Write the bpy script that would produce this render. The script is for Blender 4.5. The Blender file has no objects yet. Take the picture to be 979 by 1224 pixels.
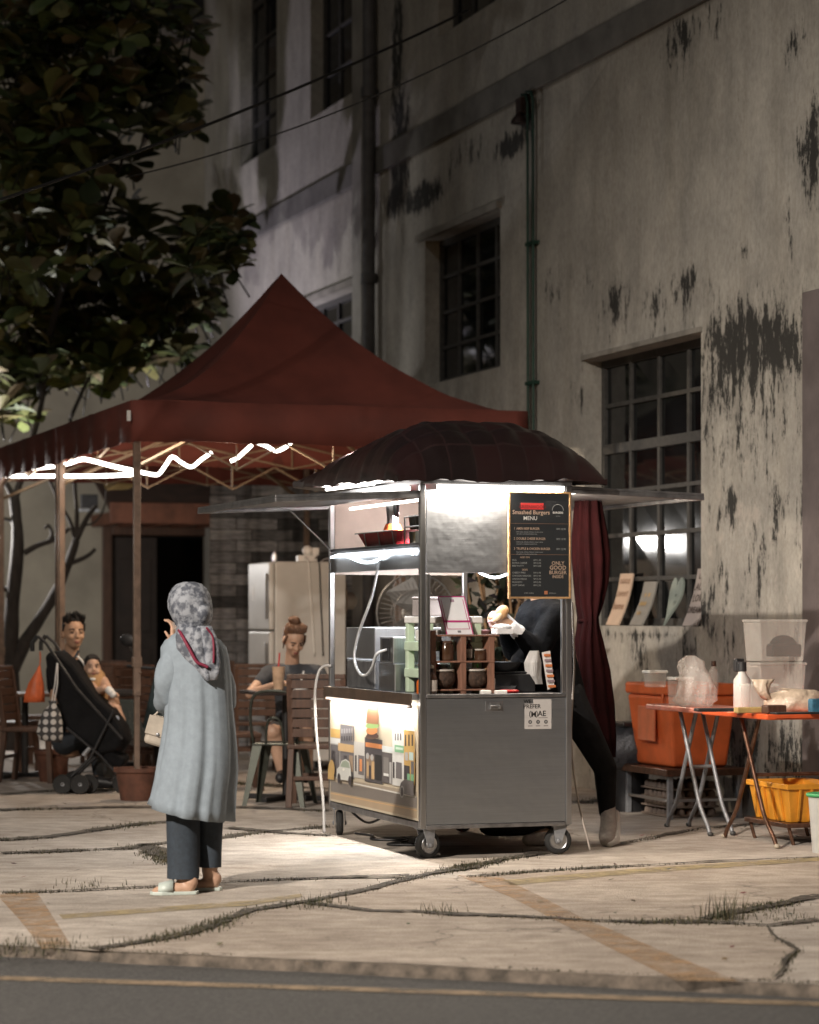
import bpy, math, random
from mathutils import Vector, Matrix, noise as mnoise
R = random.Random(7)
C = bpy.context.scene.collection
scene = bpy.context.scene
rad = math.radians
# ------------------------------------------------------------------ survey: camera and street grid
F, HZ, CX, HC = 3000.0, 735.0, 489.5, 1.42       # focal (px of the 979 px frame), horizon row, centre column, eye height
TH = rad(19.13)
E1 = Vector((math.cos(TH), math.sin(TH), 0)); E2 = Vector((-math.sin(TH), math.cos(TH), 0))
def W(u, v, z=0.0): return E1*u + E2*v + Vector((0, 0, z))
def P(px, py, Y): return Vector(((px-CX)/F*Y, Y, HC-(py-HZ)/F*Y))
def G(px, py, z=0.0):
    Y = (HC-z)*F/(py-HZ); return Vector(((px-CX)/F*Y, Y, z))
def UV(p): return (E1.dot(p), E2.dot(p), p.z)
WU = 8.10                                            # street-side face of the long wall
def wall_v(px):
    k = (px-CX)/F
    return (WU*(E1.x-k*E1.y))/(k*E2.y-E2.x)
def wall_pt(px, py):
    v = wall_v(px); Y = W(WU, v).y
    return v, HC-(py-HZ)/F*Y
# ------------------------------------------------------------------ mesh helper
class MB:
    def __init__(s): s.v = []; s.f = []; s.c = []; s.col = None; s.M = None
    def add(s, verts, faces, col=None):
        n = len(s.v)
        for p in verts:
            p = Vector(p)
            s.v.append(s.M @ p if s.M else p)
        for f in faces:
            s.f.append([i+n for i in f]); s.c.append(col if col is not None else s.col)
        return s
    def box(s, x0, x1, y0, y1, z0, z1, col=None):
        return s.add([(x0,y0,z0),(x1,y0,z0),(x1,y1,z0),(x0,y1,z0),(x0,y0,z1),(x1,y0,z1),(x1,y1,z1),(x0,y1,z1)],
                     [(3,2,1,0),(4,5,6,7),(0,1,5,4),(1,2,6,5),(2,3,7,6),(3,0,4,7)], col)
    def boxc(s, c, sz, rot=None, col=None, taper=1.0):
        c = Vector(c); hx, hy, hz = sz[0]/2, sz[1]/2, sz[2]/2
        vs = []
        for z, t in ((-hz, taper), (hz, 1.0)):
            for x, y in ((-hx,-hy),(hx,-hy),(hx,hy),(-hx,hy)):
                p = Vector((x*t, y*t, z)); vs.append(c+(rot @ p if rot else p))
        return s.add(vs, [(3,2,1,0),(4,5,6,7),(0,1,5,4),(1,2,6,5),(2,3,7,6),(3,0,4,7)], col)
    def bar(s, p, q, w, h=None, up=(0,0,1), col=None):
        p, q = Vector(p), Vector(q); h = h or w
        d = (q-p).normalized(); u = Vector(up)
        if abs(d.dot(u)) > .98: u = Vector((0,1,0))
        a = d.cross(u).normalized()*w/2; b = a.cross(d).normalized()*h/2
        return s.add([p-a-b,p+a-b,p+a+b,p-a+b,q-a-b,q+a-b,q+a+b,q-a+b],
                     [(3,2,1,0),(4,5,6,7),(0,1,5,4),(1,2,6,5),(2,3,7,6),(3,0,4,7)], col)
    def tube(s, pts, r, seg=8, caps=True, col=None):
        pts = [Vector(p) for p in pts]; n = len(pts)
        rs = r if isinstance(r, (list, tuple)) else [r]*n
        vs = []; fs = []
        t0 = (pts[1]-pts[0]).normalized()
        a = t0.orthogonal().normalized()
        for i in range(n):
            if i == 0: t = t0
            elif i == n-1: t = (pts[i]-pts[i-1]).normalized()
            else: t = ((pts[i+1]-pts[i]).normalized()+(pts[i]-pts[i-1]).normalized())
            if t.length < 1e-6: t = t0
            t.normalize()
            a = (a-t*a.dot(t))
            if a.length < 1e-6: a = t.orthogonal()
            a.normalize(); b = t.cross(a)
            for k in range(seg):
                w = 2*math.pi*k/seg
                vs.append(pts[i]+(a*math.cos(w)+b*math.sin(w))*rs[i])
        for i in range(n-1):
            for k in range(seg):
                k2 = (k+1) % seg
                fs.append((i*seg+k, i*seg+k2, (i+1)*seg+k2, (i+1)*seg+k))
        if caps:
            fs.append(tuple(range(seg-1, -1, -1))); fs.append(tuple(range((n-1)*seg, n*seg)))
        return s.add(vs, fs, col)
    def ball(s, c, r, rot=None, seg=14, rings=8, col=None):
        c = Vector(c); r = r if isinstance(r, (tuple, list)) else (r, r, r)
        vs = [(0,0,-1)]; fs = []
        for i in range(1, rings):
            ph = math.pi*i/rings-math.pi/2
            for k in range(seg):
                w = 2*math.pi*k/seg
                vs.append((math.cos(ph)*math.cos(w), math.cos(ph)*math.sin(w), math.sin(ph)))
        vs.append((0,0,1))
        for k in range(seg):
            fs.append((0, 1+(k+1) % seg, 1+k)); fs.append((len(vs)-1, len(vs)-1-seg+k, len(vs)-1-seg+(k+1) % seg))
        for i in range(rings-2):
            for k in range(seg):
                k2 = (k+1) % seg; fs.append((1+i*seg+k, 1+i*seg+k2, 1+(i+1)*seg+k2, 1+(i+1)*seg+k))
        out = []
        for p in vs:
            q = Vector((p[0]*r[0], p[1]*r[1], p[2]*r[2])); out.append(c+(rot @ q if rot else q))
        return s.add(out, fs, col)
    def limb(s, pts, rs, seg=10, col=None):
        s.tube(pts, rs, seg, True, col)
        for p, r in zip(pts, rs): s.ball(p, r*.995, seg=seg, rings=6, col=col)
        return s
    def loft(s, rings, n=28, fold=None, caps=(True, True), col=None):
        """rings: (cx,cy,cz,rx,ry,rot[,tiltx,tilty]); fold(i,t,angle)->radius factor"""
        vs = []; fs = []
        m = len(rings)
        for i, g in enumerate(rings):
            cx, cy, cz, rx, ry, rot = g[:6]; tx = g[6] if len(g) > 6 else 0; ty = g[7] if len(g) > 7 else 0
            for k in range(n):
                w = 2*math.pi*k/n
                q = fold(i, i/(m-1), w) if fold else 1
                x, y = rx*math.cos(w)*q, ry*math.sin(w)*q
                X = x*math.cos(rot)-y*math.sin(rot); Y = x*math.sin(rot)+y*math.cos(rot)
                vs.append((cx+X, cy+Y, cz+X*tx+Y*ty))
        for i in range(m-1):
            for k in range(n):
                k2 = (k+1) % n; fs.append((i*n+k, i*n+k2, (i+1)*n+k2, (i+1)*n+k))
        if caps[0]: fs.append(tuple(range(n-1, -1, -1)))
        if caps[1]: fs.append(tuple(range((m-1)*n, m*n)))
        return s.add(vs, fs, col)
    def lathe(s, prof, c=(0,0,0), seg=20, col=None, rot=None):
        c = Vector(c); vs = []; fs = []
        for r, z in prof:
            for k in range(seg):
                w = 2*math.pi*k/seg; q = Vector((r*math.cos(w), r*math.sin(w), z))
                vs.append(c+(rot @ q if rot else q))
        for i in range(len(prof)-1):
            for k in range(seg):
                k2 = (k+1) % seg; fs.append((i*seg+k, i*seg+k2, (i+1)*seg+k2, (i+1)*seg+k))
        if prof[0][0] > 1e-5: fs.append(tuple(range(seg-1, -1, -1)))
        if prof[-1][0] > 1e-5: fs.append(tuple(range((len(prof)-1)*seg, len(prof)*seg)))
        return s.add(vs, fs, col)
    def prism(s, pts, fr, t, col=None):
        """pts 2d outline, fr(x,y)->(point, normal)"""
        n = len(pts); a = []; b = []
        for x, y in pts:
            p, nn = fr(x, y); a.append(Vector(p)); b.append(Vector(p)+Vector(nn)*t)
        fs = [tuple(range(n-1, -1, -1)), tuple(range(n, 2*n))]+[(i, (i+1) % n, n+(i+1) % n, n+i) for i in range(n)]
        return s.add(a+b, fs, col)
    def text(s, txt, org, ex, ey, size, col=None, align='LEFT', bold=0.0, sx=1.0):
        cu = bpy.data.curves.new('txt', 'FONT'); cu.body = txt; cu.size = 1; cu.align_x = align
        cu.offset = bold; cu.resolution_u = 2
        o = bpy.data.objects.new('txt', cu); C.objects.link(o)
        dg = bpy.context.evaluated_depsgraph_get(); me = bpy.data.meshes.new_from_object(o.evaluated_get(dg))
        ex, ey, org = Vector(ex), Vector(ey), Vector(org)
        s.add([org+ex*(p.co.x*size*sx)+ey*(p.co.y*size) for p in me.vertices], [tuple(q.vertices) for q in me.polygons], col)
        bpy.data.objects.remove(o); bpy.data.curves.remove(cu); bpy.data.meshes.remove(me)
        return s
    def build(s, name, m, parent=None, smooth=None, bevel=0, sub=0, remesh=0, solid=0, segs=2, loc=None, rotz=0):
        me = bpy.data.meshes.new(name)
        me.from_pydata([tuple(p) for p in s.v], [], s.f)
        if any(c is not None for c in s.c):
            at = me.color_attributes.new('Col', 'FLOAT_COLOR', 'CORNER'); i = 0
            for f, c in zip(s.f, s.c):
                c = c or (.5,.5,.5)
                for _ in f: at.data[i].color = (c[0], c[1], c[2], 1); i += 1
        me.update()
        o = bpy.data.objects.new(name, me); C.objects.link(o)
        if isinstance(m, (list, tuple)):
            for q in m: me.materials.append(q)
        else: me.materials.append(m)
        if parent: o.parent = parent
        if loc is not None: o.location = loc
        if rotz: o.rotation_euler = (0, 0, rotz)
        if smooth is not None:
            for p in me.polygons: p.use_smooth = True
            if smooth < 180: me.set_sharp_from_angle(angle=rad(smooth))
        if solid:
            q = o.modifiers.new('solid', 'SOLIDIFY'); q.thickness = solid; q.offset = 0
        if remesh:
            q = o.modifiers.new('remesh', 'REMESH'); q.mode = 'VOXEL'; q.voxel_size = remesh; q.use_smooth_shade = True
            q = o.modifiers.new('sm', 'SMOOTH'); q.factor = .5; q.iterations = 4
        if bevel:
            q = o.modifiers.new('bev', 'BEVEL'); q.width = bevel; q.segments = segs; q.limit_method = 'ANGLE'; q.angle_limit = rad(35)
        if sub:
            q = o.modifiers.new('sub', 'SUBSURF'); q.levels = sub; q.render_levels = sub
        return o
def tag(o, label, cat, group=None, kind=None):
    o['label'] = label; o['category'] = cat
    if group: o['group'] = group
    if kind: o['kind'] = kind
    return o
def thing(name, label, cat, loc=(0,0,0), rotz=0, group=None):
    o = bpy.data.objects.new(name, None); C.objects.link(o); o.empty_display_size = .1
    o.location = loc; o.rotation_euler = (0, 0, rotz)
    return tag(o, label, cat, group)
def struct(o): o['kind'] = 'structure'; return o
def dup(root, loc, rotz, label, group=None):
    r = root.copy(); C.objects.link(r); r.location = loc; r.rotation_euler = (0, 0, rotz); r['label'] = label
    if group: r['group'] = group
    for ch in list(root.children):
        c = ch.copy(); C.objects.link(c); c.parent = r
        for g in list(ch.children):
            d = g.copy(); C.objects.link(d); d.parent = c
    return r
def rz(a): return Matrix.Rotation(a, 3, 'Z')
def arc(p0, p1, sag, n=14):
    p0, p1 = Vector(p0), Vector(p1)
    return [p0.lerp(p1, i/n)+Vector((0, 0, -sag*4*(i/n)*(1-i/n))) for i in range(n+1)]
def smoothpath(pts, k=6):
    pts = [Vector(p) for p in pts]; out = []
    for i in range(len(pts)-1):
        p0 = pts[max(i-1, 0)]; p1 = pts[i]; p2 = pts[i+1]; p3 = pts[min(i+2, len(pts)-1)]
        for j in range(k):
            t = j/k
            out.append(.5*((2*p1)+(p2-p0)*t+(2*p0-5*p1+4*p2-p3)*t*t+(3*p1-p0-3*p2+p3)*t**3))
    out.append(pts[-1]); return out
# ------------------------------------------------------------------ materials
def newmat(name):
    m = bpy.data.materials.new(name); m.use_nodes = True; nt = m.node_tree; nt.nodes.clear()
    out = nt.nodes.new('ShaderNodeOutputMaterial'); return m, nt, out
def nd(nt, t, **k):
    n = nt.nodes.new(t)
    for a, b in k.items():
        if a.startswith('i_'): n.inputs[a[2:].replace('_', ' ')].default_value = b
        else: setattr(n, a, b)
    return n
def noise_of(nt, scale, detail=5, stretch=(1,1,1), coord='Object', rough=.6):
    tc = nd(nt, 'ShaderNodeTexCoord'); mp = nd(nt, 'ShaderNodeMapping'); mp.inputs['Scale'].default_value = stretch
    nt.links.new(tc.outputs[coord], mp.inputs['Vector'])
    n = nd(nt, 'ShaderNodeTexNoise'); n.inputs['Scale'].default_value = scale; n.inputs['Detail'].default_value = detail; n.inputs['Roughness'].default_value = rough
    nt.links.new(mp.outputs[0], n.inputs['Vector']); return n
def ramp(nt, src, a, b, ca=(0,0,0,1), cb=(1,1,1,1)):
    r = nd(nt, 'ShaderNodeValToRGB'); r.color_ramp.elements[0].position = a; r.color_ramp.elements[1].position = b
    r.color_ramp.elements[0].color = ca; r.color_ramp.elements[1].color = cb
    nt.links.new(src, r.inputs[0]); return r
def c4(c): return (c[0], c[1], c[2], 1)
def mixc(nt, fac, a, b, mode='MIX'):
    m = nd(nt, 'ShaderNodeMix', data_type='RGBA', blend_type=mode)
    for sck, val in ((m.inputs[0], fac), (m.inputs[6], a), (m.inputs[7], b)):
        if hasattr(val, 'is_output'): nt.links.new(val, sck)
        else: sck.default_value = val
    return m.outputs[2]
def mat(name, col, rough=.6, metal=0, var=.25, scale=8, bump=.15, bscale=60, stretch=(1,1,1), col2=None, lo=.35, hi=.65,
        attr=False, rvar=.1, spec=.5, trans=0, alpha=1, sheen=0, detail=6):
    m, nt, out = newmat(name)
    b = nd(nt, 'ShaderNodeBsdfPrincipled'); nt.links.new(b.outputs[0], out.inputs[0])
    n = noise_of(nt, scale, detail, stretch)
    if attr:
        a = nd(nt, 'ShaderNodeVertexColor', layer_name='Col')
        r = ramp(nt, n.outputs[0], lo, hi, (1-var, 1-var, 1-var, 1), (1+var*.5, 1+var*.5, 1+var*.5, 1))
        nt.links.new(mixc(nt, 1.0, a.outputs[0], r.outputs[0], 'MULTIPLY'), b.inputs['Base Color'])
    else:
        c2 = col2 or tuple(min(1, x*(1+var*.6)) for x in col); c1 = col if col2 else tuple(x*(1-var) for x in col)
        r = ramp(nt, n.outputs[0], lo, hi, c4(c1), c4(c2)); nt.links.new(r.outputs[0], b.inputs['Base Color'])
    rr = nd(nt, 'ShaderNodeMapRange'); rr.inputs[3].default_value = max(.03, rough-rvar); rr.inputs[4].default_value = min(1, rough+rvar)
    nt.links.new(n.outputs[0], rr.inputs[0]); nt.links.new(rr.outputs[0], b.inputs['Roughness'])
    b.inputs['Metallic'].default_value = metal; b.inputs['Specular IOR Level'].default_value = spec
    b.inputs['Transmission Weight'].default_value = trans; b.inputs['Alpha'].default_value = alpha
    if sheen: b.inputs['Sheen Weight'].default_value = sheen
    if bump:
        n2 = noise_of(nt, bscale, 4, stretch); bp = nd(nt, 'ShaderNodeBump'); bp.inputs['Strength'].default_value = bump; bp.inputs['Distance'].default_value = .01
        nt.links.new(n2.outputs[0], bp.inputs['Height']); nt.links.new(bp.outputs[0], b.inputs['Normal'])
    return m
def emit(name, col, strength, sample=False):
    m, nt, out = newmat(name); e = nd(nt, 'ShaderNodeEmission'); e.inputs[0].default_value = c4(col); e.inputs[1].default_value = strength; m.cycles.emission_sampling = 'AUTO' if sample else 'NONE'
    nt.links.new(e.outputs[0], out.inputs[0]); return m
STEEL = mat('brushed_steel', (.52,.53,.55), .34, 1, .12, 6, .05, 30, (60,60,1), rvar=.08)
STEEL_H = mat('brushed_steel_panel', (.42,.45,.49), .40, 1, .06, 3, .015, 24, (1,1,40), rvar=.05)
def add_bump(m, scale, strength, dist=.02, stretch=(1,1,1)):
    nt = m.node_tree; b = [n for n in nt.nodes if n.type == 'BSDF_PRINCIPLED'][0]; n = noise_of(nt, scale, 3, stretch); bp = nd(nt, 'ShaderNodeBump'); bp.inputs['Strength'].default_value = strength; bp.inputs['Distance'].default_value = dist
    nt.links.new(n.outputs[0], bp.inputs['Height'])
    if b.inputs['Normal'].links: nt.links.new(b.inputs['Normal'].links[0].from_socket, bp.inputs['Normal'])
    nt.links.new(bp.outputs[0], b.inputs['Normal'])
add_bump(STEEL_H, 3.0, .22, .03)
STEEL_D = mat('worn_steel', (.30,.30,.31), .42, .9, .3, 12, .1, 60)
ALU = mat('aluminium_trim', (.50,.51,.53), .30, 1, .08, 3, 0, rvar=.05)
BLACK = mat('black_plastic', (.018,.018,.02), .45, 0, .3, 20, .05)
RUBBER = mat('rubber', (.02,.02,.02), .75, 0, .3, 30, .1)
BLACKCLOTH = mat('black_cloth', (.009,.009,.010), .9, 0, .4, 14, .35, 40, spec=.15)
GREYCLOTH = mat('charcoal_cloth', (.05,.055,.065), .9, 0, .3, 12, .3, 40)
SKIN = mat('skin', (.54,.34,.24), .5, 0, .12, 14, .08, 120)
SKIN2 = mat('skin_tan', (.48,.29,.19), .5, 0, .12, 14, .08, 120)
HAIR = mat('black_hair', (.012,.010,.009), .55, 0, .5, 30, .6, 90, (6,6,1))
HAIRB = mat('brown_hair', (.13,.06,.03), .5, 0, .5, 30, .5, 90, (6,6,1))
WOODD = mat('dark_brown_wood', (.085,.042,.026), .5, 0, .35, 5, .15, 20, (8,8,1))
WOODL = mat('light_wood', (.42,.25,.12), .5, 0, .3, 5, .15, 20, (1,8,8))
WOODR = mat('reddish_wood', (.22,.11,.075), .55, 0, .3, 6, .15, 20, (8,8,1))
TENT = mat('red_orange_canopy_cloth', (.145,.034,.023), .8, 0, .3, 1.6, .25, 9, detail=4)
POLE = mat('painted_pole', (.23,.16,.12), .5, .2, .3, 10, .1)
ORANGE = mat('orange_plastic', (.74,.15,.040), .45, 0, .18, 5, .06, 40)
ORANGE_T = mat('orange_tabletop', (.75,.12,.035), .35, 0, .2, 6, .04, 40)
YELLOW = mat('yellow_plastic', (.70,.30,.03), .42, 0, .2, 7, .05)
WHITE = mat('white_plastic', (.75,.74,.72), .4, 0, .08, 10, .03)
MINT = mat('mint_plastic', (.50,.62,.47), .4, 0, .1, 10, .03)
CLEAR = mat('cloudy_plastic', (.80,.77,.72), .25, 0, .1, 8, .05, 40, alpha=.26)
BAGCLEAR = mat('crinkled_plastic_bag', (.85,.8,.76), .20, 0, .15, 14, .9, 34, alpha=.30)
BOTTLE = mat('dark_bottle_glass', (.025,.012,.008), .08, 0, .3, 6, 0, spec=.8)
BRONZE = mat('bronze_metal', (.16,.085,.055), .4, .7, .4, 20, .05)
GREYM = mat('grey_painted_metal', (.28,.29,.31), .45, .4, .25, 20, .05)
TERRA = mat('terracotta_pot', (.13,.055,.035), .8, 0, .35, 9, .2, 40)
PAPER = mat('printed_card', (1,1,1), .6, 0, .08, 9, .02, attr=True)
PRINT = mat('printed_vinyl', (1,1,1), .35, 0, .10, 4, .02, attr=True)
MAROON = mat('maroon_cloth', (.017,.0035,.0042), .95, 0, .35, 6, .3, 30, spec=.08)
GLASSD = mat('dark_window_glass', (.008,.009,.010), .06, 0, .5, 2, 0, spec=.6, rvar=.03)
FRAME = mat('weathered_window_frame', (.055,.053,.05), .7, 0, .35, 20, .2)
# ------------------------------------------------------------------ world, camera, lamps
scene.render.engine = 'CYCLES'
scene.view_settings.view_transform = 'Standard'; scene.view_settings.look = 'None'
scene.view_settings.exposure = 0.0; scene.view_settings.gamma = 1.0
wd = bpy.data.worlds.new('World'); scene.world = wd; wd.use_nodes = True
sky = wd.node_tree.nodes.new('ShaderNodeTexSky'); sky.sky_type = 'NISHITA'; sky.sun_disc = False
sky.sun_elevation = rad(8); sky.sun_rotation = rad(200)
bg = wd.node_tree.nodes['Background']; bg.inputs[1].default_value = 0.007
wd.node_tree.links.new(sky.outputs[0], bg.inputs[0])
cam = bpy.data.cameras.new('camera'); co = bpy.data.objects.new('camera', cam); C.objects.link(co); scene.camera = co
co.location = (0, 0, HC); co.rotation_euler = (rad(90), 0, 0)
cam.sensor_fit = 'VERTICAL'; cam.sensor_height = 36; cam.lens = F/1224*36; cam.shift_y = (HZ-612)/1224
cam.clip_end = 400; cam.clip_start = .1
cam.dof.use_dof = True; cam.dof.focus_distance = 14.4; cam.dof.aperture_fstop = 2.2
scene.cycles.sample_clamp_indirect = 2.5; scene.cycles.use_light_tree = True; scene.cycles.use_adaptive_sampling = False; scene.cycles.caustics_reflective = False; scene.cycles.caustics_refractive = False; scene.cycles.blur_glossy = 1.0
def lamp(name, kind, loc, energy, col, aim=None, **k):
    l = bpy.data.lights.new(name, kind); l.energy = energy; l.color = col
    for a, b in k.items(): setattr(l, a, b)
    o = bpy.data.objects.new(name, l); C.objects.link(o); o.location = loc
    if aim is not None: o.rotation_euler = (Vector(aim)-Vector(loc)).to_track_quat('-Z', 'Y').to_euler()
    return o
moon = lamp('night_sun', 'SUN', (-20, -20, 30), 0.17, (.95,.93,.90), aim=(0, 12, 0), angle=rad(.5))

# ------------------------------------------------------------------ ground
K0 = G(0, 1130); K1 = G(979, 1178); KD = (K1-K0).normalized(); KN = Vector((-KD.y, KD.x, 0))
def KP(a, b, z=0): return K0+KD*a+KN*b+Vector((0, 0, z))
def concrete(name='worn_concrete', g=(1,1,1)):
    m, nt, out = newmat(name); b = nd(nt, 'ShaderNodeBsdfPrincipled'); nt.links.new(b.outputs[0], out.inputs[0])
    big = noise_of(nt, .9, 6, (1, 1, 1)); med = noise_of(nt, 5, 8, (1, 1.6, 1)); fin = noise_of(nt, 90, 3)
    r1 = ramp(nt, big.outputs[0], .34, .66, c4((.39,.34,.295)), c4((.56,.505,.45)))
    r2 = ramp(nt, med.outputs[0], .38, .66, (.72,.70,.68,1), (1.08,1.08,1.08,1))
    r3 = ramp(nt, fin.outputs[0], .35, .6, (.80,.80,.80,1), (1.06,1.06,1.06,1))
    c = mixc(nt, 1, r1.outputs[0], r2.outputs[0], 'MULTIPLY'); c = mixc(nt, 1, c, r3.outputs[0], 'MULTIPLY')
    c = mixc(nt, 1, c, (g[0], g[1], g[2], 1), 'MULTIPLY')
    sp = noise_of(nt, 2.3, 7, (1, 1, 1), rough=.75); rs = ramp(nt, sp.outputs[0], .62, .72)
    c = mixc(nt, rs.outputs[0], c, c4((.15,.125,.105)))
    nt.links.new(c, b.inputs['Base Color']); b.inputs['Roughness'].default_value = .85
    vo = nd(nt, 'ShaderNodeTexVoronoi', feature='DISTANCE_TO_EDGE'); vo.inputs['Scale'].default_value = .55
    tcx = nd(nt, 'ShaderNodeTexCoord'); wn = noise_of(nt, 3.0, 5); wv = nd(nt, 'ShaderNodeVectorMath', operation='MULTIPLY_ADD'); wv.inputs[1].default_value = (.5,.5,.5); nt.links.new(wn.outputs[1], wv.inputs[0]); nt.links.new(tcx.outputs['Object'], wv.inputs[2]); nt.links.new(wv.outputs[0], vo.inputs['Vector'])
    cr = ramp(nt, vo.outputs[0], .0015, .006, (.75,.75,.75,1), (0,0,0,1)); cm = noise_of(nt, .7, 3); cmm = ramp(nt, cm.outputs[0], .50, .58); cx_ = nd(nt, 'ShaderNodeMath', operation='MULTIPLY'); nt.links.new(cr.outputs[0], cx_.inputs[0]); nt.links.new(cmm.outputs[0], cx_.inputs[1])
    c = mixc(nt, cx_.outputs[0], c, c4((.07,.055,.042)))
    gr = noise_of(nt, 22, 8, rough=.8); rg_ = ramp(nt, gr.outputs[0], .60, .70); c = mixc(nt, rg_.outputs[0], c, c4((.17,.135,.105)))
    nt.links.new(c, b.inputs['Base Color'])
    bp = nd(nt, 'ShaderNodeBump'); bp.inputs['Strength'].default_value = .5; bp.inputs['Distance'].default_value = .015
    hs = nd(nt, 'ShaderNodeMath', operation='ADD'); nt.links.new(med.outputs[0], hs.inputs[0]); nt.links.new(fin.outputs[0], hs.inputs[1])
    nt.links.new(hs.outputs[0], bp.inputs['Height']); nt.links.new(bp.outputs[0], b.inputs['Normal'])
    return m
CONC = concrete()
ASPH = mat('asphalt', (.032,.031,.031), .85, 0, .35, 60, .6, 140, col2=(.115,.11,.105), lo=.3, hi=.7)
mb = MB(); mb.add([KP(-30,-25,-.045), KP(30,-25,-.045), KP(30,.15,-.045), KP(-30,.15,-.045)], [(0,1,2,3)])
struct(mb.build('road', ASPH))
mb = MB(); mb.add([KP(-40,0,0), KP(40,0,0), KP(40,60,0), KP(-40,60,0)], [(0,1,2,3)])
struct(mb.build('pavement', CONC))
mb = MB(); RK = random.Random(8); n0 = 0
for k in range(161):
    a = -8+.1*k; w = .018*mnoise.noise(Vector((a*2.3,0,0)))+.010*mnoise.noise(Vector((a*9,3,0)))
    mb.v += [KP(a,.012,.0025), KP(a,-.012+w,-.002), KP(a,-.030+w*1.4,-.046)]
for k in range(160):
    for r in range(2): mb.f.append([3*k+r, 3*k+r+1, 3*k+3+r+1, 3*k+3+r]); mb.c.append(None)
struct(mb.build('kerb', mat('dirty_kerb', (.05,.042,.034), .95, 0, .5, 12, .6, 40, col2=(.16,.13,.105)), smooth=60))
def faded(name, col, lo, hi):
    m = mat(name, col, .8, 0, .3, 6, .1, 60); nt = m.node_tree; b = [n for n in nt.nodes if n.type == 'BSDF_PRINCIPLED'][0]
    n = noise_of(nt, 7, 8, (1,1,1), rough=.7); r = ramp(nt, n.outputs[0], lo, hi, (0,0,0,1), (.85,.85,.85,1)); nt.links.new(r.outputs[0], b.inputs['Alpha']); return m
FOR = faded('faded_orange_paint', (.40,.25,.13), .30, .68)
FYE = faded('faded_yellow_paint', (.38,.30,.16), .28, .6)
ROADY = faded('road_line_paint', (.30,.22,.14), .24, .58)
def sheet(name, px, m, z):
    p = [G(a, b, z+.002) for a, b in px]; struct(MB().add(p, [tuple(range(len(p)))]).build(name, m))
for nm, g, q in (('front_slab_concrete', (.90,.86,.82), [(112,1136),(190,1125),(250,1110),(300,1089),(372,1079),(440,1090),(495,1091),(582,1095),(694,1101),(847,1104),(918,1107),(930,1124),(953,1136),(940,1152),(926,1172),(806,1168),(633,1160),(490,1152),(300,1144)]),
    ('left_slab_concrete', (1.04,1.04,1.04), [(0,1069),(95,1066),(190,1061),(262,1055),(380,1051),(490,1048),(440,1064),(372,1077),(300,1089),(250,1110),(190,1125),(112,1136),(0,1129)]),
    ('side_slab_concrete', (.98,.93,.88), [(490,1051),(560,1049),(650,1042),(740,1037),(850,1031),(979,1026),(979,1071),(930,1082),(880,1092),(847,1103),(694,1101),(582,1095),(495,1091),(440,1089),(372,1078),(440,1064)]),
    ('rear_slab_concrete', (1.10,1.10,1.10), [(172,1012),(250,1004),(310,996),(392,989),(470,1000),(500,1022),(560,1037),(490,1050),(380,1051),(262,1055),(212,1034)])):
    p = [G(a, b, .0025) for a, b in q[::-1]]; struct(MB().add(p, [tuple(range(len(p)))]).build('paving_slab', concrete(nm, g)))
sheet('painted_stripe', [(546,1046),(600,1049),(640,1068),(694,1096),(800,1140),(884,1173),(808,1172),(735,1136),(664,1100),(610,1072)][::-1], FOR, .004)
sheet('painted_stripe', [(0,1068),(44,1066),(86,1131),(50,1134),(24,1100),(0,1074)][::-1], FOR, .004)
sheet('painted_stripe', [(70,1093),(300,1076),(360,1068),(362,1072),(300,1082),(75,1098)][::-1], FYE, .004)
sheet('painted_stripe', [(600,1052),(760,1038),(979,1024),(979,1029),(760,1044),(612,1058)][::-1], FYE, .004)
a0 = G(0,1170,-.045); a1 = G(979,1201,-.045); d = (a1-a0).normalized(); n = Vector((-d.y, d.x, 0))*.055; u = Vector((0,0,.004))
struct(MB().add([a0-d*25-n+u, a0+d*30-n+u, a0+d*30+n+u, a0-d*25+n+u], [(0,1,2,3)]).build('road_line', ROADY))
DIRT = mat('joint_dirt', (.025,.021,.017), .95, 0, .5, 30, .5, 60, col2=(.11,.09,.07))
nt_ = DIRT.node_tree; b_ = [n for n in nt_.nodes if n.type == 'BSDF_PRINCIPLED'][0]; nz_ = noise_of(nt_, 16, 8, (1,1,1), rough=.75); rz_n = ramp(nt_, nz_.outputs[0], .34, .50); nt_.links.new(rz_n.outputs[0], b_.inputs['Alpha'])
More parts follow.
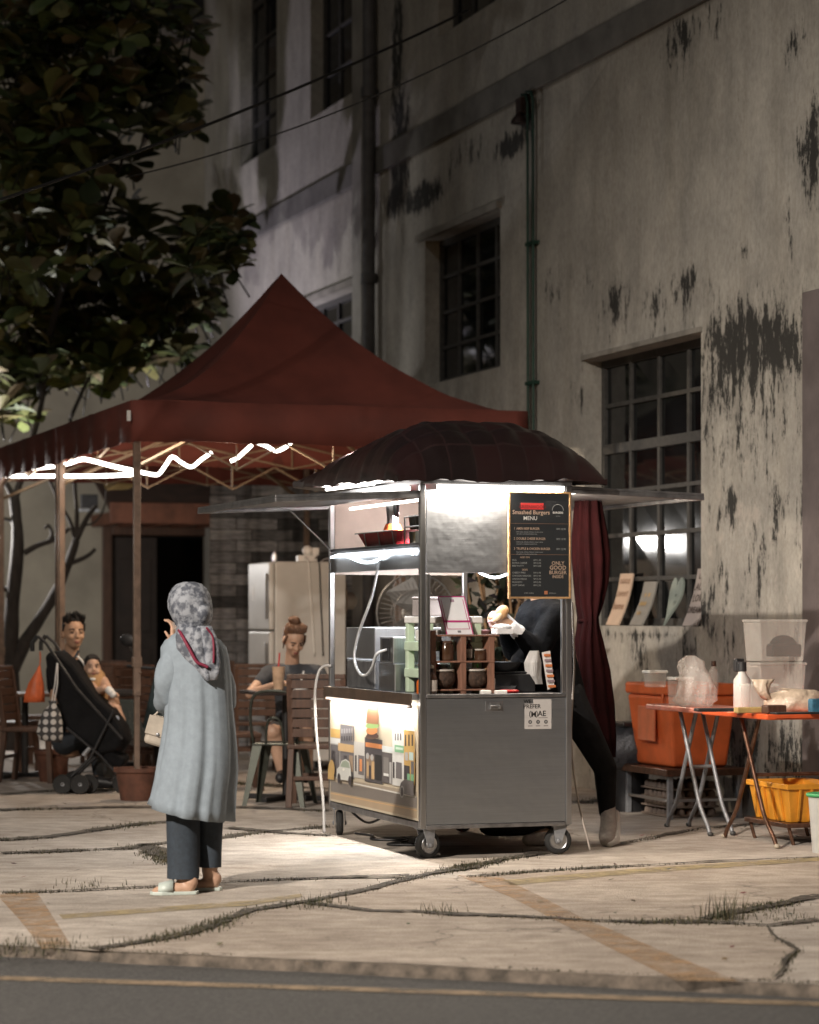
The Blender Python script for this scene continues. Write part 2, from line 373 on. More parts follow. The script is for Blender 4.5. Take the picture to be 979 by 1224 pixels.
joints = [ ([(0,1129),(165,1138),(300,1144),(490,1152),(633,1160),(806,1168),(979,1175)], .0, .5),  # px polyline, half width in metres, grass density
 ([(112,1136),(190,1125),(250,1110),(300,1089),(372,1078),(440,1064),(490,1051),(560,1037),(652,1019)], .035, 1.0),
 ([(0,1069),(95,1066),(190,1061),(262,1055),(380,1051),(490,1047)], .026, .75),
 ([(368,1080),(440,1090),(495,1091),(582,1095),(694,1101),(765,1104),(847,1104),(918,1107),(979,1101)], .035, 1.1),
 ([(840,1100),(880,1092),(930,1082),(979,1071)], .04, 1.2),
 ([(560,1049),(650,1042),(740,1037),(850,1031),(979,1026)], .018, .9),
 ([(916,1108),(930,1124),(953,1136),(940,1152),(926,1170)], .006, .35),
 ([(0,1005),(60,1001),(120,992),(175,985),(226,982)], .05, 1.1),
 ([(0,1021),(70,1018),(150,1015),(172,1012)], .04, .9), ([(172,1010),(190,1021),(212,1034)], .05, .9),
 ([(172,1012),(250,1004),(310,996),(392,989)], .04, .8),
 ([(0,969),(110,966),(200,965),(300,966),(395,970)], .05, .9),
 ([(272,990),(330,996),(395,1000)], .04, .7),
 ([(265,936),(330,940),(400,944)], .06, 1.0), ([(0,950),(60,946),(140,945)], .04, .7), ([(0,928),(90,924),(200,922)], .05, .6),
 ([(738,1010),(790,1000),(836,991),(900,986),(979,982)], .02, .35),  # joint strip that also paints the dark edge of the cart's shadow
 ([(690,960),(725,957),(765,954)], .09, 1.3),
]
gv = MB(); R2 = random.Random(3)
gcol = [(.040,.042,.018), (.065,.058,.028), (.028,.034,.014), (.10,.082,.045)]
jm = MB()
def blade(c, h, lean, w, col):
    a = R2.uniform(0, 6.283); d = Vector((math.cos(a), math.sin(a), 0)); s = Vector((-d.y, d.x, 0))*w
    t = c+d*lean*.45+Vector((0,0,h*.6)); e = c+d*lean+Vector((0,0,h))
    gv.add([c-s, c+s, t+s*.7, t-s*.7, e], [(0,1,2,3), (3,2,4)], col)
for px, hw, dens in joints:
    raw = [G(a, b) for a, b in px]; pts = []
    for i in range(len(raw)-1):
        m_ = max(4, int((raw[i+1]-raw[i]).length/.05)); pts += [raw[i].lerp(raw[i+1], j/m_) for j in range(m_)]
    pts.append(raw[-1])
    pts = [p+Vector((mnoise.noise(p*3)*.02, mnoise.noise(p*3+Vector((5,5,5)))*.03, 0)) for p in pts]
    L = []; Rr = []
    for i, p in enumerate(pts):
        t = (pts[min(i+1, len(pts)-1)]-pts[max(i-1, 0)]).normalized(); nn = Vector((-t.y, t.x, 0))
        w = 1.25*hw*(.5+1.5*abs(mnoise.noise(p*2.1)))*(1+.5*mnoise.noise(p*11))+.002
        L.append(p+nn*w*R2.uniform(.7, 1.3)+Vector((0,0,.010))); Rr.append(p-nn*w*R2.uniform(.7, 1.3)+Vector((0,0,.010)))
        if i+1 < len(pts):
            seg = (pts[i+1]-p); ln = seg.length
            dn = max(0, mnoise.noise(p*1.7+Vector((3,1,0)))+.34)*1.25*dens
            for _ in range(int(ln*900*dn)):
                q = p+seg*R2.random()+nn*R2.gauss(0, hw*.9+.012); h = R2.uniform(.005, .024)*(.5+dn*.8)
                blade(q, h, R2.uniform(0, h*.9), R2.uniform(.0014, .0032), R2.choice(gcol))
    m = len(L); jm.add(L+Rr, [(i, m+i, m+i+1, i+1) for i in range(m-1)])
struct(jm.build('joint_soil', DIRT))
for (px, py, nb, hh, sp) in [(866,1099,130,.15,.05), (380,1080,60,.07,.06), (522,1092,70,.07,.07), (372,1086,40,.05,.05), (60,1133,150,.05,.13), (20,1137,120,.05,.12), (650,1020,50,.03,.06), (105,1060,60,.05,.1), (955,1100,120,.04,.14)]:
    c = G(px, py)
    for _ in range(nb):
        q = c+Vector((R2.gauss(0, sp), R2.gauss(0, sp), 0)); h = R2.uniform(.2, 1)**1.5*hh
        blade(q, h, R2.uniform(.1, .6)*h, R2.uniform(.0016, .0032), R2.choice(gcol))
GRASS = mat('dry_grass_blades', (1,1,1), .8, 0, .2, 9, 0, attr=True)
o = gv.build('grass', GRASS); tag(o, 'dry short grass growing in the cracks between the paving slabs', 'grass', kind='stuff')

# ------------------------------------------------------------------ main building: long stained wall
def wall_material():
    m, nt, out = newmat('stained_plaster'); b = nd(nt, 'ShaderNodeBsdfPrincipled'); nt.links.new(b.outputs[0], out.inputs[0])
    big = noise_of(nt, .55, 5); med = noise_of(nt, 3.2, 7, (1, 1, .6)); fin = noise_of(nt, 60, 4)
    c = ramp(nt, big.outputs[0], .35, .68, c4((.35,.335,.305)), c4((.49,.472,.435))).outputs[0]
    c = mixc(nt, 1, c, ramp(nt, med.outputs[0], .3, .7, (.72,.72,.72,1), (1.1,1.09,1.07,1)).outputs[0], 'MULTIPLY')
    sp2 = noise_of(nt, 26, 6, (1,1,.7), rough=.7); c = mixc(nt, 1, c, ramp(nt, sp2.outputs[0], .36, .62, (.84,.83,.82,1), (1.07,1.07,1.07,1)).outputs[0], 'MULTIPLY')
    a = nd(nt, 'ShaderNodeVertexColor', layer_name='Col'); sep = nd(nt, 'ShaderNodeSeparateColor'); nt.links.new(a.outputs[0], sep.inputs[0])
    # pale patches where paint has flaked off (green channel)
    pn = noise_of(nt, 7, 8, (1, 1, .7), rough=.72); ad = nd(nt, 'ShaderNodeMath', operation='ADD'); nt.links.new(pn.outputs[0], ad.inputs[0]); nt.links.new(sep.outputs[1], ad.inputs[1])
    c = mixc(nt, ramp(nt, ad.outputs[0], .80, .90, (0,0,0,1), (.7,.7,.7,1)).outputs[0], c, c4((.52,.47,.42)))
    # black mould streaks (red channel)
    sn = noise_of(nt, 9, 9, (1, 1, .33), rough=.78); s2 = noise_of(nt, 38, 4, (1, 1, .45), rough=.7)
    mx = nd(nt, 'ShaderNodeMath', operation='MULTIPLY_ADD'); mx.inputs[1].default_value = .45; sm = nd(nt, 'ShaderNodeMapRange'); sm.inputs[1].default_value = .30; sm.inputs[2].default_value = .70; nt.links.new(sn.outputs[0], sm.inputs[0]); nt.links.new(s2.outputs[0], mx.inputs[0]); nt.links.new(sm.outputs[0], mx.inputs[2])
    ad2 = nd(nt, 'ShaderNodeMath', operation='ADD'); nt.links.new(mx.outputs[0], ad2.inputs[0]); nt.links.new(sep.outputs[0], ad2.inputs[1])
    mask = ramp(nt, ad2.outputs[0], .0, 1.0); mr = nd(nt, 'ShaderNodeMapRange'); mr.inputs[1].default_value = 1.16; mr.inputs[2].default_value = 1.25; mr.inputs[4].default_value = .95
    nt.links.new(ad2.outputs[0], mr.inputs[0])
    c_base = c
    m2 = nd(nt, 'ShaderNodeMapRange'); m2.inputs[1].default_value = .98; m2.inputs[2].default_value = 1.24; m2.inputs[4].default_value = .55; nt.links.new(ad2.outputs[0], m2.inputs[0])
    sk = noise_of(nt, 3.5, 6, (1, 1, .06)); skr = ramp(nt, sk.outputs[0], .46, .72, (1,1,1,1), (.85,.84,.82,1)); c0 = mixc(nt, 1, c_base, skr.outputs[0], 'MULTIPLY')
    c = mixc(nt, m2.outputs[0], c0, c4((.13,.125,.115))); c = mixc(nt, mr.outputs[0], c, c4((.018,.018,.017)))
    # blue channel: grey band of newer render
    c = mixc(nt, sep.outputs[2], c, c4((.20,.19,.175)))
    nt.links.new(c, b.inputs['Base Color']); b.inputs['Roughness'].default_value = .9
    hs = nd(nt, 'ShaderNodeMath', operation='MULTIPLY_ADD'); hs.inputs[1].default_value = -1.2; nt.links.new(mr.outputs[0], hs.inputs[0]); nt.links.new(med.outputs[0], hs.inputs[2])
    h2 = nd(nt, 'ShaderNodeMath', operation='MULTIPLY_ADD'); h2.inputs[1].default_value = .25; nt.links.new(fin.outputs[0], h2.inputs[0]); nt.links.new(hs.outputs[0], h2.inputs[2])
    bp = nd(nt, 'ShaderNodeBump'); bp.inputs['Strength'].default_value = .4; bp.inputs['Distance'].default_value = .02
    nt.links.new(h2.outputs[0], bp.inputs['Height']); nt.links.new(bp.outputs[0], b.inputs['Normal']); return m
WALLM = wall_material()
stains = [(900,415,74,60,.70),(868,440,40,90,.52),(890,520,70,60,.34),(930,470,42,60,.36),(735,362,20,36,.50),(783,366,16,26,.46),(820,345,14,30,.54),(812,52,17,40,.55),
 (852,20,24,30,.34),(950,50,11,24,.50),(970,178,14,66,.60),(890,505,40,44,.36),(925,605,15,42,.46),(966,610,13,70,.46),(868,608,22,34,.40),(905,690,13,76,.42),
 (862,700,13,54,.38),(845,735,16,40,.46),(775,760,66,9,.50),(818,775,15,32,.42),(660,342,11,32,.42),(766,792,11,40,.40),(868,782,11,44,.40),(950,790,16,66,.42),
 (690,470,9,24,.34),(888,905,40,60,.50),(950,905,32,56,.52),(722,930,18,36,.42),(475,70,7,110,.62),(478,180,11,64,.86),(505,236,24,16,.86),(474,240,12,20,.82),
 (612,172,17,13,.95),(630,140,10,26,.75),(556,186,26,20,.40),(888,300,8,22,.40),(944,300,5,70,.34),(700,330,14,26,.34),(915,560,30,40,.26),(800,400,40,12,.28),(430,60,9,110,.40),
 (765,890,20,60,.40),(700,440,8,60,.30),(845,520,18,30,.36)]
flakes = [(880,620,80,120,.30),(840,800,90,80,.26),(760,830,60,70,.24),(940,720,40,120,.26),(900,500,70,60,.24),(730,880,40,80,.24)]
def conv(l):
    out = []
    for px, py, rx, ry, a in l:
        v, z = wall_pt(px, py); v2 = wall_v(px+rx); out.append((v, z, abs(v-v2)+.02, ry/F*W(WU, v).y, a))
    return out
ST, FL = conv(stains), conv(flakes)
wins = []   # v0, v1, z0, z1 of the openings
def win_px(pr, pl, pyt, pyb):
    v0, v1 = wall_v(pr), wall_v(pl); return [v0, v1, wall_pt(pr, pyb)[1], wall_pt(pr, pyt)[1]]
wins = [win_px(838, 699, 398, 749), win_px(598, 508, 250, 438), win_px(426, 352, 340, 455), win_px(428, 371, -260, 107), win_px(331, 287, -180, 172), win_px(592, 524, -420, 1)]
main = thing('stained_building', 'long grey building with mould streaked plaster wall and barred windows', 'building', W(WU, 0), TH)
VEND = 31.4; ZT = 10.0
def grid(lo, hi, step, cuts):
    xs = [lo]
    while xs[-1]+step < hi: xs.append(xs[-1]+step)
    xs.append(hi)
    for c in cuts:
        if lo < c < hi:
            i = min(range(len(xs)), key=lambda k: abs(xs[k]-c)); xs[i] = c
    return sorted(set(xs))
vs_ = grid(9.0, VEND, .055, [w[0] for w in wins]+[w[1] for w in wins]); zs_ = grid(0, ZT, .055, [w[2] for w in wins]+[w[3] for w in wins])
zb0 = wall_pt(644, 107)[1]; zb1 = zb0+.24
def stain_at(v, z, L):
    s = 0
    for a, b, ra, rb, am in L:
        d = ((v-a)/ra)**2+((z-b)/rb)**2
        if d < 6: s = max(s, am*math.exp(-.75*d))
    return min(s*1.05, .66)
mb = MB(); nz = len(zs_)
mb.v = [Vector((0, v, z)) for v in vs_ for z in zs_]
wcol = [(stain_at(v, z, ST), stain_at(v, z, FL), 1.0 if zb0 < z < zb1 else 0.0) for v in vs_ for z in zs_]
for i in range(len(vs_)-1):
    for j in range(nz-1):
        vm, zm = (vs_[i]+vs_[i+1])/2, (zs_[j]+zs_[j+1])/2
        if any(w[0] < vm < w[1] and w[2] < zm < w[3] for w in wins): continue
        mb.f.append([i*nz+j, i*nz+j+1, (i+1)*nz+j+1, (i+1)*nz+j]); mb.c.append(None)
# thickness: jambs, heads and sills of the openings, the end return
DEP = .30
for w in wins:
    mb.add([(0,w[0],w[2]),(0,w[1],w[2]),(0,w[1],w[3]),(0,w[0],w[3]),(DEP,w[0],w[2]),(DEP,w[1],w[2]),(DEP,w[1],w[3]),(DEP,w[0],w[3])], [(0,1,5,4),(1,2,6,5),(2,3,7,6),(3,0,4,7)])
mb.add([(0,VEND,0),(8,VEND,0),(8,VEND,ZT),(0,VEND,ZT)], [(0,1,2,3)])
mb.add([(0,9,ZT),(0,VEND,ZT),(8,VEND,ZT),(8,9,ZT)], [(0,1,2,3)])
mb.add([(0,9,0),(8,9,0),(8,9,ZT),(0,9,ZT)], [(0,1,2,3)])
wo = mb.build('wall', WALLM, main)
at = wo.data.color_attributes.new('Col', 'FLOAT_COLOR', 'POINT')
for i in range(len(wo.data.vertices)):
    c = wcol[i] if i < len(wcol) else (0, 0, 0); at.data[i].color = (c[0], c[1], c[2], 1)
def wall_window(w, cols, rows, thick_rows, mt=.022):
    b = MB(); x = .17; y0, y1, z0, z1 = w
    for k in range(cols+1):
        y = y0+.02+(y1-y0-.04)*k/cols; t = .035 if k in (0, cols) else mt
        b.box(x-t*.6, x+t*.6, y-t, y+t, z0+.004, z1-.004)
    for k in range(rows+1):
        z = z0+.02+(z1-z0-.04)*k/rows; t = .04 if k in (0, rows) or k in thick_rows else mt*.8
        b.box(x-t*.5-.003, x+t*.5+.003, y0+.004, y1-.004, z-t, z+t)
    f = b.build('window', FRAME, main, bevel=.004)
    p = MB(); 
    for i in range(cols):
        for j in range(rows):
            ya = y0+.02+(y1-y0-.04)*i/cols; yb = y0+.02+(y1-y0-.04)*(i+1)/cols; za = z0+.02+(z1-z0-.04)*j/rows; zb = z0+.02+(z1-z0-.04)*(j+1)/rows
            t = [R.uniform(-.004, .004) for _ in range(4)]
            p.add([(x+.012+t[0], ya, za), (x+.012+t[1], yb, za), (x+.012+t[2], yb, zb), (x+.012+t[3], ya, zb)], [(0,3,2,1)])
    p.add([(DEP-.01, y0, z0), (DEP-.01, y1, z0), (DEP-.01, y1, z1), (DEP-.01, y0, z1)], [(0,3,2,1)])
    p.build('pane', GLASSD, f)
wall_window(wins[0], 4, 6, (4,)); wall_window(wins[1], 4, 4, ()); wall_window(wins[2], 4, 4, (2,)); wall_window(wins[3], 3, 7, (4,)); wall_window(wins[4], 3, 7, (4,)); wall_window(wins[5], 3, 7, (4,))
LINT = mat('grey_lintel_render', (.24,.225,.20), .9, 0, .3, 4, .2, 40)
for w in (wins[1], wins[2]): MB().box(-.05, .02, w[0]-.03, w[1]+.16, w[3]+.003, w[3]+.07).build('lintel', LINT, main, bevel=.006)
MB().box(-.03, .10, wins[0][0]-.02, wins[0][1]+.02, wins[0][3]+.003, wins[0][3]+.045).build('lintel', LINT, main, bevel=.006)
w = wins[0]; MB().box(.012, .155, w[0]+.004, w[1]-.004, w[2]-.05, w[2]-.003).build('window_sill', LINT, main, bevel=.006)
mb = MB(); mb.box(-.035, .05, 9, VEND-.02, zb0, zb1); mb.build('ledge', mat('grey_render_band', (.16,.155,.145), .9, 0, .3, 3, .3, 30), main, bevel=.008)
PIPEM = mat('painted_drainpipe', (.10,.10,.105), .6, 0, .3, 8, .1)
v = wall_v(452); mb = MB(); mb.tube([(-.10, v, 0), (-.10, v, ZT-.2)], .065, 14)
for z in (1, 2.9, 4.8, 6.7, 8.6): mb.tube([(-.10, v, z), (-.10, v, z+.10)], .085, 14); mb.box(-.10, 0, v-.03, v+.03, z+.02, z+.08)
mb.build('drainpipe', PIPEM, main, smooth=40)
mb = MB(); v = wall_v(437); mb.box(-.10, 0, v-.16, v+.16, 0, ZT-.02); mb.build('pier', mat('pale_pier_plaster', (.30,.29,.27), .9, 0, .25, 3, .3, 40), main, bevel=.01)
GREENP = mat('green_painted_conduit', (.014,.05,.034), .55, .1, .3, 10, .05)
mb = MB(); zt = wall_pt(637, 113)[1]
for px in (637.0, 643.5):
    v = wall_v(px); mb.tube([(-.04, v, .3), (-.05, v, zt-.08), (-.05, v+.04, zt), (-.05, v+.14, zt+.02)], .013, 8)
for z in (1.0, 2.2, 3.4, 4.6): mb.box(-.06, 0, wall_v(645), wall_v(635), z, z+.03)
mb.build('conduit', GREENP, main, smooth=50)
v = wall_v(631); zf = wall_pt(631, 140)[1]; mb = MB(); mb.box(-.09, 0, v-.06, v+.06, zf+.02, zf+.16); mb.lathe([(.075,0),(.07,.03),(.03,.08),(.01,.09)], (-.08, v, zf-.06), 16); mb.build('alarm_bell', mat('rusty_bell_paint', (.035,.018,.015), .6, .2, .4, 12, .1), main, smooth=40)
mb = MB(); vp = wall_v(966); mb.box(-.05, .02, 8.4, vp, 0, wall_pt(966, 350)[1]); mb.build('pilaster', mat('mauve_painted_plaster', (.12,.10,.10), .85, 0, .25, 3, .3, 30), main, bevel=.012)
v0 = wall_v(800); v1 = wall_v(722)

# ------------------------------------------------------------------ rear building across the end of the yard
RV = 31.42
rear = thing('rear_building', 'plain cream rear building with dark doorway and brown lean-to roof behind the tree', 'building', W(0, RV), TH)
def ru(px): k = (px-CX)/F; return (RV*(k*E2.y-E2.x))/(E1.x-k*E1.y)
def rzz(px, py): return HC-(py-HZ)/F*W(ru(px), RV).y
RW = mat('olive_cream_plaster', (.36,.33,.27), .9, 0, .22, 1.2, .25, 30)
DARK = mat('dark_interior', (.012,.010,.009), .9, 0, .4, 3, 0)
d0, d1, dz = ru(133), ru(250), rzz(180, 640)
t0, t1, tz0 = ru(160), ru(243), rzz(200, 38)
mb = MB(); mb.box(-14, d0, 0, .3, 0, dz); mb.box(d0, d1, 0, .3, dz-.0, tz0); mb.box(-14, d0, 0, .3, dz, tz0); mb.box(d1, 9, 0, .3, 0, tz0); mb.box(-14, t0, 0, .3, tz0, 12); mb.box(t1, 9, 0, .3, tz0, 12)
mb.build('wall', RW, rear)
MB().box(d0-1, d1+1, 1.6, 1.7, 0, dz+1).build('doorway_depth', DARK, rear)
mb = MB(); mb.box(d0-.12, d0, -.05, .32, 0, dz+.12); mb.box(d1, d1+.12, -.05, .32, 0, dz+.12); mb.box(d0, d1, -.05, .32, dz, dz+.12); df = mb.build('door', WOODD, rear, bevel=.01)
mb = MB(); mb.box(d0+.02, d0+.62, .1, .16, .02, dz-.02); mb.box(d0+.10, d0+.54, .085, .1, .3, 1.0); mb.box(d0+.10, d0+.54, .085, .1, 1.2, dz-.3); mb.build('door_leaf', mat('almost_black_door', (.03,.02,.016), .6, 0, .3, 6, .1), df, bevel=.01)
mb = MB(); mb.box(t0, t1, .05, .2, tz0, 12)
for k in range(5): x = t0+(t1-t0)*k/4; mb.box(x-.03, x+.03, .0, .05, tz0, 12)
mb.build('window', mat('dark_louvres', (.035,.036,.042), .6, 0, .3, 8, .1), rear)
mb = MB(); mb.box(-9, 8.5, -.22, -.002, tz0-.10, tz0+.03); mb.build('ledge', mat('pale_ledge', (.33,.32,.29), .9, 0, .3, 3, .2), rear, bevel=.01)
l0, l1 = ru(100), ru(252); lz0, lz1 = rzz(180, 616), rzz(180, 555)
mb = MB(); mb.add([(l0,-1.5,lz0),(l1,-1.5,lz0),(l1,-.002,lz1),(l0,-.002,lz1),(l0,-1.5,lz0+.05),(l1,-1.5,lz0+.05),(l1,-.002,lz1+.05),(l0,-.002,lz1+.05)], [(3,2,1,0),(4,5,6,7),(0,1,5,4),(1,2,6,5),(2,3,7,6),(3,0,4,7)])
rf = mb.build('roof', mat('brown_lean_to_roof', (.055,.028,.02), .8, 0, .4, 6, .3), rear)
mb = MB(); mb.box(l0, l1, -1.56, -1.503, lz0-.16, lz0+.09)
for k in range(5): x = l0+.15+(l1-l0-.3)*k/4; mb.box(x-.06, x+.06, -1.5, -.01, lz0-.16, lz0-.01)
mb.build('fascia', mat('reddish_fascia_board', (.15,.055,.03), .6, 0, .3, 6, .1), rf, bevel=.008)

# ------------------------------------------------------------------ overhead cables
CAB = mat('black_cable', (.01,.01,.01), .6, 0, .2, 10, 0)
b = MB(); b.tube(arc(P(-160,290,15.5), P(560,12,20.5), .10, 30), .011, 6); tag(b.build('overhead_cable', CAB, smooth=180), 'thicker black cable slung across the front of the dark facade', 'cable')
b = MB(); b.tube(arc(P(150,212,20), P(690,-8,19), .16, 30), .006, 6); tag(b.build('overhead_cable', CAB, smooth=180), 'thinner black cable sagging below the thicker one', 'cable')

# ------------------------------------------------------------------ street lamp of the road (stands left of the camera) 
SL = Vector((-8.6, -0.8, 0))
t = thing('street_lamp', 'tall grey street lamp with a warm head beside the road', 'street lamp', SL)
b = MB(); b.tube([(0,0,-.06),(0,0,.5),(0,0,8.6)], [.12,.11,.06], 14); b.tube([(0,0,8.5),(.3,.6,8.95),(.75,1.5,9.05)], [.05,.045,.04], 10); b.build('pole', GREYM, t, smooth=40)
b = MB(); b.boxc((.9,1.8,9.06), (.26,.7,.10), rz(-.46)); b.build('lamp_head', GREYM, t, bevel=.03)
WARM = (1.0, .89, .77)
lamp('street_lamp_light', 'SPOT', SL+Vector((.9,1.8,8.95)), 19500, WARM, aim=(.9, 13.2, 0), spot_size=rad(54), spot_blend=1.0, shadow_soft_size=.22)
# ------------------------------------------------------------------ the food cart
CU, CV = 4.824, 13.727; CW, CL = .95, 1.78
CP = W(CU, CV)
def cart_pt(x, y, z): return W(CU+x, CV+y, z)
def at_cart(name, label, cat, x, y, z, rz_=0, group=None): return thing(name, label, cat, cart_pt(x, y, z), TH+rz_, group)
def cloc(px, py, y):
    """point of the picture at cart depth y (metres behind its front) -> local x, z"""
    k = (px-CX)/F; v = CV+y; u = v*(k*E2.y-E2.x)/(E1.x-k*E1.y); p = W(u, v)
    return u-CU, HC-(py-HZ)/F*p.y
TUBE = emit('lit_fluorescent_tube', (1.0, .93, .84), 7)
LEDW = emit('lit_led_strip_cool', (.86, .94, 1.0), 7)
LEDY = emit('lit_led_strip_warm', (1.0, .94, .84), 7)
cart = thing('food_cart', 'stainless steel burger food cart with domed brown tile roof and lit counter', 'food cart', CP, TH)
b = MB(); b.box(.035, CW-.035, -.004, .02, .20, .935); fp = b.build('front_panel', STEEL_H, cart, bevel=.004)
for x in (0, CW-.035):
    MB().box(x, x+.035, -.012, .026, .18, 2.18).build('post', ALU, cart, bevel=.005); MB().box(x, x+.035, CL-.03, CL, .18, 2.18).build('post', ALU, cart, bevel=.005)
MB().box(.038, .062, -.010, .02, .96, 1.66).build('window_jamb', ALU, cart, bevel=.004); MB().box(CW-.062, CW-.038, -.010, .02, .96, 1.66).build('window_jamb', ALU, cart, bevel=.004)
b = MB(); b.box(.036, CW-.036, -.010, CL-.005, .175, .198); b.box(.0, .03, .03, CL-.033, .178, .215); b.box(CW-.03, CW, .03, CL-.033, .178, .215)
b.build('base_frame', STEEL_D, cart, bevel=.004)
b = MB(); b.box(CW-.03, CW-.006, .03, CL-.033, .218, .93); b.box(.036, CW-.036, CL-.028, CL-.008, .2, .93); b.build('rear_panel', STEEL, cart, bevel=.003)
b = MB(); b.box(.004, CW-.004, .027, CL-.003, .937, .955); b.box(-.035, .002, .03, CL-.033, .925, .962); b.box(.036, CW-.036, -.014, .026, .937, .958)
b.build('counter', STEEL_D, cart, bevel=.004)
b = MB(); b.box(-.045, -.036, .03, CL-.033, .875, .962); b.build('counter_fascia', mat('dark_bronze_trim', (.14,.10,.075), .4, .5, .3, 8, .1), cart, bevel=.002)
b = MB(); b.box(-.030, -.004, .06, CL-.06, .893, .905); b.build('led_strip', LEDY, cart)
# mural panel
def mural():
    b = MB(); B0 = (.60,.53,.41)
    b.box(.0, .03, .031, CL-.034, .222, .925, B0)
    Y0, Y1, ZA, ZB = CL-.05, .045, .905, .235
    def pt(x, y):
        t = (x-75)/635.0; top = 185+85*t; bot = 960+170*t; h = (y-top)/(bot-top)
        s = t*1.12/(1+.12*t)
        return Y0+(Y1-Y0)*s, ZA+(ZB-ZA)*h
    lay = [0]
    def poly(pts, col):
        lay[0] += 1; e = -.0006-.00025*lay[0]
        q = [pt(*p) for p in pts]; b.add([(e, y, z) for y, z in q], [tuple(range(len(q)))], col)
    def rect(x0, x1, y0, y1, col, sl=85/635*1.0):
        d = (x1-x0)*(85+85*min(1, max(0, ((y0+y1)/2-230)/800)))/635.0
        poly([(x0,y0),(x1,y0+d),(x1,y1+d),(x0,y1)], col)
    def oval(cx, cy, rx, ry, col, a0=0, a1=360, n=22):
        poly([(cx+rx*math.cos(rad(a0+(a1-a0)*i/n)), cy+ry*math.sin(rad(a0+(a1-a0)*i/n))) for i in range(n+1)], col)
    GR=(.15,.14,.145); DK=(.055,.05,.055); YE=(.56,.36,.13); WH=(.66,.66,.64); LG=(.42,.41,.40); TN=(.55,.37,.19); ORA=(.62,.25,.10); GN=(.20,.42,.24)
    poly([(75,825),(710,965),(710,1128),(75,958)], (.20,.18,.165))
    poly([(75,800),(710,930),(710,968),(75,828)], (.40,.34,.27))
    poly([(75,905),(710,1052),(710,1128),(75,958)], (.42,.32,.22)); poly([(75,915),(710,1064),(710,1072),(75,922)], (.60,.40,.2))
    poly([(245,846),(705,962),(705,974),(245,856)], (.75,.74,.70))
    rect(75,148,435,800,LG); rect(75,148,435,500,YE); rect(75,148,503,545,WH); rect(75,140,552,790,GR); rect(84,112,600,680,DK)
    rect(148,250,405,800,(.19,.18,.19)); 
    for i in range(5): rect(155+19*i,166+19*i,440,475,(.36,.35,.36)); rect(155+19*i,166+19*i,495,530,DK)
    rect(135,250,545,602,TN); rect(160,250,612,780,GR); rect(176,200,640,760,DK); rect(216,244,640,760,(.33,.24,.17))
    rect(252,330,535,805,(.50,.48,.45)); rect(260,272,640,760,DK); rect(284,326,640,785,GR); rect(294,312,670,760,ORA)
    rect(332,463,508,838,(.085,.08,.085)); rect(338,463,545,580,ORA); rect(342,402,640,815,(.30,.22,.16)); rect(350,362,690,800,TN); rect(384,404,690,820,TN); rect(365,380,720,820,DK); rect(410,458,640,830,(.03,.03,.03)); oval(355,650,12,24,LG); oval(388,662,12,24,LG)
    rect(463,545,575,620,(.62,.66,.66)); rect(463,538,622,850,(.11,.10,.10)); rect(474,512,660,780,(.20,.19,.18)); rect(474,512,780,800,WH); rect(518,534,700,860,LG)
    rect(540,628,465,872,WH)
    for i in range(3): rect(558+20*i,567+20*i,488,540,DK)
    rect(558,628,572,625,GN); rect(566,620,588,606,(.55,.66,.56)); rect(545,558,700,820,DK); rect(568,612,700,822,GR)
    rect(628,708,462,862,YE)
    for i in range(3): rect(636+25*i,646+25*i,500,585,DK)
    rect(636,660,630,690,LG); rect(668,700,630,690,(.5,.62,.6)); rect(630,672,726,830,DK); rect(682,704,700,800,GR); rect(655,676,790,850,GN); rect(682,704,795,850,GN)
    # giant burger sign on the shop roof
    oval(396,505,48,22,(.16,.10,.075)); rect(360,434,470,505,(.10,.06,.05)); oval(394,462,42,30,ORA); oval(398,425,52,22,(.27,.42,.16)); poly([(352,405)]+[(398+44*math.cos(rad(a)), 345-95*math.sin(rad(a))) for a in range(180,-1,-12)]+[(442,418)], (.25,.125,.07))
    # pendant lamps, lamp post
    for cx, cy, k in ((503,360,1), (682,445,.85), (232,345,.35)): poly([(cx-38*k,cy+28*k),(cx-30*k,cy),(cx-10*k,cy-26*k),(cx-4*k,cy-60*k),(cx+4*k,cy-60*k),(cx+10*k,cy-26*k),(cx+30*k,cy+8*k),(cx+40*k,cy+38*k)], (.80,.79,.76))
    rect(250,254,270,540,(.45,.36,.27))
    # cars
    oval(100,740,23,70,YE); rect(75,118,740,812,YE); 
    poly([(138,815),(140,740),(160,720),(175,680),(205,668),(232,690),(242,745),(246,835)], (.68,.69,.66)); poly([(165,722),(180,686),(205,678),(228,696),(236,738)], (.34,.40,.32)); oval(155,810,12,38,DK); oval(236,830,12,36,DK); oval(190,745,9,9,(.9,.88,.8)); 
    poly([(604,900),(612,858),(640,832),(708,850),(708,960),(610,935)], (.13,.12,.12)); oval(622,925,16,46,LG); oval(622,925,10,34,DK)
    return b.build('mural_panel', PRINT, cart)
mural()
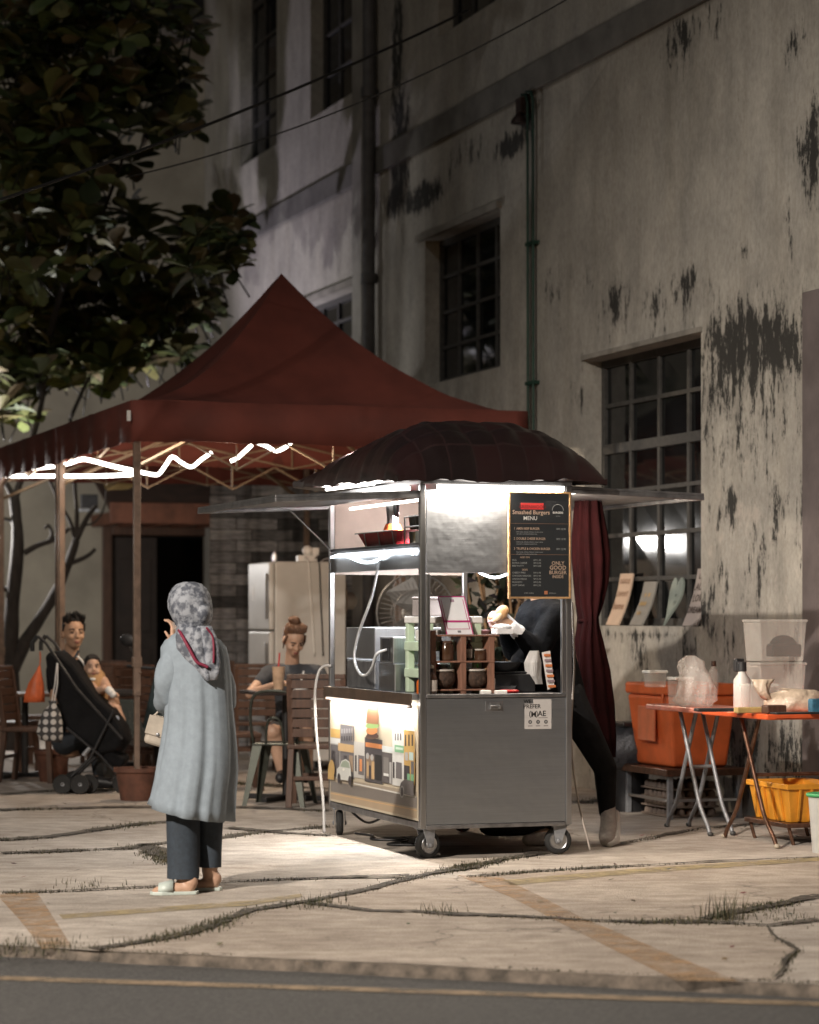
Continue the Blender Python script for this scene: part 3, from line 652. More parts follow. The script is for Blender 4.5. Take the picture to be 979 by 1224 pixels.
# upper part
b = MB(); b.box(.038, CW-.038, -.006, .012, 1.665, 2.15); UPP = mat('satin_steel_panel', (.40,.425,.465), .44, 1, .08, 4, .02, 24, (1,1,40), rvar=.06); add_bump(UPP, 4.0, .3, .03); b.build('upper_front_panel', UPP, cart, bevel=.004)
b = MB(); b.box(.62, .635, -.013, -.008, 1.62, 2.14); b.build('wooden_batten', WOODL, cart)
b = MB(); b.box(.0, CW, -.012, CL, 2.182, 2.205); b.build('roof_deck', STEEL, cart)
b = MB(); b.box(.004, .42, .03, CL-.033, 1.822, 1.842); b.build('shelf', mat('grey_shelf', (.10,.10,.105), .5, .4, .2, 8, .1), cart, bevel=.004)
b = MB(); b.box(.006, .012, .03, CL-.033, 1.69, 1.818); b.build('shelf_fascia', STEEL, cart, bevel=.002)
b = MB(); b.box(.037, CW-.037, CL-.024, CL-.008, 1.68, 2.17); b.build('back_board', mat('pinkish_back_board', (.72,.60,.54), .6, 0, .1, 4, .05), cart)
b = MB(); b.tube(smoothpath([(-.006,1.70,1.79),(-.006,1.45,1.80),(-.006,1.05,1.745),(-.006,.75,1.755),(-.006,.42,1.80),(-.006,.1,1.775)]), .007, 6); b.tube(smoothpath([(.3,.05,1.72),(.5,.09,1.64),(.7,.05,1.72),(.85,.3,1.68),(.85,1.2,1.70)]), .008, 6)
b.build('led_rope', LEDW, cart)
b = MB(); b.box(.10, CW-.06, -.040, -.016, 2.152, 2.178); b.build('front_tube', TUBE, cart)
TUBE_S = emit('lit_tube_side', (1.0, .95, .89), 7)
b = MB(); b.tube([(-.05,.06,2.155),(-.05,CL-.10,2.165)], .016, 10); b.tube([(-.13,.45,2.20),(-.10,1.5,2.215)], .009, 10); b.build('side_tube', TUBE_S, cart)
b = MB(); b.box(.03,.05,.08,CL-.35,2.085,2.10); b.build('inner_tube', TUBE_S, cart)
b = MB(); b.tube([(CW+.05,.06,2.150),(CW+.05,.9,2.150)], .010, 10); b.build('side_tube', emit('lit_tube_far_side', (.9,1.0,.92), 6), cart)
# flaps
def flap(sgn, z0, z1):
    b = MB(); x0 = 0-.0 if sgn < 0 else CW; d = sgn*.87
    t = .018
    for (ya, yb) in ((.0, CL),):
        b.add([(x0,ya,z0),(x0+d,ya,z1),(x0+d,yb,z1),(x0,yb,z0),(x0,ya,z0+t),(x0+d,ya,z1+t),(x0+d,yb,z1+t),(x0,yb,z0+t)], [(3,2,1,0),(4,5,6,7),(0,1,5,4),(1,2,6,5),(2,3,7,6),(3,0,4,7)])
    for y in (.01, CL-.01): b.bar((x0,y,z0-.012),(x0+d,y,z1-.012),.03,.024)
    b.bar((x0+d*.985,0,z1-.012),(x0+d*.985,CL,z1-.012),.03,.024)
    f = b.build('flap', STEEL_D, cart, bevel=.004)
    if sgn < 0:
      for y in (CL-.06,): MB().tube([(x0+sgn*.01,y,z0-.28),(x0+d*.32,y,z0+(z1-z0)*.32-.02)], .006, 8).build('gas_strut', STEEL_D, cart, smooth=40)
flap(-1, 2.125, 2.085); flap(1, 2.165, 2.135)
# domed roof of plastic tile sheet
def rh(a, c):
    c0 = .27; t_ = (c0-c)/c0 if c < c0 else (c-c0)/(1-c0)
    return max(0, 1-abs(2*a-1)**2.9)**.62*max(0, 1-t_**(2.4 if c < c0 else 1.7))**(.62 if c < c0 else .85)
b = MB(); NU, NV = 72, 96; X0, X1, Y0, Y1 = -.17, 1.14, -.10, 2.02; Z0 = 2.225
for i in range(NU+1):
    for j in range(NV+1):
        a, c = i/NU, j/NV; x = X0+(X1-X0)*a; y = Y0+(Y1-Y0)*c
        h = rh(a, c)
        rib = .012*abs(math.sin(math.pi*x/.16))**.5; step = .012*((c*9.0) % 1.0)
        b.v.append(Vector((x, y, Z0+.045*c*max(0, 1-a*1.2)+.335*h+rib+step+.020*mnoise.noise(Vector((x*4,y*4,0)))+.012*mnoise.noise(Vector((x*11,y*11,2))))))
for i in range(NU):
    for j in range(NV): b.f.append([i*(NV+1)+j, (i+1)*(NV+1)+j, (i+1)*(NV+1)+j+1, i*(NV+1)+j+1]); b.c.append(None)
ring = [i*(NV+1) for i in range(NU+1)]+[NU*(NV+1)+j for j in range(1, NV+1)]+[i*(NV+1)+NV for i in range(NU-1, -1, -1)]+[j for j in range(NV-1, 0, -1)]
n0 = len(b.v)
for k in ring: p = b.v[k]; b.v.append(Vector((p.x, p.y, p.z-.035)))
for k in range(len(ring)): k2 = (k+1) % len(ring); b.f.append([ring[k2], ring[k], n0+k, n0+k2]); b.c.append(None)
b.f.append([n0+k for k in range(len(ring))]); b.c.append(None)
rm = mat('brown_tile_sheet', (.020,.008,.008), .34, 0, .3, 5, .08, 20, spec=.5); 
nt = rm.node_tree; pb = [n for n in nt.nodes if n.type == 'BSDF_PRINCIPLED'][0]; bk = nd(nt, 'ShaderNodeTexBrick'); bk.inputs['Scale'].default_value = 1; bk.inputs['Brick Width'].default_value = .16; bk.inputs['Row Height'].default_value = .15; bk.offset = 0; bk.inputs['Mortar Size'].default_value = .006; bk.inputs['Color1'].default_value = c4((.009,.006,.006)); bk.inputs['Color2'].default_value = c4((.020,.008,.008)); bk.inputs['Mortar'].default_value = c4((.018,.010,.010))
tc = nd(nt, 'ShaderNodeTexCoord'); nt.links.new(tc.outputs['Object'], bk.inputs['Vector']); nt.links.new(bk.outputs[0], pb.inputs['Base Color'])
roof = b.build('roof', rm, cart, smooth=40)
# casters
def caster(x, y, turn):
    w = MB(); rot = Matrix.Rotation(rad(90), 3, 'X')
    Rm = rz(turn); c = Vector((x, y, .082))
    def tr(p): return c+Rm @ Vector(p)
    w.M = Matrix.Translation(c) @ Rm.to_4x4() @ Matrix.Rotation(rad(90), 4, 'X')
    w.lathe([(.045,-.018),(.070,-.022),(.080,-.014),(.082,0),(.080,.014),(.070,.022),(.045,.018)], seg=26)
    wo = w.build('wheel', RUBBER, cart, smooth=50)
    h = MB(); h.M = w.M; h.lathe([(.0,-.0235),(.018,-.0265),(.022,-.0205),(.044,-.0195),(.052,-.0245),(.054,-.0215)], seg=22); h.lathe([(.054,.0215),(.052,.0245),(.044,.0195),(.022,.0205),(.018,.0265),(0,.0235)], seg=22)
    h.build('hub', ALU, wo, smooth=50)
    f = MB(); f.M = Matrix.Translation(c) @ Rm.to_4x4()
    for s in (-1, 1):
        f.add([(-.055,s*.031,.098),(.035,s*.031,.098),(.018,s*.034,-.015),(-.018,s*.034,-.015),(-.055,s*.036,.098),(.035,s*.036,.098),(.018,s*.039,-.015),(-.018,s*.039,-.015)], [(0,1,2,3),(7,6,5,4),(0,4,5,1),(1,5,6,2),(2,6,7,3),(3,7,4,0)])
        f.ball((0,s*.041,0), (.014,.006,.014), seg=10, rings=6)
    f.box(-.062,.045,-.045,.045,.0905,.0965); f.lathe([(.03,.0),(.03,.012)], (0,0,.084), 14)
    f.build('caster_fork', GREYM, cart, bevel=.002)
caster(.065, .05, .25); caster(CW-.06, .06, 2.9); caster(.05, CL-.08, 1.3); caster(CW-.06, CL-.1, .4)
# latch, sticker on the front panel
b = MB(); b.box(.405,.515,-.0095,-.0045,.858,.915); b.build('latch_plate', STEEL_D, cart, bevel=.004)
b = MB(); b.box(.43,.49,-.020,-.010,.868,.905); b.tube([(.432,-.026,.872),(.432,-.028,.889),(.488,-.028,.889),(.488,-.026,.872)], .005, 8); b.build('latch', ALU, cart, bevel=.003)
b = MB(); x0, z0 = .652, .748; WHt=(.52,.50,.49); BK=(.02,.02,.02); GY=(.2,.19,.19)
b.prism([(.0,.0),(.17,.0),(.17,.175),(.055,.175),(.055,.15),(.0,.15)], lambda x,y: ((x0+x, -.0045, z0+y), (0,-1,0)), .0012, WHt)
e1, e3 = (1,0,0), (0,0,1)
b.text('WE', (x0-.006,-.0064,z0+.153), e1, e3, .030, BK, bold=.02); b.text('PREFER', (x0-.008,-.0064,z0+.122), e1, e3, .0345, BK, bold=.02)
b.text('M', (x0+.040,-.0064,z0+.072), e1, e3, .044, BK, bold=.03); b.text('AE', (x0+.083,-.0064,z0+.076), e1, e3, .045, BK, bold=.02)
b.tube([(x0+.056+.026*math.cos(rad(a)),-.0062,z0+.087+.026*math.sin(rad(a))) for a in range(130,231,20)], .0022, 4, col=BK); b.tube([(x0+.056+.026*math.cos(rad(a)),-.0062,z0+.087+.026*math.sin(rad(a))) for a in range(-50,51,20)], .0022, 4, col=BK)
b.box(x0+.088,x0+.145,-.0064,-.0058,z0+.064,z0+.068,GY)
for i, tx in enumerate(('scan', 'pay', 'done')):
    cx = x0+.035+.05*i; b.prism([(.012*math.cos(rad(a)), .012*math.sin(rad(a))) for a in range(0,360,24)], lambda x,y,cx=cx: ((cx+x,-.0058,z0+.042+y),(0,-1,0)), .0006, (.09,.09,.09)); b.prism([(.005*math.cos(rad(a)), .005*math.sin(rad(a))) for a in range(0,360,40)], lambda x,y,cx=cx: ((cx+x,-.0066,z0+.042+y),(0,-1,0)), .0003, (.35,.34,.34)); b.box(cx-.014,cx+.014,-.0064,-.0058,z0+.016,z0+.021,GY)
b.build('sticker', PAPER, cart)

# ------------------------------------------------------------------ menu board
t = at_cart('menu_board', 'black menu board in a light wooden frame hung on the cart front', 'menu board', .735, -.032, 1.515)
mw, mh = .395, .63
b = MB(); b.box(-mw/2+.012, mw/2-.012, -.004, .008, .012, mh-.012, (.016,.019,.022))
RD=(.55,.035,.035); TNc=(.45,.33,.25); WT=(.62,.62,.6); GYm=(.30,.31,.31); BR=(.22,.13,.09)
def q(x0, x1, z0, z1, col, y=-.0052): b.box(x0, x1, y, -.0041, z0, z1, col)
def T(tx, x, z, s, col, al='LEFT', bold=.0, sx=1): b.text(tx, (x,-.0066,z), (1,0,0), (0,0,1), s, col, al, bold, sx)
q(-.12,.025,.525,.562,RD); T('GREENWOOD', -.047,.531,.026,(.12,.01,.01),'CENTER',.02)
T('Smashed Burgers', -.055,.496,.034,TNc,'CENTER',.015); T('MENU', -.06,.462,.032,WT,'CENTER',.01)
b.tube([(.115+.036*math.cos(rad(a)),-.0052,.52+.036*math.sin(rad(a))) for a in range(0,181,15)], .0016, 4, col=GYm); T('BURGERS', .115,.502,.016,WT,'CENTER',.03); T('- since -', .115,.484,.012,GYm,'CENTER')
q(-mw/2+.016, mw/2-.016, .4405,.4425,BR); q(-mw/2+.016, mw/2-.016, .2585,.2605,BR)
for i, (nm, pr) in enumerate((('AMERI BEEF BURGER','RM 10.90'), ('DOUBLE CHEESE BURGER','RM 13.90'), ('TRUFFLE & CHICKEN BURGER','RM 12.90'))):
    z = .405-.059*i; T(str(i+1), -.165,z,.02,TNc); T(nm, -.148,z,.0195,TNc,bold=.01,sx=.82); T(pr, .165,z,.017,GYm,'RIGHT',sx=.9)
    T('beef patty, cheese, lettuce, house sauce', -.148,z-.016,.0105,GYm); T('served in a toasted potato bun', -.148,z-.028,.0105,GYm)
T('ADD ON', -.095,.238,.015,TNc,'CENTER'); T('SIDES', -.095,.165,.015,TNc,'CENTER')
for i, (nm, pr) in enumerate((('EGG','RM 1.50'), ('EXTRA CHEESE','RM 2.00'), ('BEEF PATTY','RM 4.00'))): T(nm, -.175,.222-.017*i,.014,GYm); T(pr, -.04,.222-.017*i,.014,GYm)
for i, (nm, pr) in enumerate((('CHEESY FRIES','RM 6.90'), ('CHICKEN WEDGES','RM 7.90'), ('ONION RINGS','RM 5.90'), ('NUGGETS','RM 5.90'), ('SOFT DRINK','RM 2.50'))): T(nm, -.175,.148-.0185*i,.014,GYm); T(pr, -.04,.148-.0185*i,.014,GYm)
T('ONLY', .115,.20,.03,TNc,'CENTER',.01); T('GOOD', .115,.172,.034,TNc,'CENTER',.02); T('BURGER', .115,.145,.030,TNc,'CENTER',.01); T('INSIDE', .115,.122,.024,TNc,'CENTER',.01)
q(.03,.05,.026,.046,(.42,.16,.08)); T('follow us', .058,.03,.012,GYm); T('order online', -.10,.03,.012,GYm)
b.build('menu_face', PAPER, t)
b = MB(); b.box(-mw/2, mw/2, -.010, .010, 0, .0115); b.box(-mw/2, mw/2, -.010, .010, mh-.0115, mh); b.box(-mw/2, -mw/2+.0115, -.010, .010, .012, mh-.012); b.box(mw/2-.0115, mw/2, -.010, .010, .012, mh-.012)
b.build('frame', WOODL, t, bevel=.002)

# ------------------------------------------------------------------ things on and in the cart
x, z = cloc(556, 832, .10)
rx0, rx1, rzb = .085, .485, .956
t = at_cart('wooden_rack', 'small two-tier wooden condiment rack on the front counter of the cart', 'rack', rx0, .05, rzb)
L = rx1-rx0
for xx, hh in ((0,.375),(L/2-.012,.337),(L-.035,.337)): MB().box(xx, xx+.035, 0, .13, 0, hh).build('upright', WOODR, t, bevel=.003)
for zz in (.02, .185, .338):
    b = MB(); b.box(-.002 if zz<.3 else .036, L+.03*(zz > .3), -.004, .134, zz, zz+.010); b.build('shelf', WOODR, t, bevel=.002)
JG = mat('brown_sauce_jar', (.07,.035,.02), .15, 0, .4, 12, 0, spec=.7); LID = mat('pale_lid', (.5,.47,.43), .4, 0, .1, 10, 0); WICK = mat('dark_wicker', (.05,.028,.018), .8, 0, .5, 40, .8, 60)
def jar(name, label, x, y, z, r, h, m=JG, lidm=LID, group='condiments in the wooden rack'):
    t = at_cart(name, label, 'jar', x, y, z, group=group)
    MB().lathe([(r*.9,0),(r,.008),(r,h*.75),(r*.8,h*.86),(r*.8,h*.9)], seg=18).build('glass_body', m, t, smooth=40)
    MB().lathe([(r*.86,h*.88),(r*.88,h*.9),(r*.88,h),(0,h+.001)], seg=18).build('lid', lidm, t, smooth=40)
jar('sauce_jar', 'wide brown square-shouldered jar in the upper left of the wooden rack', .205, .11, rzb+.196, .042, .115, lidm=WOODD)
jar('sauce_jar', 'squat black jar in the upper right of the wooden rack', .415, .11, rzb+.196, .036, .068)
def bottle(label, x, y, z, r, h, m=BOTTLE, capm=LID, lab=None, group=None):
    t = at_cart('sauce_bottle', label, 'bottle', x, y, z, group=group)
    MB().lathe([(r*.92,0),(r,.01),(r,h*.55),(r*.86,h*.64),(r*.38,h*.74),(r*.34,h*.9)], seg=18).build('glass_body', m, t, smooth=40)
    MB().lathe([(r*.40,h*.895),(r*.42,h*.9),(r*.42,h),(0,h+.001)], seg=14).build('cap', capm, t, smooth=40)
    if lab: MB().lathe([(r*1.012,h*.12),(r*1.012,h*.5)], seg=18).build('paper_label', lab, t, smooth=60)
PL = mat('paper_label', (.35,.31,.28), .6, 0, .3, 30, 0)
bottle('slim dark dropper bottle with pale label in the upper right of the rack', .345, .11, rzb+.196, .022, .135, lab=PL)
bottle('tall dark glass sauce bottle standing left of the wooden rack', .040+.02, .07, .956, .040, .30, capm=BLACK)
bottle('dark bottle with grey oval label partly in front of the rack post', .088, .035, .956, .030, .17, lab=PL)
bottle('short bottle with red cap in the front left corner of the counter', .03+.015, .12, .956, .022, .12, m=mat('orange_sauce', (.5,.12,.02), .3, 0, .3, 10, 0), capm=BLACK)
for lab, xx in (('round dark wicker basket in the lower left of the rack', .185), ('round dark wicker basket with straws in the lower right of the rack', .385)):
    t = at_cart('wicker_basket', lab, 'basket', xx, .105, rzb+.031, group='baskets in the wooden rack')
    MB().ball((0,0,.062), (.072,.055,.062), seg=20, rings=12).build('basket_body', WICK, t, smooth=180)
    MB().tube([(.058*math.cos(a*.35),.044*math.sin(a*.35),.108) for a in range(19)], .007, 6).build('rim', LID, t, smooth=180)
t = at_cart('drinking_straw', 'bright green straw in the right wicker basket', 'straw', .40, .10, rzb+.10); MB().tube([(0,0,0),(-.004,0,.075)], .005, 8).build('straw', mat('green_straw', (.1,.5,.12), .4, 0, .1, 5, 0), t)
t = at_cart('wooden_spoon', 'small wooden scoop leaning out of the right basket', 'scoop', .42, .10, rzb+.10); MB().tube([(0,0,0),(.04,0,.07)], .007, 8).ball((.045,0,.075), (.014,.006,.014)).build('handle', WOODL, t, smooth=180)
b = MB(); b.lathe([(.022,0),(.024,.085),(.018,.095),(0,.096)], seg=14); o = b.build('salt_shaker', LID, smooth=40, loc=cart_pt(.475,.08,.956), rotz=TH); tag(o, 'pale shaker at the right foot of the wooden rack', 'shaker')
# payment stand
t = at_cart('payment_stand', 'white tilted payment placard with magenta border on top of the rack', 'placard', .29, .115, rzb+.349)
tl = math.tan(rad(-9)); MG=(.42,.03,.16); b = MB()
def fr(x, y): return ((x-.16*y, .25*y, y), (0,-1,.2))
def rr(x0, x1, y0, y1, col, t): b.prism([(x0,y0),(x1,y0),(x1,y1),(x0,y1)], fr, t, col)
rr(-.085,.085,0,.225,(.74,.74,.76),.004)
for a in ((-.085,.085,.219,.225),(-.085,-.079,.0,.225),(.079,.085,.0,.225),(-.085,.085,.07,.082),(-.07,.07,.030,.033),(-.07,-.067,.030,.205),(.067,.07,.030,.205)): rr(*a, MG, .0055)
rr(-.012,.012,.19,.206,(.35,.25,.3),.0055); rr(-.01,.01,.01,.022,(.2,.2,.22),.0055)
b.build('placard', PAPER, t)
b = MB(); b.add([(-.08,.01,0),(.08,.01,0),(.08,.10,0),(-.08,.10,0),(-.10,.055,.2),(.06,.055,.2)], [(3,2,1,0),(0,1,5,4),(3,4,5,2),(0,4,3),(1,2,5)]); b.build('easel_foot', WHITE, t)
# pan, red packets, tray at the back, white shelf with grey box, pink bowl
b = MB(); b.lathe([(.0,0),(.075,0),(.09,.028),(.093,.03),(.088,.03),(.07,.008),(0,.007)], seg=24); o = b.build('frying_pan', STEEL, smooth=40, loc=cart_pt(.585,.20,.97), rotz=TH); tag(o, 'shallow steel pan on the counter right of the wooden rack', 'pan')
b = MB(); b.ball((0,0,.012), (.055,.03,.014), seg=12, rings=6); b.ball((.05,.01,.012), (.04,.025,.013), seg=12, rings=6); o = b.build('sauce_packet', mat('red_foil', (.45,.02,.02), .3, 0, .3, 15, .6, 40), smooth=180, loc=cart_pt(.56,.06,.957), rotz=TH); tag(o, 'crumpled red packet on the front edge of the counter', 'packet')
b = MB(); b.box(-.03,.03,-.02,.02,0,.022); b.box(.06,.13,-.02,.02,0,.02); o = b.build('napkin_pack', WHITE, bevel=.004, loc=cart_pt(.42,.03,.957), rotz=TH); tag(o, 'small white packs under the lower shelf of the rack', 'packs')
t = at_cart('mint_shelf_rack', 'pale mint plastic tiered rack inside the left half of the cart', 'rack', .10, .16, .956)
for xx in (0, .30):
    for yy in (0, .34): MB().box(xx, xx+.045, yy, yy+.05, 0, .414).build('upright', MINT, t, bevel=.006)
for zz in (.09, .25, .415):
    b = MB(); b.box(-.005, .35, -.005, .395, zz, zz+.04 if zz > .4 else zz+.055); b.build('shelf', MINT if zz < .4 else WHITE, t, bevel=.006)
b = MB(); b.box(-.09,.09,-.07,.07,0,.10); b.box(-.095,.095,-.075,.075,.1003,.115); o = b.build('grey_storage_box', mat('greyish_pink_box', (.38,.34,.34), .5, 0, .15, 6, .05), bevel=.008, loc=cart_pt(.20,.38,1.412), rotz=TH); tag(o, 'greyish lidded box on the white top of the mint rack', 'box')
b = MB(); b.lathe([(.03,0),(.07,.02),(.072,.022),(.03,.004)], seg=16); o = b.build('small_tub', mat('red_tub', (.5,.05,.04), .4, 0, .1, 8, 0), smooth=40, loc=cart_pt(.13,.2,1.105), rotz=TH); tag(o, 'small red tub on the lower tier of the mint rack', 'tub')
for k, (yy, zz) in enumerate(((.22,1.262),(.38,1.262))):
    b = MB(); b.box(-.04,.04,-.05,.05,0,.07); o = b.build('white_container', WHITE, bevel=.01, loc=cart_pt(.16,yy,zz), rotz=TH); tag(o, ('white container nearest the front on the middle tier of the mint rack', 'white container further back on the middle tier of the mint rack')[k], 'container', 'containers on the mint rack')
b = MB(); b.lathe([(.0,0),(.06,0),(.15,.075),(.156,.08),(.145,.076),(.055,.01),(0,.009)], seg=28); o = b.build('pink_bowl', mat('pink_plastic', (.50,.22,.22), .4, 0, .1, 5, 0), smooth=40, loc=cart_pt(.42,.36,1.25), rotz=TH); tag(o, 'wide pink plastic bowl behind the wooden rack', 'bowl')
b = MB(); b.box(-.12,.12,-.1,.1,0,.288); o = b.build('steel_box', STEEL, bevel=.01, loc=cart_pt(.42,.40,.956), rotz=TH); tag(o, 'steel box carrying the pink bowl behind the wooden rack', 'steel box')
# left bay: grill boxes, knives, cable, tray, moka pot, cups
t = at_cart('griddle', 'steel griddle with a tall splash back in the rear left of the cart', 'griddle', .08, .98, .956)
b = MB(); b.box(0,.5,.10,.66,.0,.18); b.build('griddle_body', STEEL_D, t, bevel=.008)
b = MB(); b.box(0.0,.012,.10,.66,.19,.385); b.box(.0,.5,.66,.672,.18,.385); b.box(.0,.5,.086,.098,.18,.385); b.build('splash_guard', STEEL, t, bevel=.003)
t = at_cart('warmer_box', 'two stacked brushed steel boxes with a black socket left of the mint rack', 'steel box', .05, .60, .956)
b = MB(); b.box(0,.30,0,.30,0,.17); b.build('lower_box', STEEL, t, bevel=.006); b = MB(); b.box(.0,.28,.03,.28,.1705,.33); b.build('upper_box', STEEL, t, bevel=.006); b = MB(); b.box(-.006,-.001,.09,.22,.185,.32); b.build('socket_plate', BLACK, t, bevel=.002)
for k, (yy, hh, lb) in enumerate(((.93,.43,'longest steel knife standing behind the grill splash guard'),(.85,.42,'middle steel spatula standing behind the steel boxes'),(.79,.425,'shorter steel spatula next to the fan view in the cart'))):
    b = MB(); b.box(-.003,.003,-.013,.013,.0,hh); o = b.build('kitchen_blade', STEEL, bevel=.002, loc=cart_pt(.32,yy,.956), rotz=TH); tag(o, lb, 'utensil', 'utensils standing in the cart')
b = MB(); b.tube(smoothpath([(.02,.70,1.83),(.0,.74,1.74),(-.0,.90,1.52),(-.01,1.12,1.30),(-.01,1.20,1.15),(-.01,1.10,1.06),(-.012,.96,1.05),(-.012,.84,1.10),(-.01,.76,1.18),(.042,.72,1.21)], 8), .0095, 8); o = b.build('grey_cable', mat('grey_cable_sheath', (.50,.52,.54), .5, 0, .1, 10, 0), smooth=180, loc=CP, rotz=TH); tag(o, 'grey cable looping from the shelf down to the steel boxes', 'cable')
t = at_cart('red_tray', 'red tray in a wire holder on the upper shelf of the cart', 'tray', .06, .52, 1.843)
b = MB(); b.add([(0,.08,.0),(.22,.08,0),(.22,.66,0),(0,.66,0),(-.02,0,.085),(.25,0,.085),(.25,.76,.085),(-.02,.76,.085)], [(3,2,1,0),(0,1,5,4),(1,2,6,5),(2,3,7,6),(3,0,4,7)]); b.build('tray_body', mat('red_plastic', (.42,.025,.035), .4, 0, .1, 8, .03), t, solid=.004)
b = MB(); b.tube([(-.03,-.03,.086),(-.03,.79,.086)], .004, 6)
for yy in (.08, .35, .62): b.tube([(-.028,yy,.086),(-.012,yy,.0)], .0035, 6)
b.build('wire_holder', ALU, t)
t = at_cart('moka_pot', 'little orange-based metal coffee pot standing above the red tray', 'coffee pot', .10, .78, 1.935)
b = MB(); b.lathe([(.06,-.03),(.062,0),(.045,.04)], seg=10); b.build('pot_base', ORANGE, t); b = MB(); b.lathe([(.04,.041),(.036,.06),(.045,.16),(.047,.165),(0,.17)], seg=10); b.build('pot_top', STEEL, t); b = MB(); b.box(-.008,.008,-.09,-.05,.08,.16); b.build('handle', BLACK, t)
b = MB(); b.box(-.004,.25,0,.62,0,.010); o = b.build('wire_shelf_board', WOODR, bevel=.002, loc=cart_pt(.04,.55,1.93-.027), rotz=TH); bpy.data.objects.remove(o)
t = at_cart('cup_rack', 'metal rack of dark cups at the front end of the upper shelf', 'cup rack', .06, .10, 1.843)
b = MB(); 
for yy in (0, .34): b.tube([(0,yy,0),(0,yy,.16)], .005, 6)
b.tube([(0,0,.10),(0,.34,.10)], .005, 6); b.tube([(0,0,.16),(0,.34,.16)], .004, 6); b.build('rack_wire', ALU, t)
for k in range(3): b = MB(); b.lathe([(.035,0),(.045,.08),(.047,.082),(.042,.08),(.0,.005)], (.05,.06+.11*k,.085), 14); b.build('cup', mat('dark_cup', (.05,.055,.05), .3, 0, .2, 5, 0), t, smooth=40)
for k in range(3): b = MB(); b.lathe([(.04,0),(.042,.07),(0,.071)], (.05,.06+.11*k,.002), 14); b.build('cup', mat('steel_cup', (.4,.42,.4), .3, .8, .2, 5, 0), t, smooth=40)
# white power cable off the rear left corner, under-cart cable, dark bundle
b = MB(); b.tube(smoothpath([(.0,CL-.06,1.09),(-.03,CL-.02,1.09),(-.065,CL+.0,1.05),(-.09,CL+.0,.92),(-.085,CL,.7),(-.06,CL,.45),(-.035,CL,.2),(-.03,CL,.012)], 8), .0095, 10); o = b.build('white_hose', mat('white_hose', (.36,.345,.33), .5, 0, .1, 10, 0), smooth=180, loc=CP, rotz=TH); tag(o, 'white hose bending down the rear left corner of the cart to the ground', 'hose')
b = MB(); b.tube(smoothpath([(.15,CL-.1,.012),(.2,CL-.3,.012),(.12,CL-.55,.012),(.3,CL-.7,.012),(.1,CL-.9,.012),(.25,CL-1.0,.012)], 8), .008, 6); b.tube(smoothpath([(.1,CL-.1,.175),(.15,CL-.35,.10),(.2,CL-.6,.17)], 8), .008, 6); o = b.build('loose_cable', BLACK, smooth=180, loc=CP, rotz=TH); tag(o, 'black cable lying loose under the cart', 'cable')
b = MB(); b.tube(smoothpath([(1.0,.10,1.50),(1.02,.12,1.1),(1.0,.12,.7),(1.03,.10,.35),(1.09,.04,.02)], 8), .006, 6); o = b.build('pale_cord', mat('pale_cord', (.45,.40,.36), .7, 0, .1, 10, 0), smooth=180, loc=CP, rotz=TH); tag(o, 'thin pale cord hanging down the right side of the cart to the ground', 'cord')
b = MB(); b.M = Matrix.Diagonal((1,1,1,1)); b.ball((0,0,.05), (.20,.10,.055), seg=18, rings=9); b.ball((-.1,.02,.04), (.13,.09,.045), seg=14, rings=8); b.ball((.15,-.01,.06), (.09,.08,.06), seg=14, rings=8); o = b.build('black_bundle', BLACKCLOTH, smooth=180, loc=cart_pt(1.12,1.35,.0), rotz=TH); tag(o, 'low black bundle lying on the ground behind the cart', 'bundle')
# maroon cloth tied in the middle
def cloth(rings, n=60, k=9, amp=.16, ph=0): 
    b = MB(); b.loft(rings, n, lambda i, t, w: 1+amp*math.sin(k*w+ph+2.2*t)+.06*math.sin((k+4)*w+1+5*t), caps=(True, True)); return b
cx, cz = 1.30, 0
px = lambda x: cloc(x, 0, 1.05)[0]
t = at_cart('maroon_curtain', 'maroon cloth curtain tied in the middle beside the right side of the cart', 'curtain', 0, 1.05, 0)
def ringpx(xl, xr, y): a, z = cloc(xl, y, 1.05); c, _ = cloc(xr, y, 1.05); return ((a+c)/2, 0, z, (c-a)/2, .11, 0)
rg = [ringpx(705,731,905), ringpx(697,731,880), ringpx(689,729,842), ringpx(688,724,800), ringpx(690,717,770), ringpx(694,711,748), ringpx(695,710,738), ringpx(692,716,722), ringpx(690,723,695), ringpx(688,725,665), ringpx(688,722,640), ringpx(690,716,610), ringpx(692,712,588)]
cloth(rg).build('curtain_cloth', MAROON, t, smooth=180)
b = MB(); a, z = cloc(702.5, 742, 1.05); b.tube([(a+.05*math.cos(w*.4), .07*math.sin(w*.4), z) for w in range(17)], .012, 6); b.build('tie', MAROON, t, smooth=180)

# more kitchen things on the deck
bottle('clear oil bottle behind the wooden rack', .17, .24, .956, .032, .27, m=mat('oil_bottle', (.42,.28,.08), .15, 0, .2, 8, 0), capm=LID)
bottle('white squeeze bottle between the rack and the pan', .52, .26, .956, .028, .20, m=WHITE, capm=mat('red_cap', (.5,.03,.03), .4, 0, .1, 5, 0))
for k, (xx, hh, lb) in enumerate(((.30,.13,'steel canister behind the middle post of the rack'),(.235,.17,'taller steel canister behind the upper left jar'))):
    b = MB(); b.lathe([(.045,0),(.047,hh*.94),(.049,hh),(0,hh+.004)], seg=20); o = b.build('steel_canister', STEEL, smooth=40, loc=cart_pt(xx,.27,.956), rotz=TH); tag(o, lb, 'canister')
b = MB(); b.box(-.16,.16,-.12,.12,0,.11); b.box(-.15,.15,-.11,.11,.112,.125); o = b.build('gas_stove', BLACK, bevel=.008, loc=cart_pt(.66,.36,.956), rotz=TH); tag(o, 'black gas stove behind the pan, beside the vendor', 'stove')
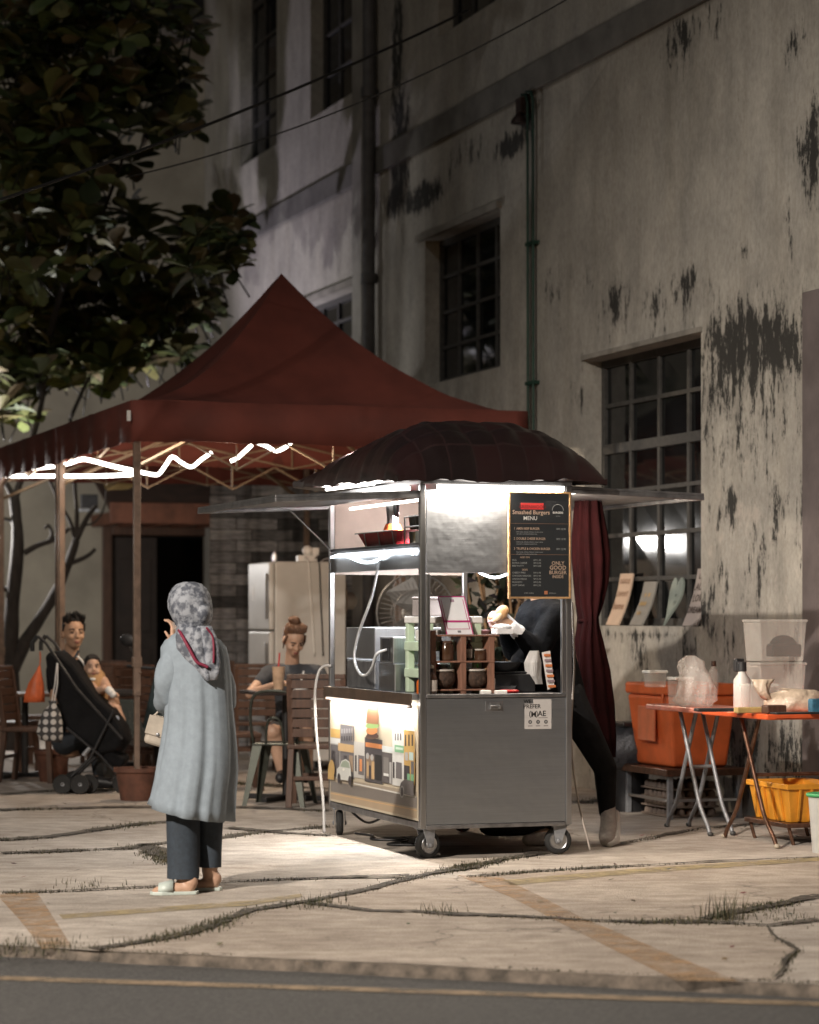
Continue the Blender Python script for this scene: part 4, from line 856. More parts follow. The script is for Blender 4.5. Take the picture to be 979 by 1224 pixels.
b = MB(); b.lathe([(.0,0),(.10,0),(.13,.05),(.134,.055),(.124,.052),(.095,.008),(0,.008)], seg=26); b.tube([(-.13,0,.045),(-.30,-.02,.075)], .011, 8); o = b.build('black_skillet', BLACK, smooth=40, loc=cart_pt(.64,.36,1.083), rotz=TH); tag(o, 'black skillet on the gas stove', 'skillet')

# the light the cart's own tubes and LED strips give off
def strip(name, x, y, z, sx, sy, e, col, d=(0,0,-1)):
    l = bpy.data.lights.new(name, 'AREA'); l.shape = 'RECTANGLE'; l.size = sx; l.size_y = sy; l.energy = e; l.color = col
    o = bpy.data.objects.new(name, l); C.objects.link(o); o.location = cart_pt(x, y, z)
    zz = -(E1*d[0]+E2*d[1]+Vector((0,0,d[2]))).normalized(); yy = (E2-zz*E2.dot(zz)).normalized() if abs(zz.dot(E2)) < .9 else Vector((0,0,1)); xx = yy.cross(zz).normalized(); yy = zz.cross(xx)
    o.rotation_euler = Matrix((xx, yy, zz)).transposed().to_euler(); return o
strip('front_tube_light', CW/2, -.030, 2.148, .80, .03, 62, (1.0,.86,.70), (0,-.25,-1))
strip('front_tube_wash', CW/2-.16, -.075, 2.16, .50, .03, 1.1, (1.0,.93,.86), (0,.45,-1))
strip('mural_led_light', -.034, CL/2, .885, .03, 1.6, 45, (1.0,.96,.90), (-.22,0,-1))
strip('mural_led_wash', -.06, CL/2, .89, .03, 1.6, 1.5, (1.0,.96,.90), (.35,0,-1))
strip('side_tube_light', -.09, .85, 2.185, .04, 1.5, 14, (1.0,.95,.88), (-.5,0,.35))
strip('deck_led_light', .45, .85, 1.80, .5, 1.3, 26, (.90,.96,1.0))
strip('shelf_led_light', .10, .8, 2.075, .06, 1.3, 52, (1.0,.88,.82), (.30,.8,-.9))
strip('fascia_led_light', -.03, .9, 1.80, .02, 1.5, 2.2, (.88,.95,1.0), (.8,0,-1))
strip('far_side_light', CW+.07, .5, 2.135, .03, .8, 34, (1.0,.84,.66), (.75,.1,-1))
def onv(px, py, v): k = (px-CX)/F; u = v*(k*E2.y-E2.x)/(E1.x-k*E1.y); Y = W(u, v).y; return Vector((u, v, HC-(py-HZ)/F*Y))
def onu(px, py, u): k = (px-CX)/F; v = u*(E1.x-k*E1.y)/(k*E2.y-E2.x); Y = W(u, v).y; return Vector((u, v, HC-(py-HZ)/F*Y))
# ------------------------------------------------------------------ two pop-up canopies
TU, TV, TW_, TD = 4.30, 18.83, 3.22, 3.0
def tent(name, label, u0, v0, ze, zp, zv, legs, sag=.03):
    t = thing(name, label, 'canopy tent', W(u0, v0), TH, 'canopy tents over the seating')
    N = 40; b = MB()
    for i in range(N+1):
        for j in range(N+1):
            a, c = 2*i/N-1, 2*j/N-1; s = max(abs(a), abs(c))
            q = (1-s)**1.75; sg = -sag*1.8*math.sin(math.pi*s)*(1-min(abs(a), abs(c))/max(s, .01))
            b.v.append(Vector(((a+1)/2*TW_, (c+1)/2*TD, ze+(zp-ze)*q+sg+.022*mnoise.noise(Vector((a*2.2, c*2.2, u0)))+.010*mnoise.noise(Vector((a*6, c*6, u0+4))))))
    for i in range(N):
        for j in range(N):
            q = [i*(N+1)+j, (i+1)*(N+1)+j, (i+1)*(N+1)+j+1, i*(N+1)+j+1]
            if (i < N//2) == (j < N//2): b.f += [[q[0],q[1],q[2]], [q[0],q[2],q[3]]]
            else: b.f += [[q[0],q[1],q[3]], [q[1],q[2],q[3]]]
            b.c += [None, None]
    b.build('canopy_roof', TENT, t, smooth=14, solid=.004)
    b = MB(); M = 30; e = .012
    cor = [(-e,-e),(TW_+e,-e),(TW_+e,TD+e),(-e,TD+e)]
    for k in range(4):
        p, q = Vector(cor[k]), Vector(cor[(k+1) % 4]); n = (q-p).normalized(); n = Vector((n.y, -n.x)); base = len(b.v)
        for i in range(M+1):
            m = p.lerp(q, i/M); w = .014*math.sin(i*1.1+k)+.006*math.sin(i*2.7)
            for zz, o_ in ((ze+.004, 0), ((ze+zv)/2, w*.6), (zv-.006*math.sin(i*.9), w)): b.v.append(Vector((m.x+n.x*(o_+.004), m.y+n.y*(o_+.004), zz)))
        for i in range(M):
            for r in range(2): b.f.append([base+i*3+r, base+i*3+r+1, base+(i+1)*3+r+1, base+(i+1)*3+r]); b.c.append(None)
    b.build('valance', TENT, t, smooth=40, solid=.004)
    for (x, y, zb) in legs:
        b = MB(); b.box(x-.026, x+.026, y-.026, y+.026, zb+.6, ze-.02); b.box(x-.020, x+.020, y-.020, y+.020, zb, zb+.6); b.box(x-.034, x+.034, y-.034, y+.034, 1.02, 1.10); b.boxc((x+.02,y-.03,.98), (.018,.02,.018)); b.build('leg', POLE, t, bevel=.004)
    b = MB(); zt, zl = ze-.10, zv-.20
    def truss(p, q, n, zl=zl):
        p, q = Vector(p), Vector(q)
        for i in range(n):
            a, c = p.lerp(q, i/n), p.lerp(q, (i+1)/n)
            b.bar((a.x,a.y,zl),(c.x,c.y,zt),.026,.014); b.bar((a.x+.015,a.y+.015,zt),(c.x+.015,c.y+.015,zl),.026,.014)
            b.bar((c.x,c.y,zl),(c.x,c.y,zt),.012)
    i_ = .04
    truss((i_,i_,0),(TW_-i_,i_,0),4); truss((i_,i_,0),(i_,TD-i_,0),2,zl+.17); truss((TW_-i_,i_,0),(TW_-i_,TD-i_,0),2,zl+.16); truss((i_,TD-i_,0),(TW_-i_,TD-i_,0),3,zl+.19)
    cc = (TW_/2, TD/2)
    for (x, y) in ((i_,i_),(TW_-i_,i_),(i_,TD-i_),(TW_-i_,TD-i_)): b.bar((x,y,zl+.02),(cc[0],cc[1],ze+.25),.024)
    b.tube([(cc[0],cc[1],ze+.1),(cc[0],cc[1],zp-.03)], .02, 8)
    b.build('scissor_truss', mat('bare_truss_metal', (.26,.18,.11), .5, .1, .2, 10, .05), t)
    return t
tent('canopy_tent', 'dark red-orange peaked canopy tent right behind the food cart', TU, TV, 3.06, 4.29, 2.75, [(.03,.03,.20),(TW_-.03,.03,0),(.03,TD-.04,0),(TW_-.03,TD-.04,0)])
tent('canopy_tent', 'second red-orange canopy tent further back, mostly hidden at the left edge', TU, TV+TD+.05, 3.06, 3.50, 2.75, [(.03,.06,0),(TW_-.03,.06,0),(.03,TD-.04,0),(TW_-.03,TD-.04,0)])
b = MB(); p = onv(157, 500, TV-.02); b.box(p.x-.035, p.x-.005, TV-.022, TV-.018, p.z-.02, p.z+.06); o = b.build('paper_tag', WHITE); o.location = (0,0,0); o.rotation_euler = (0,0,TH); tag(o, 'small pale tag on the front corner of the red canopy', 'tag')
ROPE = emit('lit_rope_light', (1.0, .93, .84), 9, True)
def rope(pts, r=.014):
    b = MB(); b.tube(smoothpath(pts, 5), r, 8); o = b.build('rope_light', ROPE, smooth=180); o.rotation_euler = (0,0,TH); return o
v = TV+.10
tag(rope([onv(x, y, v) for x, y in ((163,563),(176,566),(189,567),(198,556),(206,546),(217,553),(229,558),(241,549),(253,541))]), 'first zigzag stretch of white rope light right of the front canopy pole', 'rope light', 'rope lights under the canopies')
tag(rope([onv(x, y, v) for x, y in ((276,551),(283,548),(291,541),(301,532))]), 'short glowing stretch of rope light in the middle of the zigzag', 'rope light', 'rope lights under the canopies')
tag(rope([onv(x, y, v) for x, y in ((304,528),(318,533),(330,539),(342,534),(351,526))]), 'last glowing bend of rope light nearest the food cart', 'rope light', 'rope lights under the canopies')
u = TU+.06
tag(rope([onu(x, y, u) for x, y in ((160,563),(130,556),(101,549),(85,553),(68,557),(35,560),(6,562),(-20,563))], .017), 'upper peaked rope light along the left side of the canopies', 'rope light', 'rope lights under the canopies')
tag(rope([onu(x, y, u-.0) for x, y in ((160,567),(120,569),(80,569),(40,569),(0,569),(-20,569))], .016), 'straight lower rope light along the left side of the canopies', 'rope light', 'rope lights under the canopies')
b = MB(); p = onv(397, 526, TV+1.2); b.ball(p, .022); o = b.build('small_bulb', ROPE, smooth=180); o.rotation_euler = (0,0,TH); tag(o, 'single small bulb under the canopy edge beside the cart roof', 'bulb')
# cool flood lamp clamped to the far left leg
t = thing('flood_light', 'small cool white flood light behind the rear canopy below the tree', 'flood light', W(5.95, 28.35, 2.72), TH)
MB().box(-.1,.1,-.03,.03,-.08,.08).build('housing', BLACK, t, bevel=.008); MB().box(-.12,.12,-.01,.01,-.12,-.085).build('bracket', GREYM, t, bevel=.004)
lamp('flood_light_beam', 'SPOT', W(5.95, 28.35, 2.85), 360, (.88,.80,.95), aim=W(8.1, 27.6, 6.2), spot_size=rad(95), spot_blend=.8, shadow_soft_size=.05)
lamp('fill_lamp', 'POINT', W(5.3, 19.35, 2.55), 120, (1.0,.80,.58), shadow_soft_size=.05)  # unseen fill added under the front canopy to light the seated faces
lamp('fill_lamp', 'POINT', W(4.28, 26.7, 2.3), 230, (1.0,.96,.92), shadow_soft_size=.05)  # unseen fill added behind the canopies to brighten trunk and rear wall

# ------------------------------------------------------------------ tree with bare lower limbs and a leafy crown
BARK = mat('grey_bark', (.045,.038,.034), .9, 0, .4, 6, .5, 30, (3,3,1))
TY = 26.3
def tp(px, py, dy=0): return P(px, py, TY+dy)
tr = thing('almond_tree', 'broad-leaved tree with forked bare trunks at the left of the yard', 'tree', G(20, 735+F*HC/TY))
def rel(o): o.location = -tr.location; return o
b = MB()
def br(pts, r0, r1):
    q = smoothpath([tp(*p) for p in pts], 6); n = len(q); b.tube(q, [.74*(r0+(r1-r0)*i/(n-1))*(1+.16*mnoise.noise(q[i]*4)) for i in range(n)], 12)
br([(14,900),(15,850),(12,800),(13,760),(15,720),(20,670),(21,640),(19,615),(17,595)], .135, .075); br([(17,597),(8,580),(-8,560),(-20,500)], .05, .03); br([(17,600),(22,582),(28,566),(40,520),(52,470),(60,400)], .055, .03)
br([(15,800),(30,768),(45,744),(69,704),(82,672),(91,646)], .10, .055); br([(91,646),(99,629),(106,616),(115,604)], .045, .03); br([(91,648),(92,615),(90,590),(88,560),(84,500)], .035, .025); br([(90,646),(84,624),(72,603),(62,580),(54,562)], .032, .02)
br([(82,674),(98,668),(108,662),(114,656)], .038, .025); br([(29,661),(45,652),(62,646),(74,638),(83,632)], .042, .03); br([(58,648),(62,638),(58,628),(53,632)], .03, .018); br([(0,620),(12,622),(18,632)], .028, .024); br([(100,628),(112,625),(121,615),(126,600),(127,585)], .018, .010)
br([(0,700),(6,704),(14,702)], .04, .04); br([(60,400,-.6),(80,330,-1),(120,260,-1.5),(150,180,-2)], .05, .02); br([(52,470,0),(30,380,.5),(40,260,.5),(20,120,0)], .06, .02); br([(84,500),(120,430),(180,380),(250,330)], .03, .012); br([(-20,500),(-30,380),(-10,200)], .05, .02)
rel(b.build('trunk', BARK, tr, smooth=180))
RT = random.Random(11); b = MB()
LC = [(.030,.042,.014),(.045,.055,.018),(.060,.066,.024),(.022,.032,.012),(.085,.080,.032),(.07,.055,.03)]
def leaf(c, d, up, L, w, col):
    d = d.normalized(); s = d.cross(up)
    if s.length < .05: s = d.orthogonal()
    s.normalize(); n = s.cross(d).normalized()
    prof = [(0,.03),(.25,.42),(.5,.84),(.74,1.0),(.92,.70),(1.0,.12)]; vs = []; droop = RT.uniform(.05, .35)
    for t, k in prof:
        m = c+d*L*t-n*(droop*L*t*t); vs += [m-s*w*k+n*w*k*.25, m, m+s*w*k+n*w*k*.25]
    fs = []
    for i in range(5): fs += [(3*i,3*i+1,3*i+4,3*i+3), (3*i+1,3*i+2,3*i+5,3*i+4)]
    f = RT.uniform(1.9, 4.0); b.add(vs, fs, tuple(x*f for x in col))
def rosette(c, tilt, k=1.0):
    n = RT.randint(7, 11); ax = Vector((RT.gauss(0,.35)+tilt[0], RT.gauss(0,.35)+tilt[1], 1)).normalized(); a0 = RT.uniform(0, 6.28); o1 = ax.orthogonal().normalized(); o2 = ax.cross(o1)
    for i in range(n):
        a = a0+i*2.4; el = RT.uniform(-.15, .85); d = (o1*math.cos(a)+o2*math.sin(a))*math.cos(el)+ax*math.sin(el)
        leaf(c+d*.02, d, ax, RT.uniform(.19, .34)*k, RT.uniform(.070, .105)*k, RT.choice(LC))
    b.tube([c-ax*.28*k+Vector((RT.gauss(0,.06),RT.gauss(0,.06),0)), c], [.010, .007], 5, col=(.014,.012,.010))
blobs = [(40,30,90,50,46),(110,15,80,40,34),(190,55,45,55,20),(60,100,80,60,50),(150,110,60,50,26),(205,140,30,22,8),(30,170,70,60,40),(100,190,60,40,20),(40,270,70,60,42),(110,290,70,50,30),(60,350,90,50,46),(150,370,70,45,34),(215,380,45,50,22),(245,300,32,45,20),(262,262,20,14,7),(270,310,22,20,8),(90,430,70,40,30),(30,430,45,50,22),(150,430,50,30,14),(230,340,40,40,16),(20,490,25,20,6)]
for cx, cy, rx, ry, n in blobs:
    for _ in range(n):
        while True:
            a, c = RT.uniform(-1, 1), RT.uniform(-1, 1)
            if a*a+c*c <= 1: break
        y = cy+c*ry
        dy = RT.uniform(-2.6, 1.2) if y < 330 else RT.uniform(-.6, 1.6)
        rosette(tp(cx+a*rx, y, dy), (RT.uniform(-.3,.4), RT.uniform(-.6, .1)), RT.uniform(.8, 1.12))
for uu, vv, zz in ((6.75,28.4,4.5),(6.6,28.9,4.9),(6.9,29.2,4.6)): rosette(W(uu,vv,zz), (0,0), 1.1)  # hidden leaf clusters added to throw leaf shadows on the long wall
for d in ((.25,0,1),(.6,0,.9),(-.1,.1,1),(.9,0,.3)): leaf(tp(127,586), Vector(d), Vector((0,-1,.2)), .30, .055, (.12,.09,.04))
rel(b.build('crown', mat('almond_leaf', (1,1,1), .5, 0, .25, 7, .1, 40, attr=True), tr, smooth=180))

# ------------------------------------------------------------------ printed curtain, fridge, fans
def brickmat():
    m, nt, out = newmat('brick_print_cloth'); b = nd(nt, 'ShaderNodeBsdfPrincipled'); nt.links.new(b.outputs[0], out.inputs[0])
    uv = nd(nt, 'ShaderNodeUVMap'); br = nd(nt, 'ShaderNodeTexBrick'); br.inputs['Color1'].default_value = c4((.36,.375,.41)); br.inputs['Color2'].default_value = c4((.022,.024,.028)); br.inputs['Mortar'].default_value = c4((.02,.02,.02))
    br.inputs['Scale'].default_value = 1; br.inputs['Mortar Size'].default_value = .004; br.inputs['Brick Width'].default_value = .44; br.inputs['Row Height'].default_value = .115; br.offset = .37; br.inputs['Bias'].default_value = -.1
    nt.links.new(uv.outputs[0], br.inputs['Vector']); n = noise_of(nt, 9, 5, (1,1,5)); r = ramp(nt, n.outputs[0], .3, .7, (.45,.45,.45,1), (1.25,1.2,1.15,1))
    nt.links.new(mixc(nt, 1, br.outputs[0], r.outputs[0], 'MULTIPLY'), b.inputs['Base Color']); b.inputs['Roughness'].default_value = .8; return m
v = 24.95; p0, p1 = onv(251, 540, v), onv(530, 540, v); zt = 3.0; b = MB(); N = 90; M = 8
uvs = []
for i in range(N+1):
    for j in range(M+1):
        x = p0.x+(p1.x-p0.x)*i/N; z = .05+(zt-.05)*j/M; f = .034*math.sin(i*.40)+.014*math.sin(i*1.3+1); b.v.append(Vector((x, v+f*(1.1-.5*j/M), z))); uvs.append(((x-p0.x), z))
for i in range(N):
    for j in range(M): b.f.append([i*(M+1)+j, (i+1)*(M+1)+j, (i+1)*(M+1)+j+1, i*(M+1)+j+1]); b.c.append(None)
o = b.build('printed_curtain', brickmat(), smooth=180); o.rotation_euler = (0,0,TH); ul = o.data.uv_layers.new(name='UVMap')
for l in o.data.loops: ul.data[l.index].uv = uvs[l.vertex_index]
tag(o, 'hanging curtain printed with grey and black bricks behind the fridge', 'curtain')
FRG = mat('grey_beige_fridge_enamel', (.52,.515,.50), .4, .1, .1, 3, .03)
p = P(322, 924, 22.5); fu, fv, _ = UV(P(322, 735, 22.5)); t = thing('fridge', 'tall grey two-door fridge behind the seated woman', 'fridge', W(fu, fv), TH)
b = MB(); b.box(.055,.72,0,.72,.10,1.90); b.build('body', FRG, t, bevel=.012)
for za, zb in ((.12,1.27),(1.285,1.895)):
    b = MB(); b.box(0,.05,.005,.715,za,zb); d = b.build('door', FRG, t, bevel=.014); h = MB(); h.box(-.03,-.005,.03,.06,za+.1,zb-.1); h.box(-.012,.0,.03,.06,za+.12,za+.16); h.box(-.012,.0,.03,.06,zb-.16,zb-.12); h.build('handle', ALU, d, bevel=.004)
b = MB(); [b.box(x,x+.06,y,y+.06,0,.1) for x in (.08,.62) for y in (.05,.6)]; b.build('foot', BLACK, t)
b = MB(); b.box(-.002,.001,.52,.58,1.55,1.68); b.build('energy_sticker', WHITE, t)
b = MB(); b.box(.3,.48,.1,.18,1.902,1.96); b.ball((.40,.14,2.0), (.05,.05,.05)); b.box(.44,.50,.1,.16,1.96,2.03); o = b.build('plug_adapter', WHITE, smooth=40, bevel=.008); o.location = t.location; o.rotation_euler = (0,0,TH); tag(o, 'white plug adapter block lying on top of the fridge', 'adapter')
b = MB(); b.lathe([(.022,0),(.022,.06),(.012,.09),(0,.091)], (.08,.1,1.902), 12); o = b.build('small_canister', ALU, smooth=40); o.location = t.location; o.rotation_euler = (0,0,TH); tag(o, 'small metal canister on the left end of the fridge top', 'canister')
for k, (xx, x2, m_) in enumerate(((.36,.42,WHITE),(.46,.50,BLACK))):
    b = MB(); b.tube(smoothpath([(xx,.12,1.93),(xx,-.012,1.90),((xx+x2)/2,-.012,1.5),(x2,-.012,1.05)], 6), .006, 6); o = b.build('power_cord', m_, smooth=180); o.location = t.location; o.rotation_euler = (0,0,TH); tag(o, ('pale cord hanging down the fridge side','black cord hanging down the fridge side')[k], 'cord', 'cords hanging down the fridge')
FANM = mat('grey_fan_metal', (.20,.195,.19), .5, .4, .2, 10, .05); FANT = mat('tan_wire_guard', (.33,.26,.19), .5, .3, .2, 10, .05)
def fan(label, loc, yaw, zc, r, mg):
    t = thing('pedestal_fan', label, 'fan', loc, yaw, 'pedestal fans behind the cart'); MX = Matrix.Rotation(rad(90), 3, 'X')
    b = MB()
    for k in range(44):
        a = 2*math.pi*k/44; ca, sa = math.cos(a), math.sin(a)
        b.tube([(.05*ca,-.10,zc+.05*sa),(r*.6*ca,-.09,zc+r*.6*sa),(r*ca,0,zc+r*sa),(r*.6*ca,.07,zc+r*.6*sa),(.06*ca,.08,zc+.06*sa)], .0022, 4)
    for rr_, y in ((r,0),(r*.6,-.09),(r*.6,.07),(.05,-.10)): b.tube([(rr_*math.cos(k*.1963),y,zc+rr_*math.sin(k*.1963)) for k in range(33)], .008 if rr_ == r else .004, 6)
    b.build('guard', mg, t)
    b = MB()
    for k in range(3):
        a = 2*math.pi*k/3; vs = []
        for rr_, w, tw in ((.05,.05,.03),(r*.5,.11,.035),(r*.85,.12,.02)):
            for s in (-1, 1): vs.append((rr_*math.cos(a)-s*w*math.sin(a), -.02+s*tw, zc+rr_*math.sin(a)+s*w*math.cos(a)))
        b.add(vs, [(0,1,3,2),(2,3,5,4)])
    b.build('blade', FANM, t, solid=.006)
    b = MB(); b.tube([(0,.08,zc),(0,.10,zc),(0,.25,zc),(0,.28,zc)], [.06,.085,.08,.05], 16); b.build('motor', mat('pale_motor_housing', (.42,.40,.37), .4, .2, .1, 10, 0), t, smooth=40)
    b = MB(); b.tube([(0,.16,.03),(0,.16,zc-.06)], .022, 10); b.lathe([(.24,0),(.24,.02),(.06,.05),(.03,.06)], (0,.16,0), 20); b.build('stand', POLE, t, smooth=40)
l = P(392, 735, 23.2); fan('grey pedestal fan turned edge-on beside the fridge', (l.x, l.y, 0), rad(-62), HC-(718-HZ)/F*23.2, .39, FANT)
l = P(497, 735, 19.8); fan('large pedestal fan facing the camera, seen through the cart', (l.x, l.y, 0), rad(8), HC-(733-HZ)/F*19.8, .31, FANM)

# ------------------------------------------------------------------ chairs and tables under the canopies
def make_chair(label, grp='wooden chairs around the tables'):
    t = thing('wooden_chair', label, 'chair', (0,0,0), 0, grp)
    b = MB(); b.box(-.22,.22,-.22,.22,.43,.465); b.build('seat', WOODD, t, bevel=.008)
    for x in (-.19, .19):
        b = MB(); b.bar((x,-.19,.43),(x*1.08,-.22,0),.045,.045); b.build('leg', WOODD, t, bevel=.004)
        b = MB(); b.bar((x*1.08,.24,0),(x,.19,.44),.045,.045); b.bar((x,.19,.44),(x*1.05,.27,.95),.04,.045); b.build('leg', WOODD, t, bevel=.004)
    for k in range(6):
        z = .52+.072*k; y = .205+.08*(z-.44)/.51; b = MB(); b.box(-.185,.185,y-.012,y+.012,z,z+.062); b.build('slat', WOODD, t, bevel=.003)
    b = MB(); b.box(-.215,.215,.255,.29,.948,.985); b.build('top_rail', WOODD, t, bevel=.006)
    MB().box(-.19,.19,-.2,-.17,.20,.23).build('stretcher', WOODD, t, bevel=.004); MB().box(-.19,.19,.2,.225,.2,.23).build('stretcher', WOODD, t, bevel=.004)
    return t
spots = [(381,18.7,178,'dark wooden slat chair with its back to the camera beside the seated woman'),
 (277,20.4,100,'dark wooden chair turned sideways between the standing and the seated woman'),
 (305,22.6,190,'brown chair back behind the left elbow of the seated woman'),
 (8,22.6,75,'brown wooden chair cut by the left edge of the photo'),
 (40,21.4,80,'brown chair with a long rail left of the stroller'),
 (128,24.2,180,'brown chair behind the baby'), (152,22.8,20,'shiny woven brown chair half hidden by the front canopy pole'),
 (182,22.2,150,'shiny brown chair between the canopy pole and the standing woman'), (250,24.0,190,'brown chair back seen right of the standing woman')]
ch = None
for px, Y, a, lb in spots:
    loc = P(px, 735, Y); loc.z = 0
    if ch is None: ch = make_chair(lb); ch.location = loc; ch.rotation_euler = (0,0,rad(a)-rad(180)+0)
    else: dup(ch, loc, rad(a)-rad(180), lb)
# chair back is at +y, so with yaw 0 the back faces away; spots use 180 = back to the camera
for o in bpy.data.objects:
    if o.name.startswith('wooden_chair'): o.rotation_euler[2] += rad(180)
t = thing('metal_chair', 'greenish metal chair with splayed tapered legs in front of the seated woman', 'chair', (0,0,0), 0)
l = P(335, 735, 18.75); t.location = (l.x, l.y, 0); t.rotation_euler = (0,0,rad(170)); GM = mat('dark_green_metal', (.05,.055,.045), .4, .5, .3, 12, .05)
b = MB(); b.box(-.18,.18,-.18,.18,.45,.47); b.build('seat', GM, t, bevel=.012)
for x in (-1, 1):
    for y in (-1, 1):
        b = MB(); b.add([(x*.17,y*.17,.452),(x*.17,y*.10,.452),(x*.10,y*.17,.452),(x*.235,y*.235,0),(x*.235,y*.205,0),(x*.205,y*.235,0)], [(0,1,4,3),(0,3,5,2)]); b.build('leg', GM, t, solid=.006)
b = MB(); b.tube(smoothpath([(-.165,.165,.46),(-.18,.20,.65),(-.15,.22,.82),(0,.235,.86),(.15,.22,.82),(.18,.20,.65),(.165,.165,.46)], 5), .012, 8); b.tube(smoothpath([(-.07,.17,.46),(-.05,.2,.62),(0,.21,.66),(.05,.2,.62),(.07,.17,.46)], 5), .010, 8); b.build('back_hoop', GM, t, smooth=180)
def cafe_table(label, px, Y, w, z, m, grp='small tables under the canopy'):
    l = P(px, 735, Y); t = thing('cafe_table', label, 'table', (l.x, l.y, 0), TH, grp)
    b = MB(); b.box(-w/2,w/2,-w/2,w/2,z-.03,z); b.build('tabletop', m, t, bevel=.006)
    b = MB(); b.tube([(0,0,.04),(0,0,z-.03)], .03, 10); b.build('pedestal', BLACK, t, smooth=40)
    b = MB(); b.bar((-.25,-.25,.02),(.25,.25,.02),.05,.035); b.bar((-.25,.25,.0205),(.25,-.25,.0205),.05,.035); b.build('base', BLACK, t, bevel=.004)
    return t
TOP = mat('dark_glossy_tabletop', (.05,.04,.038), .18, 0, .3, 6, .03)
wt = cafe_table('dark square cafe table with a drink in front of the seated woman', 342, 19.3, .58, .84, TOP)
cafe_table('brown cafe table behind the front canopy pole beside the baby', 165, 23.6, .7, .76, WOODD)
cafe_table('brown cafe table at the far left beside the blue tub', 30, 22.0, .7, .74, WOODD)
# cup, bowl, chopsticks on the table
l = P(333, 735, 19.12); t = thing('iced_drink', 'plastic cup of milky iced drink with a red straw on the cafe table', 'drink', (l.x, l.y, .841))
b = MB(); b.lathe([(.036,0),(.038,.004),(.050,.185),(0,.186)], seg=18); b.build('cup', mat('milk_tea_cup', (.62,.42,.28), .25, 0, .25, 14, 0, (1,1,.3)), t, smooth=40); b = MB(); b.tube([(0,0,.187),(.008,0,.29)], .006, 8); b.build('straw', mat('red_straw', (.6,.03,.03), .4, 0, .1, 5, 0), t)
b = MB(); b.lathe([(.05,0),(.075,.065),(.08,.075),(.074,.072),(.045,.01),(0,.01)], seg=20); o = b.build('takeaway_bowl', WHITE, smooth=40); l = P(360, 735, 19.2); o.location = (l.x, l.y, .841); tag(o, 'white takeaway bowl in front of the seated woman', 'bowl')
b = MB(); b.tube([(0,0,.07),(.02,.01,.15)], .007, 8); o = b.build('spoon', WHITE); o.location = (l.x, l.y, .841); tag(o, 'white spoon standing in the takeaway bowl', 'spoon')

# ------------------------------------------------------------------ pots, tub, scooter behind the pole
def pot(label, px, Y, r, h, m=TERRA, grp='plant pots weighing the canopy legs'):
    l = P(px, 735, Y); t = thing('plant_pot', label, 'plant pot', (l.x, l.y, 0), 0, grp)
    MB().lathe([(r*.72,0),(r*.74,.01),(r*.95,h*.86),(r*.96,h*.88),(r*1.06,h*.88),(r*1.06,h),(r*.94,h),(r*.9,h*.9),(0,h*.88)], seg=26).build('pot_body', m, t, smooth=35)
    MB().lathe([(r*.9,h*.905),(0,h*.93)], seg=20).build('filling', mat('pot_soil', (.05,.04,.03), .95, 0, .4, 12, .5), t, smooth=60)
ap = W(TU+.03, TV+.03)
k = (155.5-CX)/F; pot('brown pot of the front canopy pole beside the standing woman', CX+F*ap.x/ap.y, ap.y, .17, .25)
pot('brown pot under the bags of the stroller', 63, 21.4, .15, .27)
b = MB(); b.lathe([(.16,0),(.18,.3),(.185,.31),(.17,.305),(.15,.02),(0,.02)], seg=24); o = b.build('blue_tub', mat('pale_blue_plastic', (.30,.36,.45), .4, 0, .1, 6, .03), smooth=40); l = P(90, 735, 24.2); o.location = (l.x, l.y, .46); tag(o, 'pale blue-grey tub standing on a bench left of the stroller', 'tub')
l = P(85, 735, 24.2); t = thing('low_bench', 'low brown bench under the pale blue tub', 'bench', (l.x, l.y, 0), TH); MB().box(-.5,.5,-.18,.18,.42,.459).build('seat', WOODD, t, bevel=.006)
for x in (-.42, .42): MB().box(x-.03,x+.03,-.15,.15,0,.42).build('leg', WOODD, t, bevel=.004)
l = P(166, 735, 21.2); t = thing('motor_scooter', 'dark parked scooter mostly hidden behind the canopy pole, one mirror showing', 'scooter', (l.x, l.y, 0), rad(70))
for x in (-.55, .6):
    MX = Matrix.Translation((x,0,.24)) @ Matrix.Rotation(rad(90), 4, 'X'); b = MB(); b.M = MX; b.lathe([(.15,-.035),(.22,-.045),(.24,0),(.22,.045),(.15,.035)], seg=26); w = b.build('wheel', RUBBER, t, smooth=40); b = MB(); b.M = MX; b.lathe([(0,-.03),(.14,-.02),(.14,.02),(0,.03)], seg=18); b.build('rim', GREYM, w, smooth=40)
b = MB(); b.add([(-.75,-.12,.45),(-.2,-.14,.36),(.15,-.13,.30),(.35,-.10,.30),(.50,-.08,.80),(.44,-.08,.90),(.22,-.10,.40),(-.15,-.12,.48),(-.3,-.12,.72),(-.8,-.10,.74)]+[(-.75,.12,.45),(-.2,.14,.36),(.15,.13,.30),(.35,.10,.30),(.50,.08,.80),(.44,.08,.90),(.22,.10,.40),(-.15,.12,.48),(-.3,.12,.72),(-.8,.10,.74)], [tuple(range(10)), tuple(range(19,9,-1))]+[((i+1)%10,i,10+i,10+(i+1)%10) for i in range(10)]); b.build('bodywork', mat('dark_scooter_paint', (.03,.045,.05), .25, 0, .2, 5, 0), t, bevel=.02)
b = MB(); b.box(-.80,-.22,-.12,.12,.745,.80); b.build('saddle', BLACK, t, bevel=.025)
b = MB(); b.tube([(.6,0,.26),(.46,0,.95)], .03, 8); b.tube([(.42,-.32,.98),(.45,-.1,.96),(.45,.1,.96),(.42,.32,.98)], .015, 8); b.build('handlebar', BLACK, t)
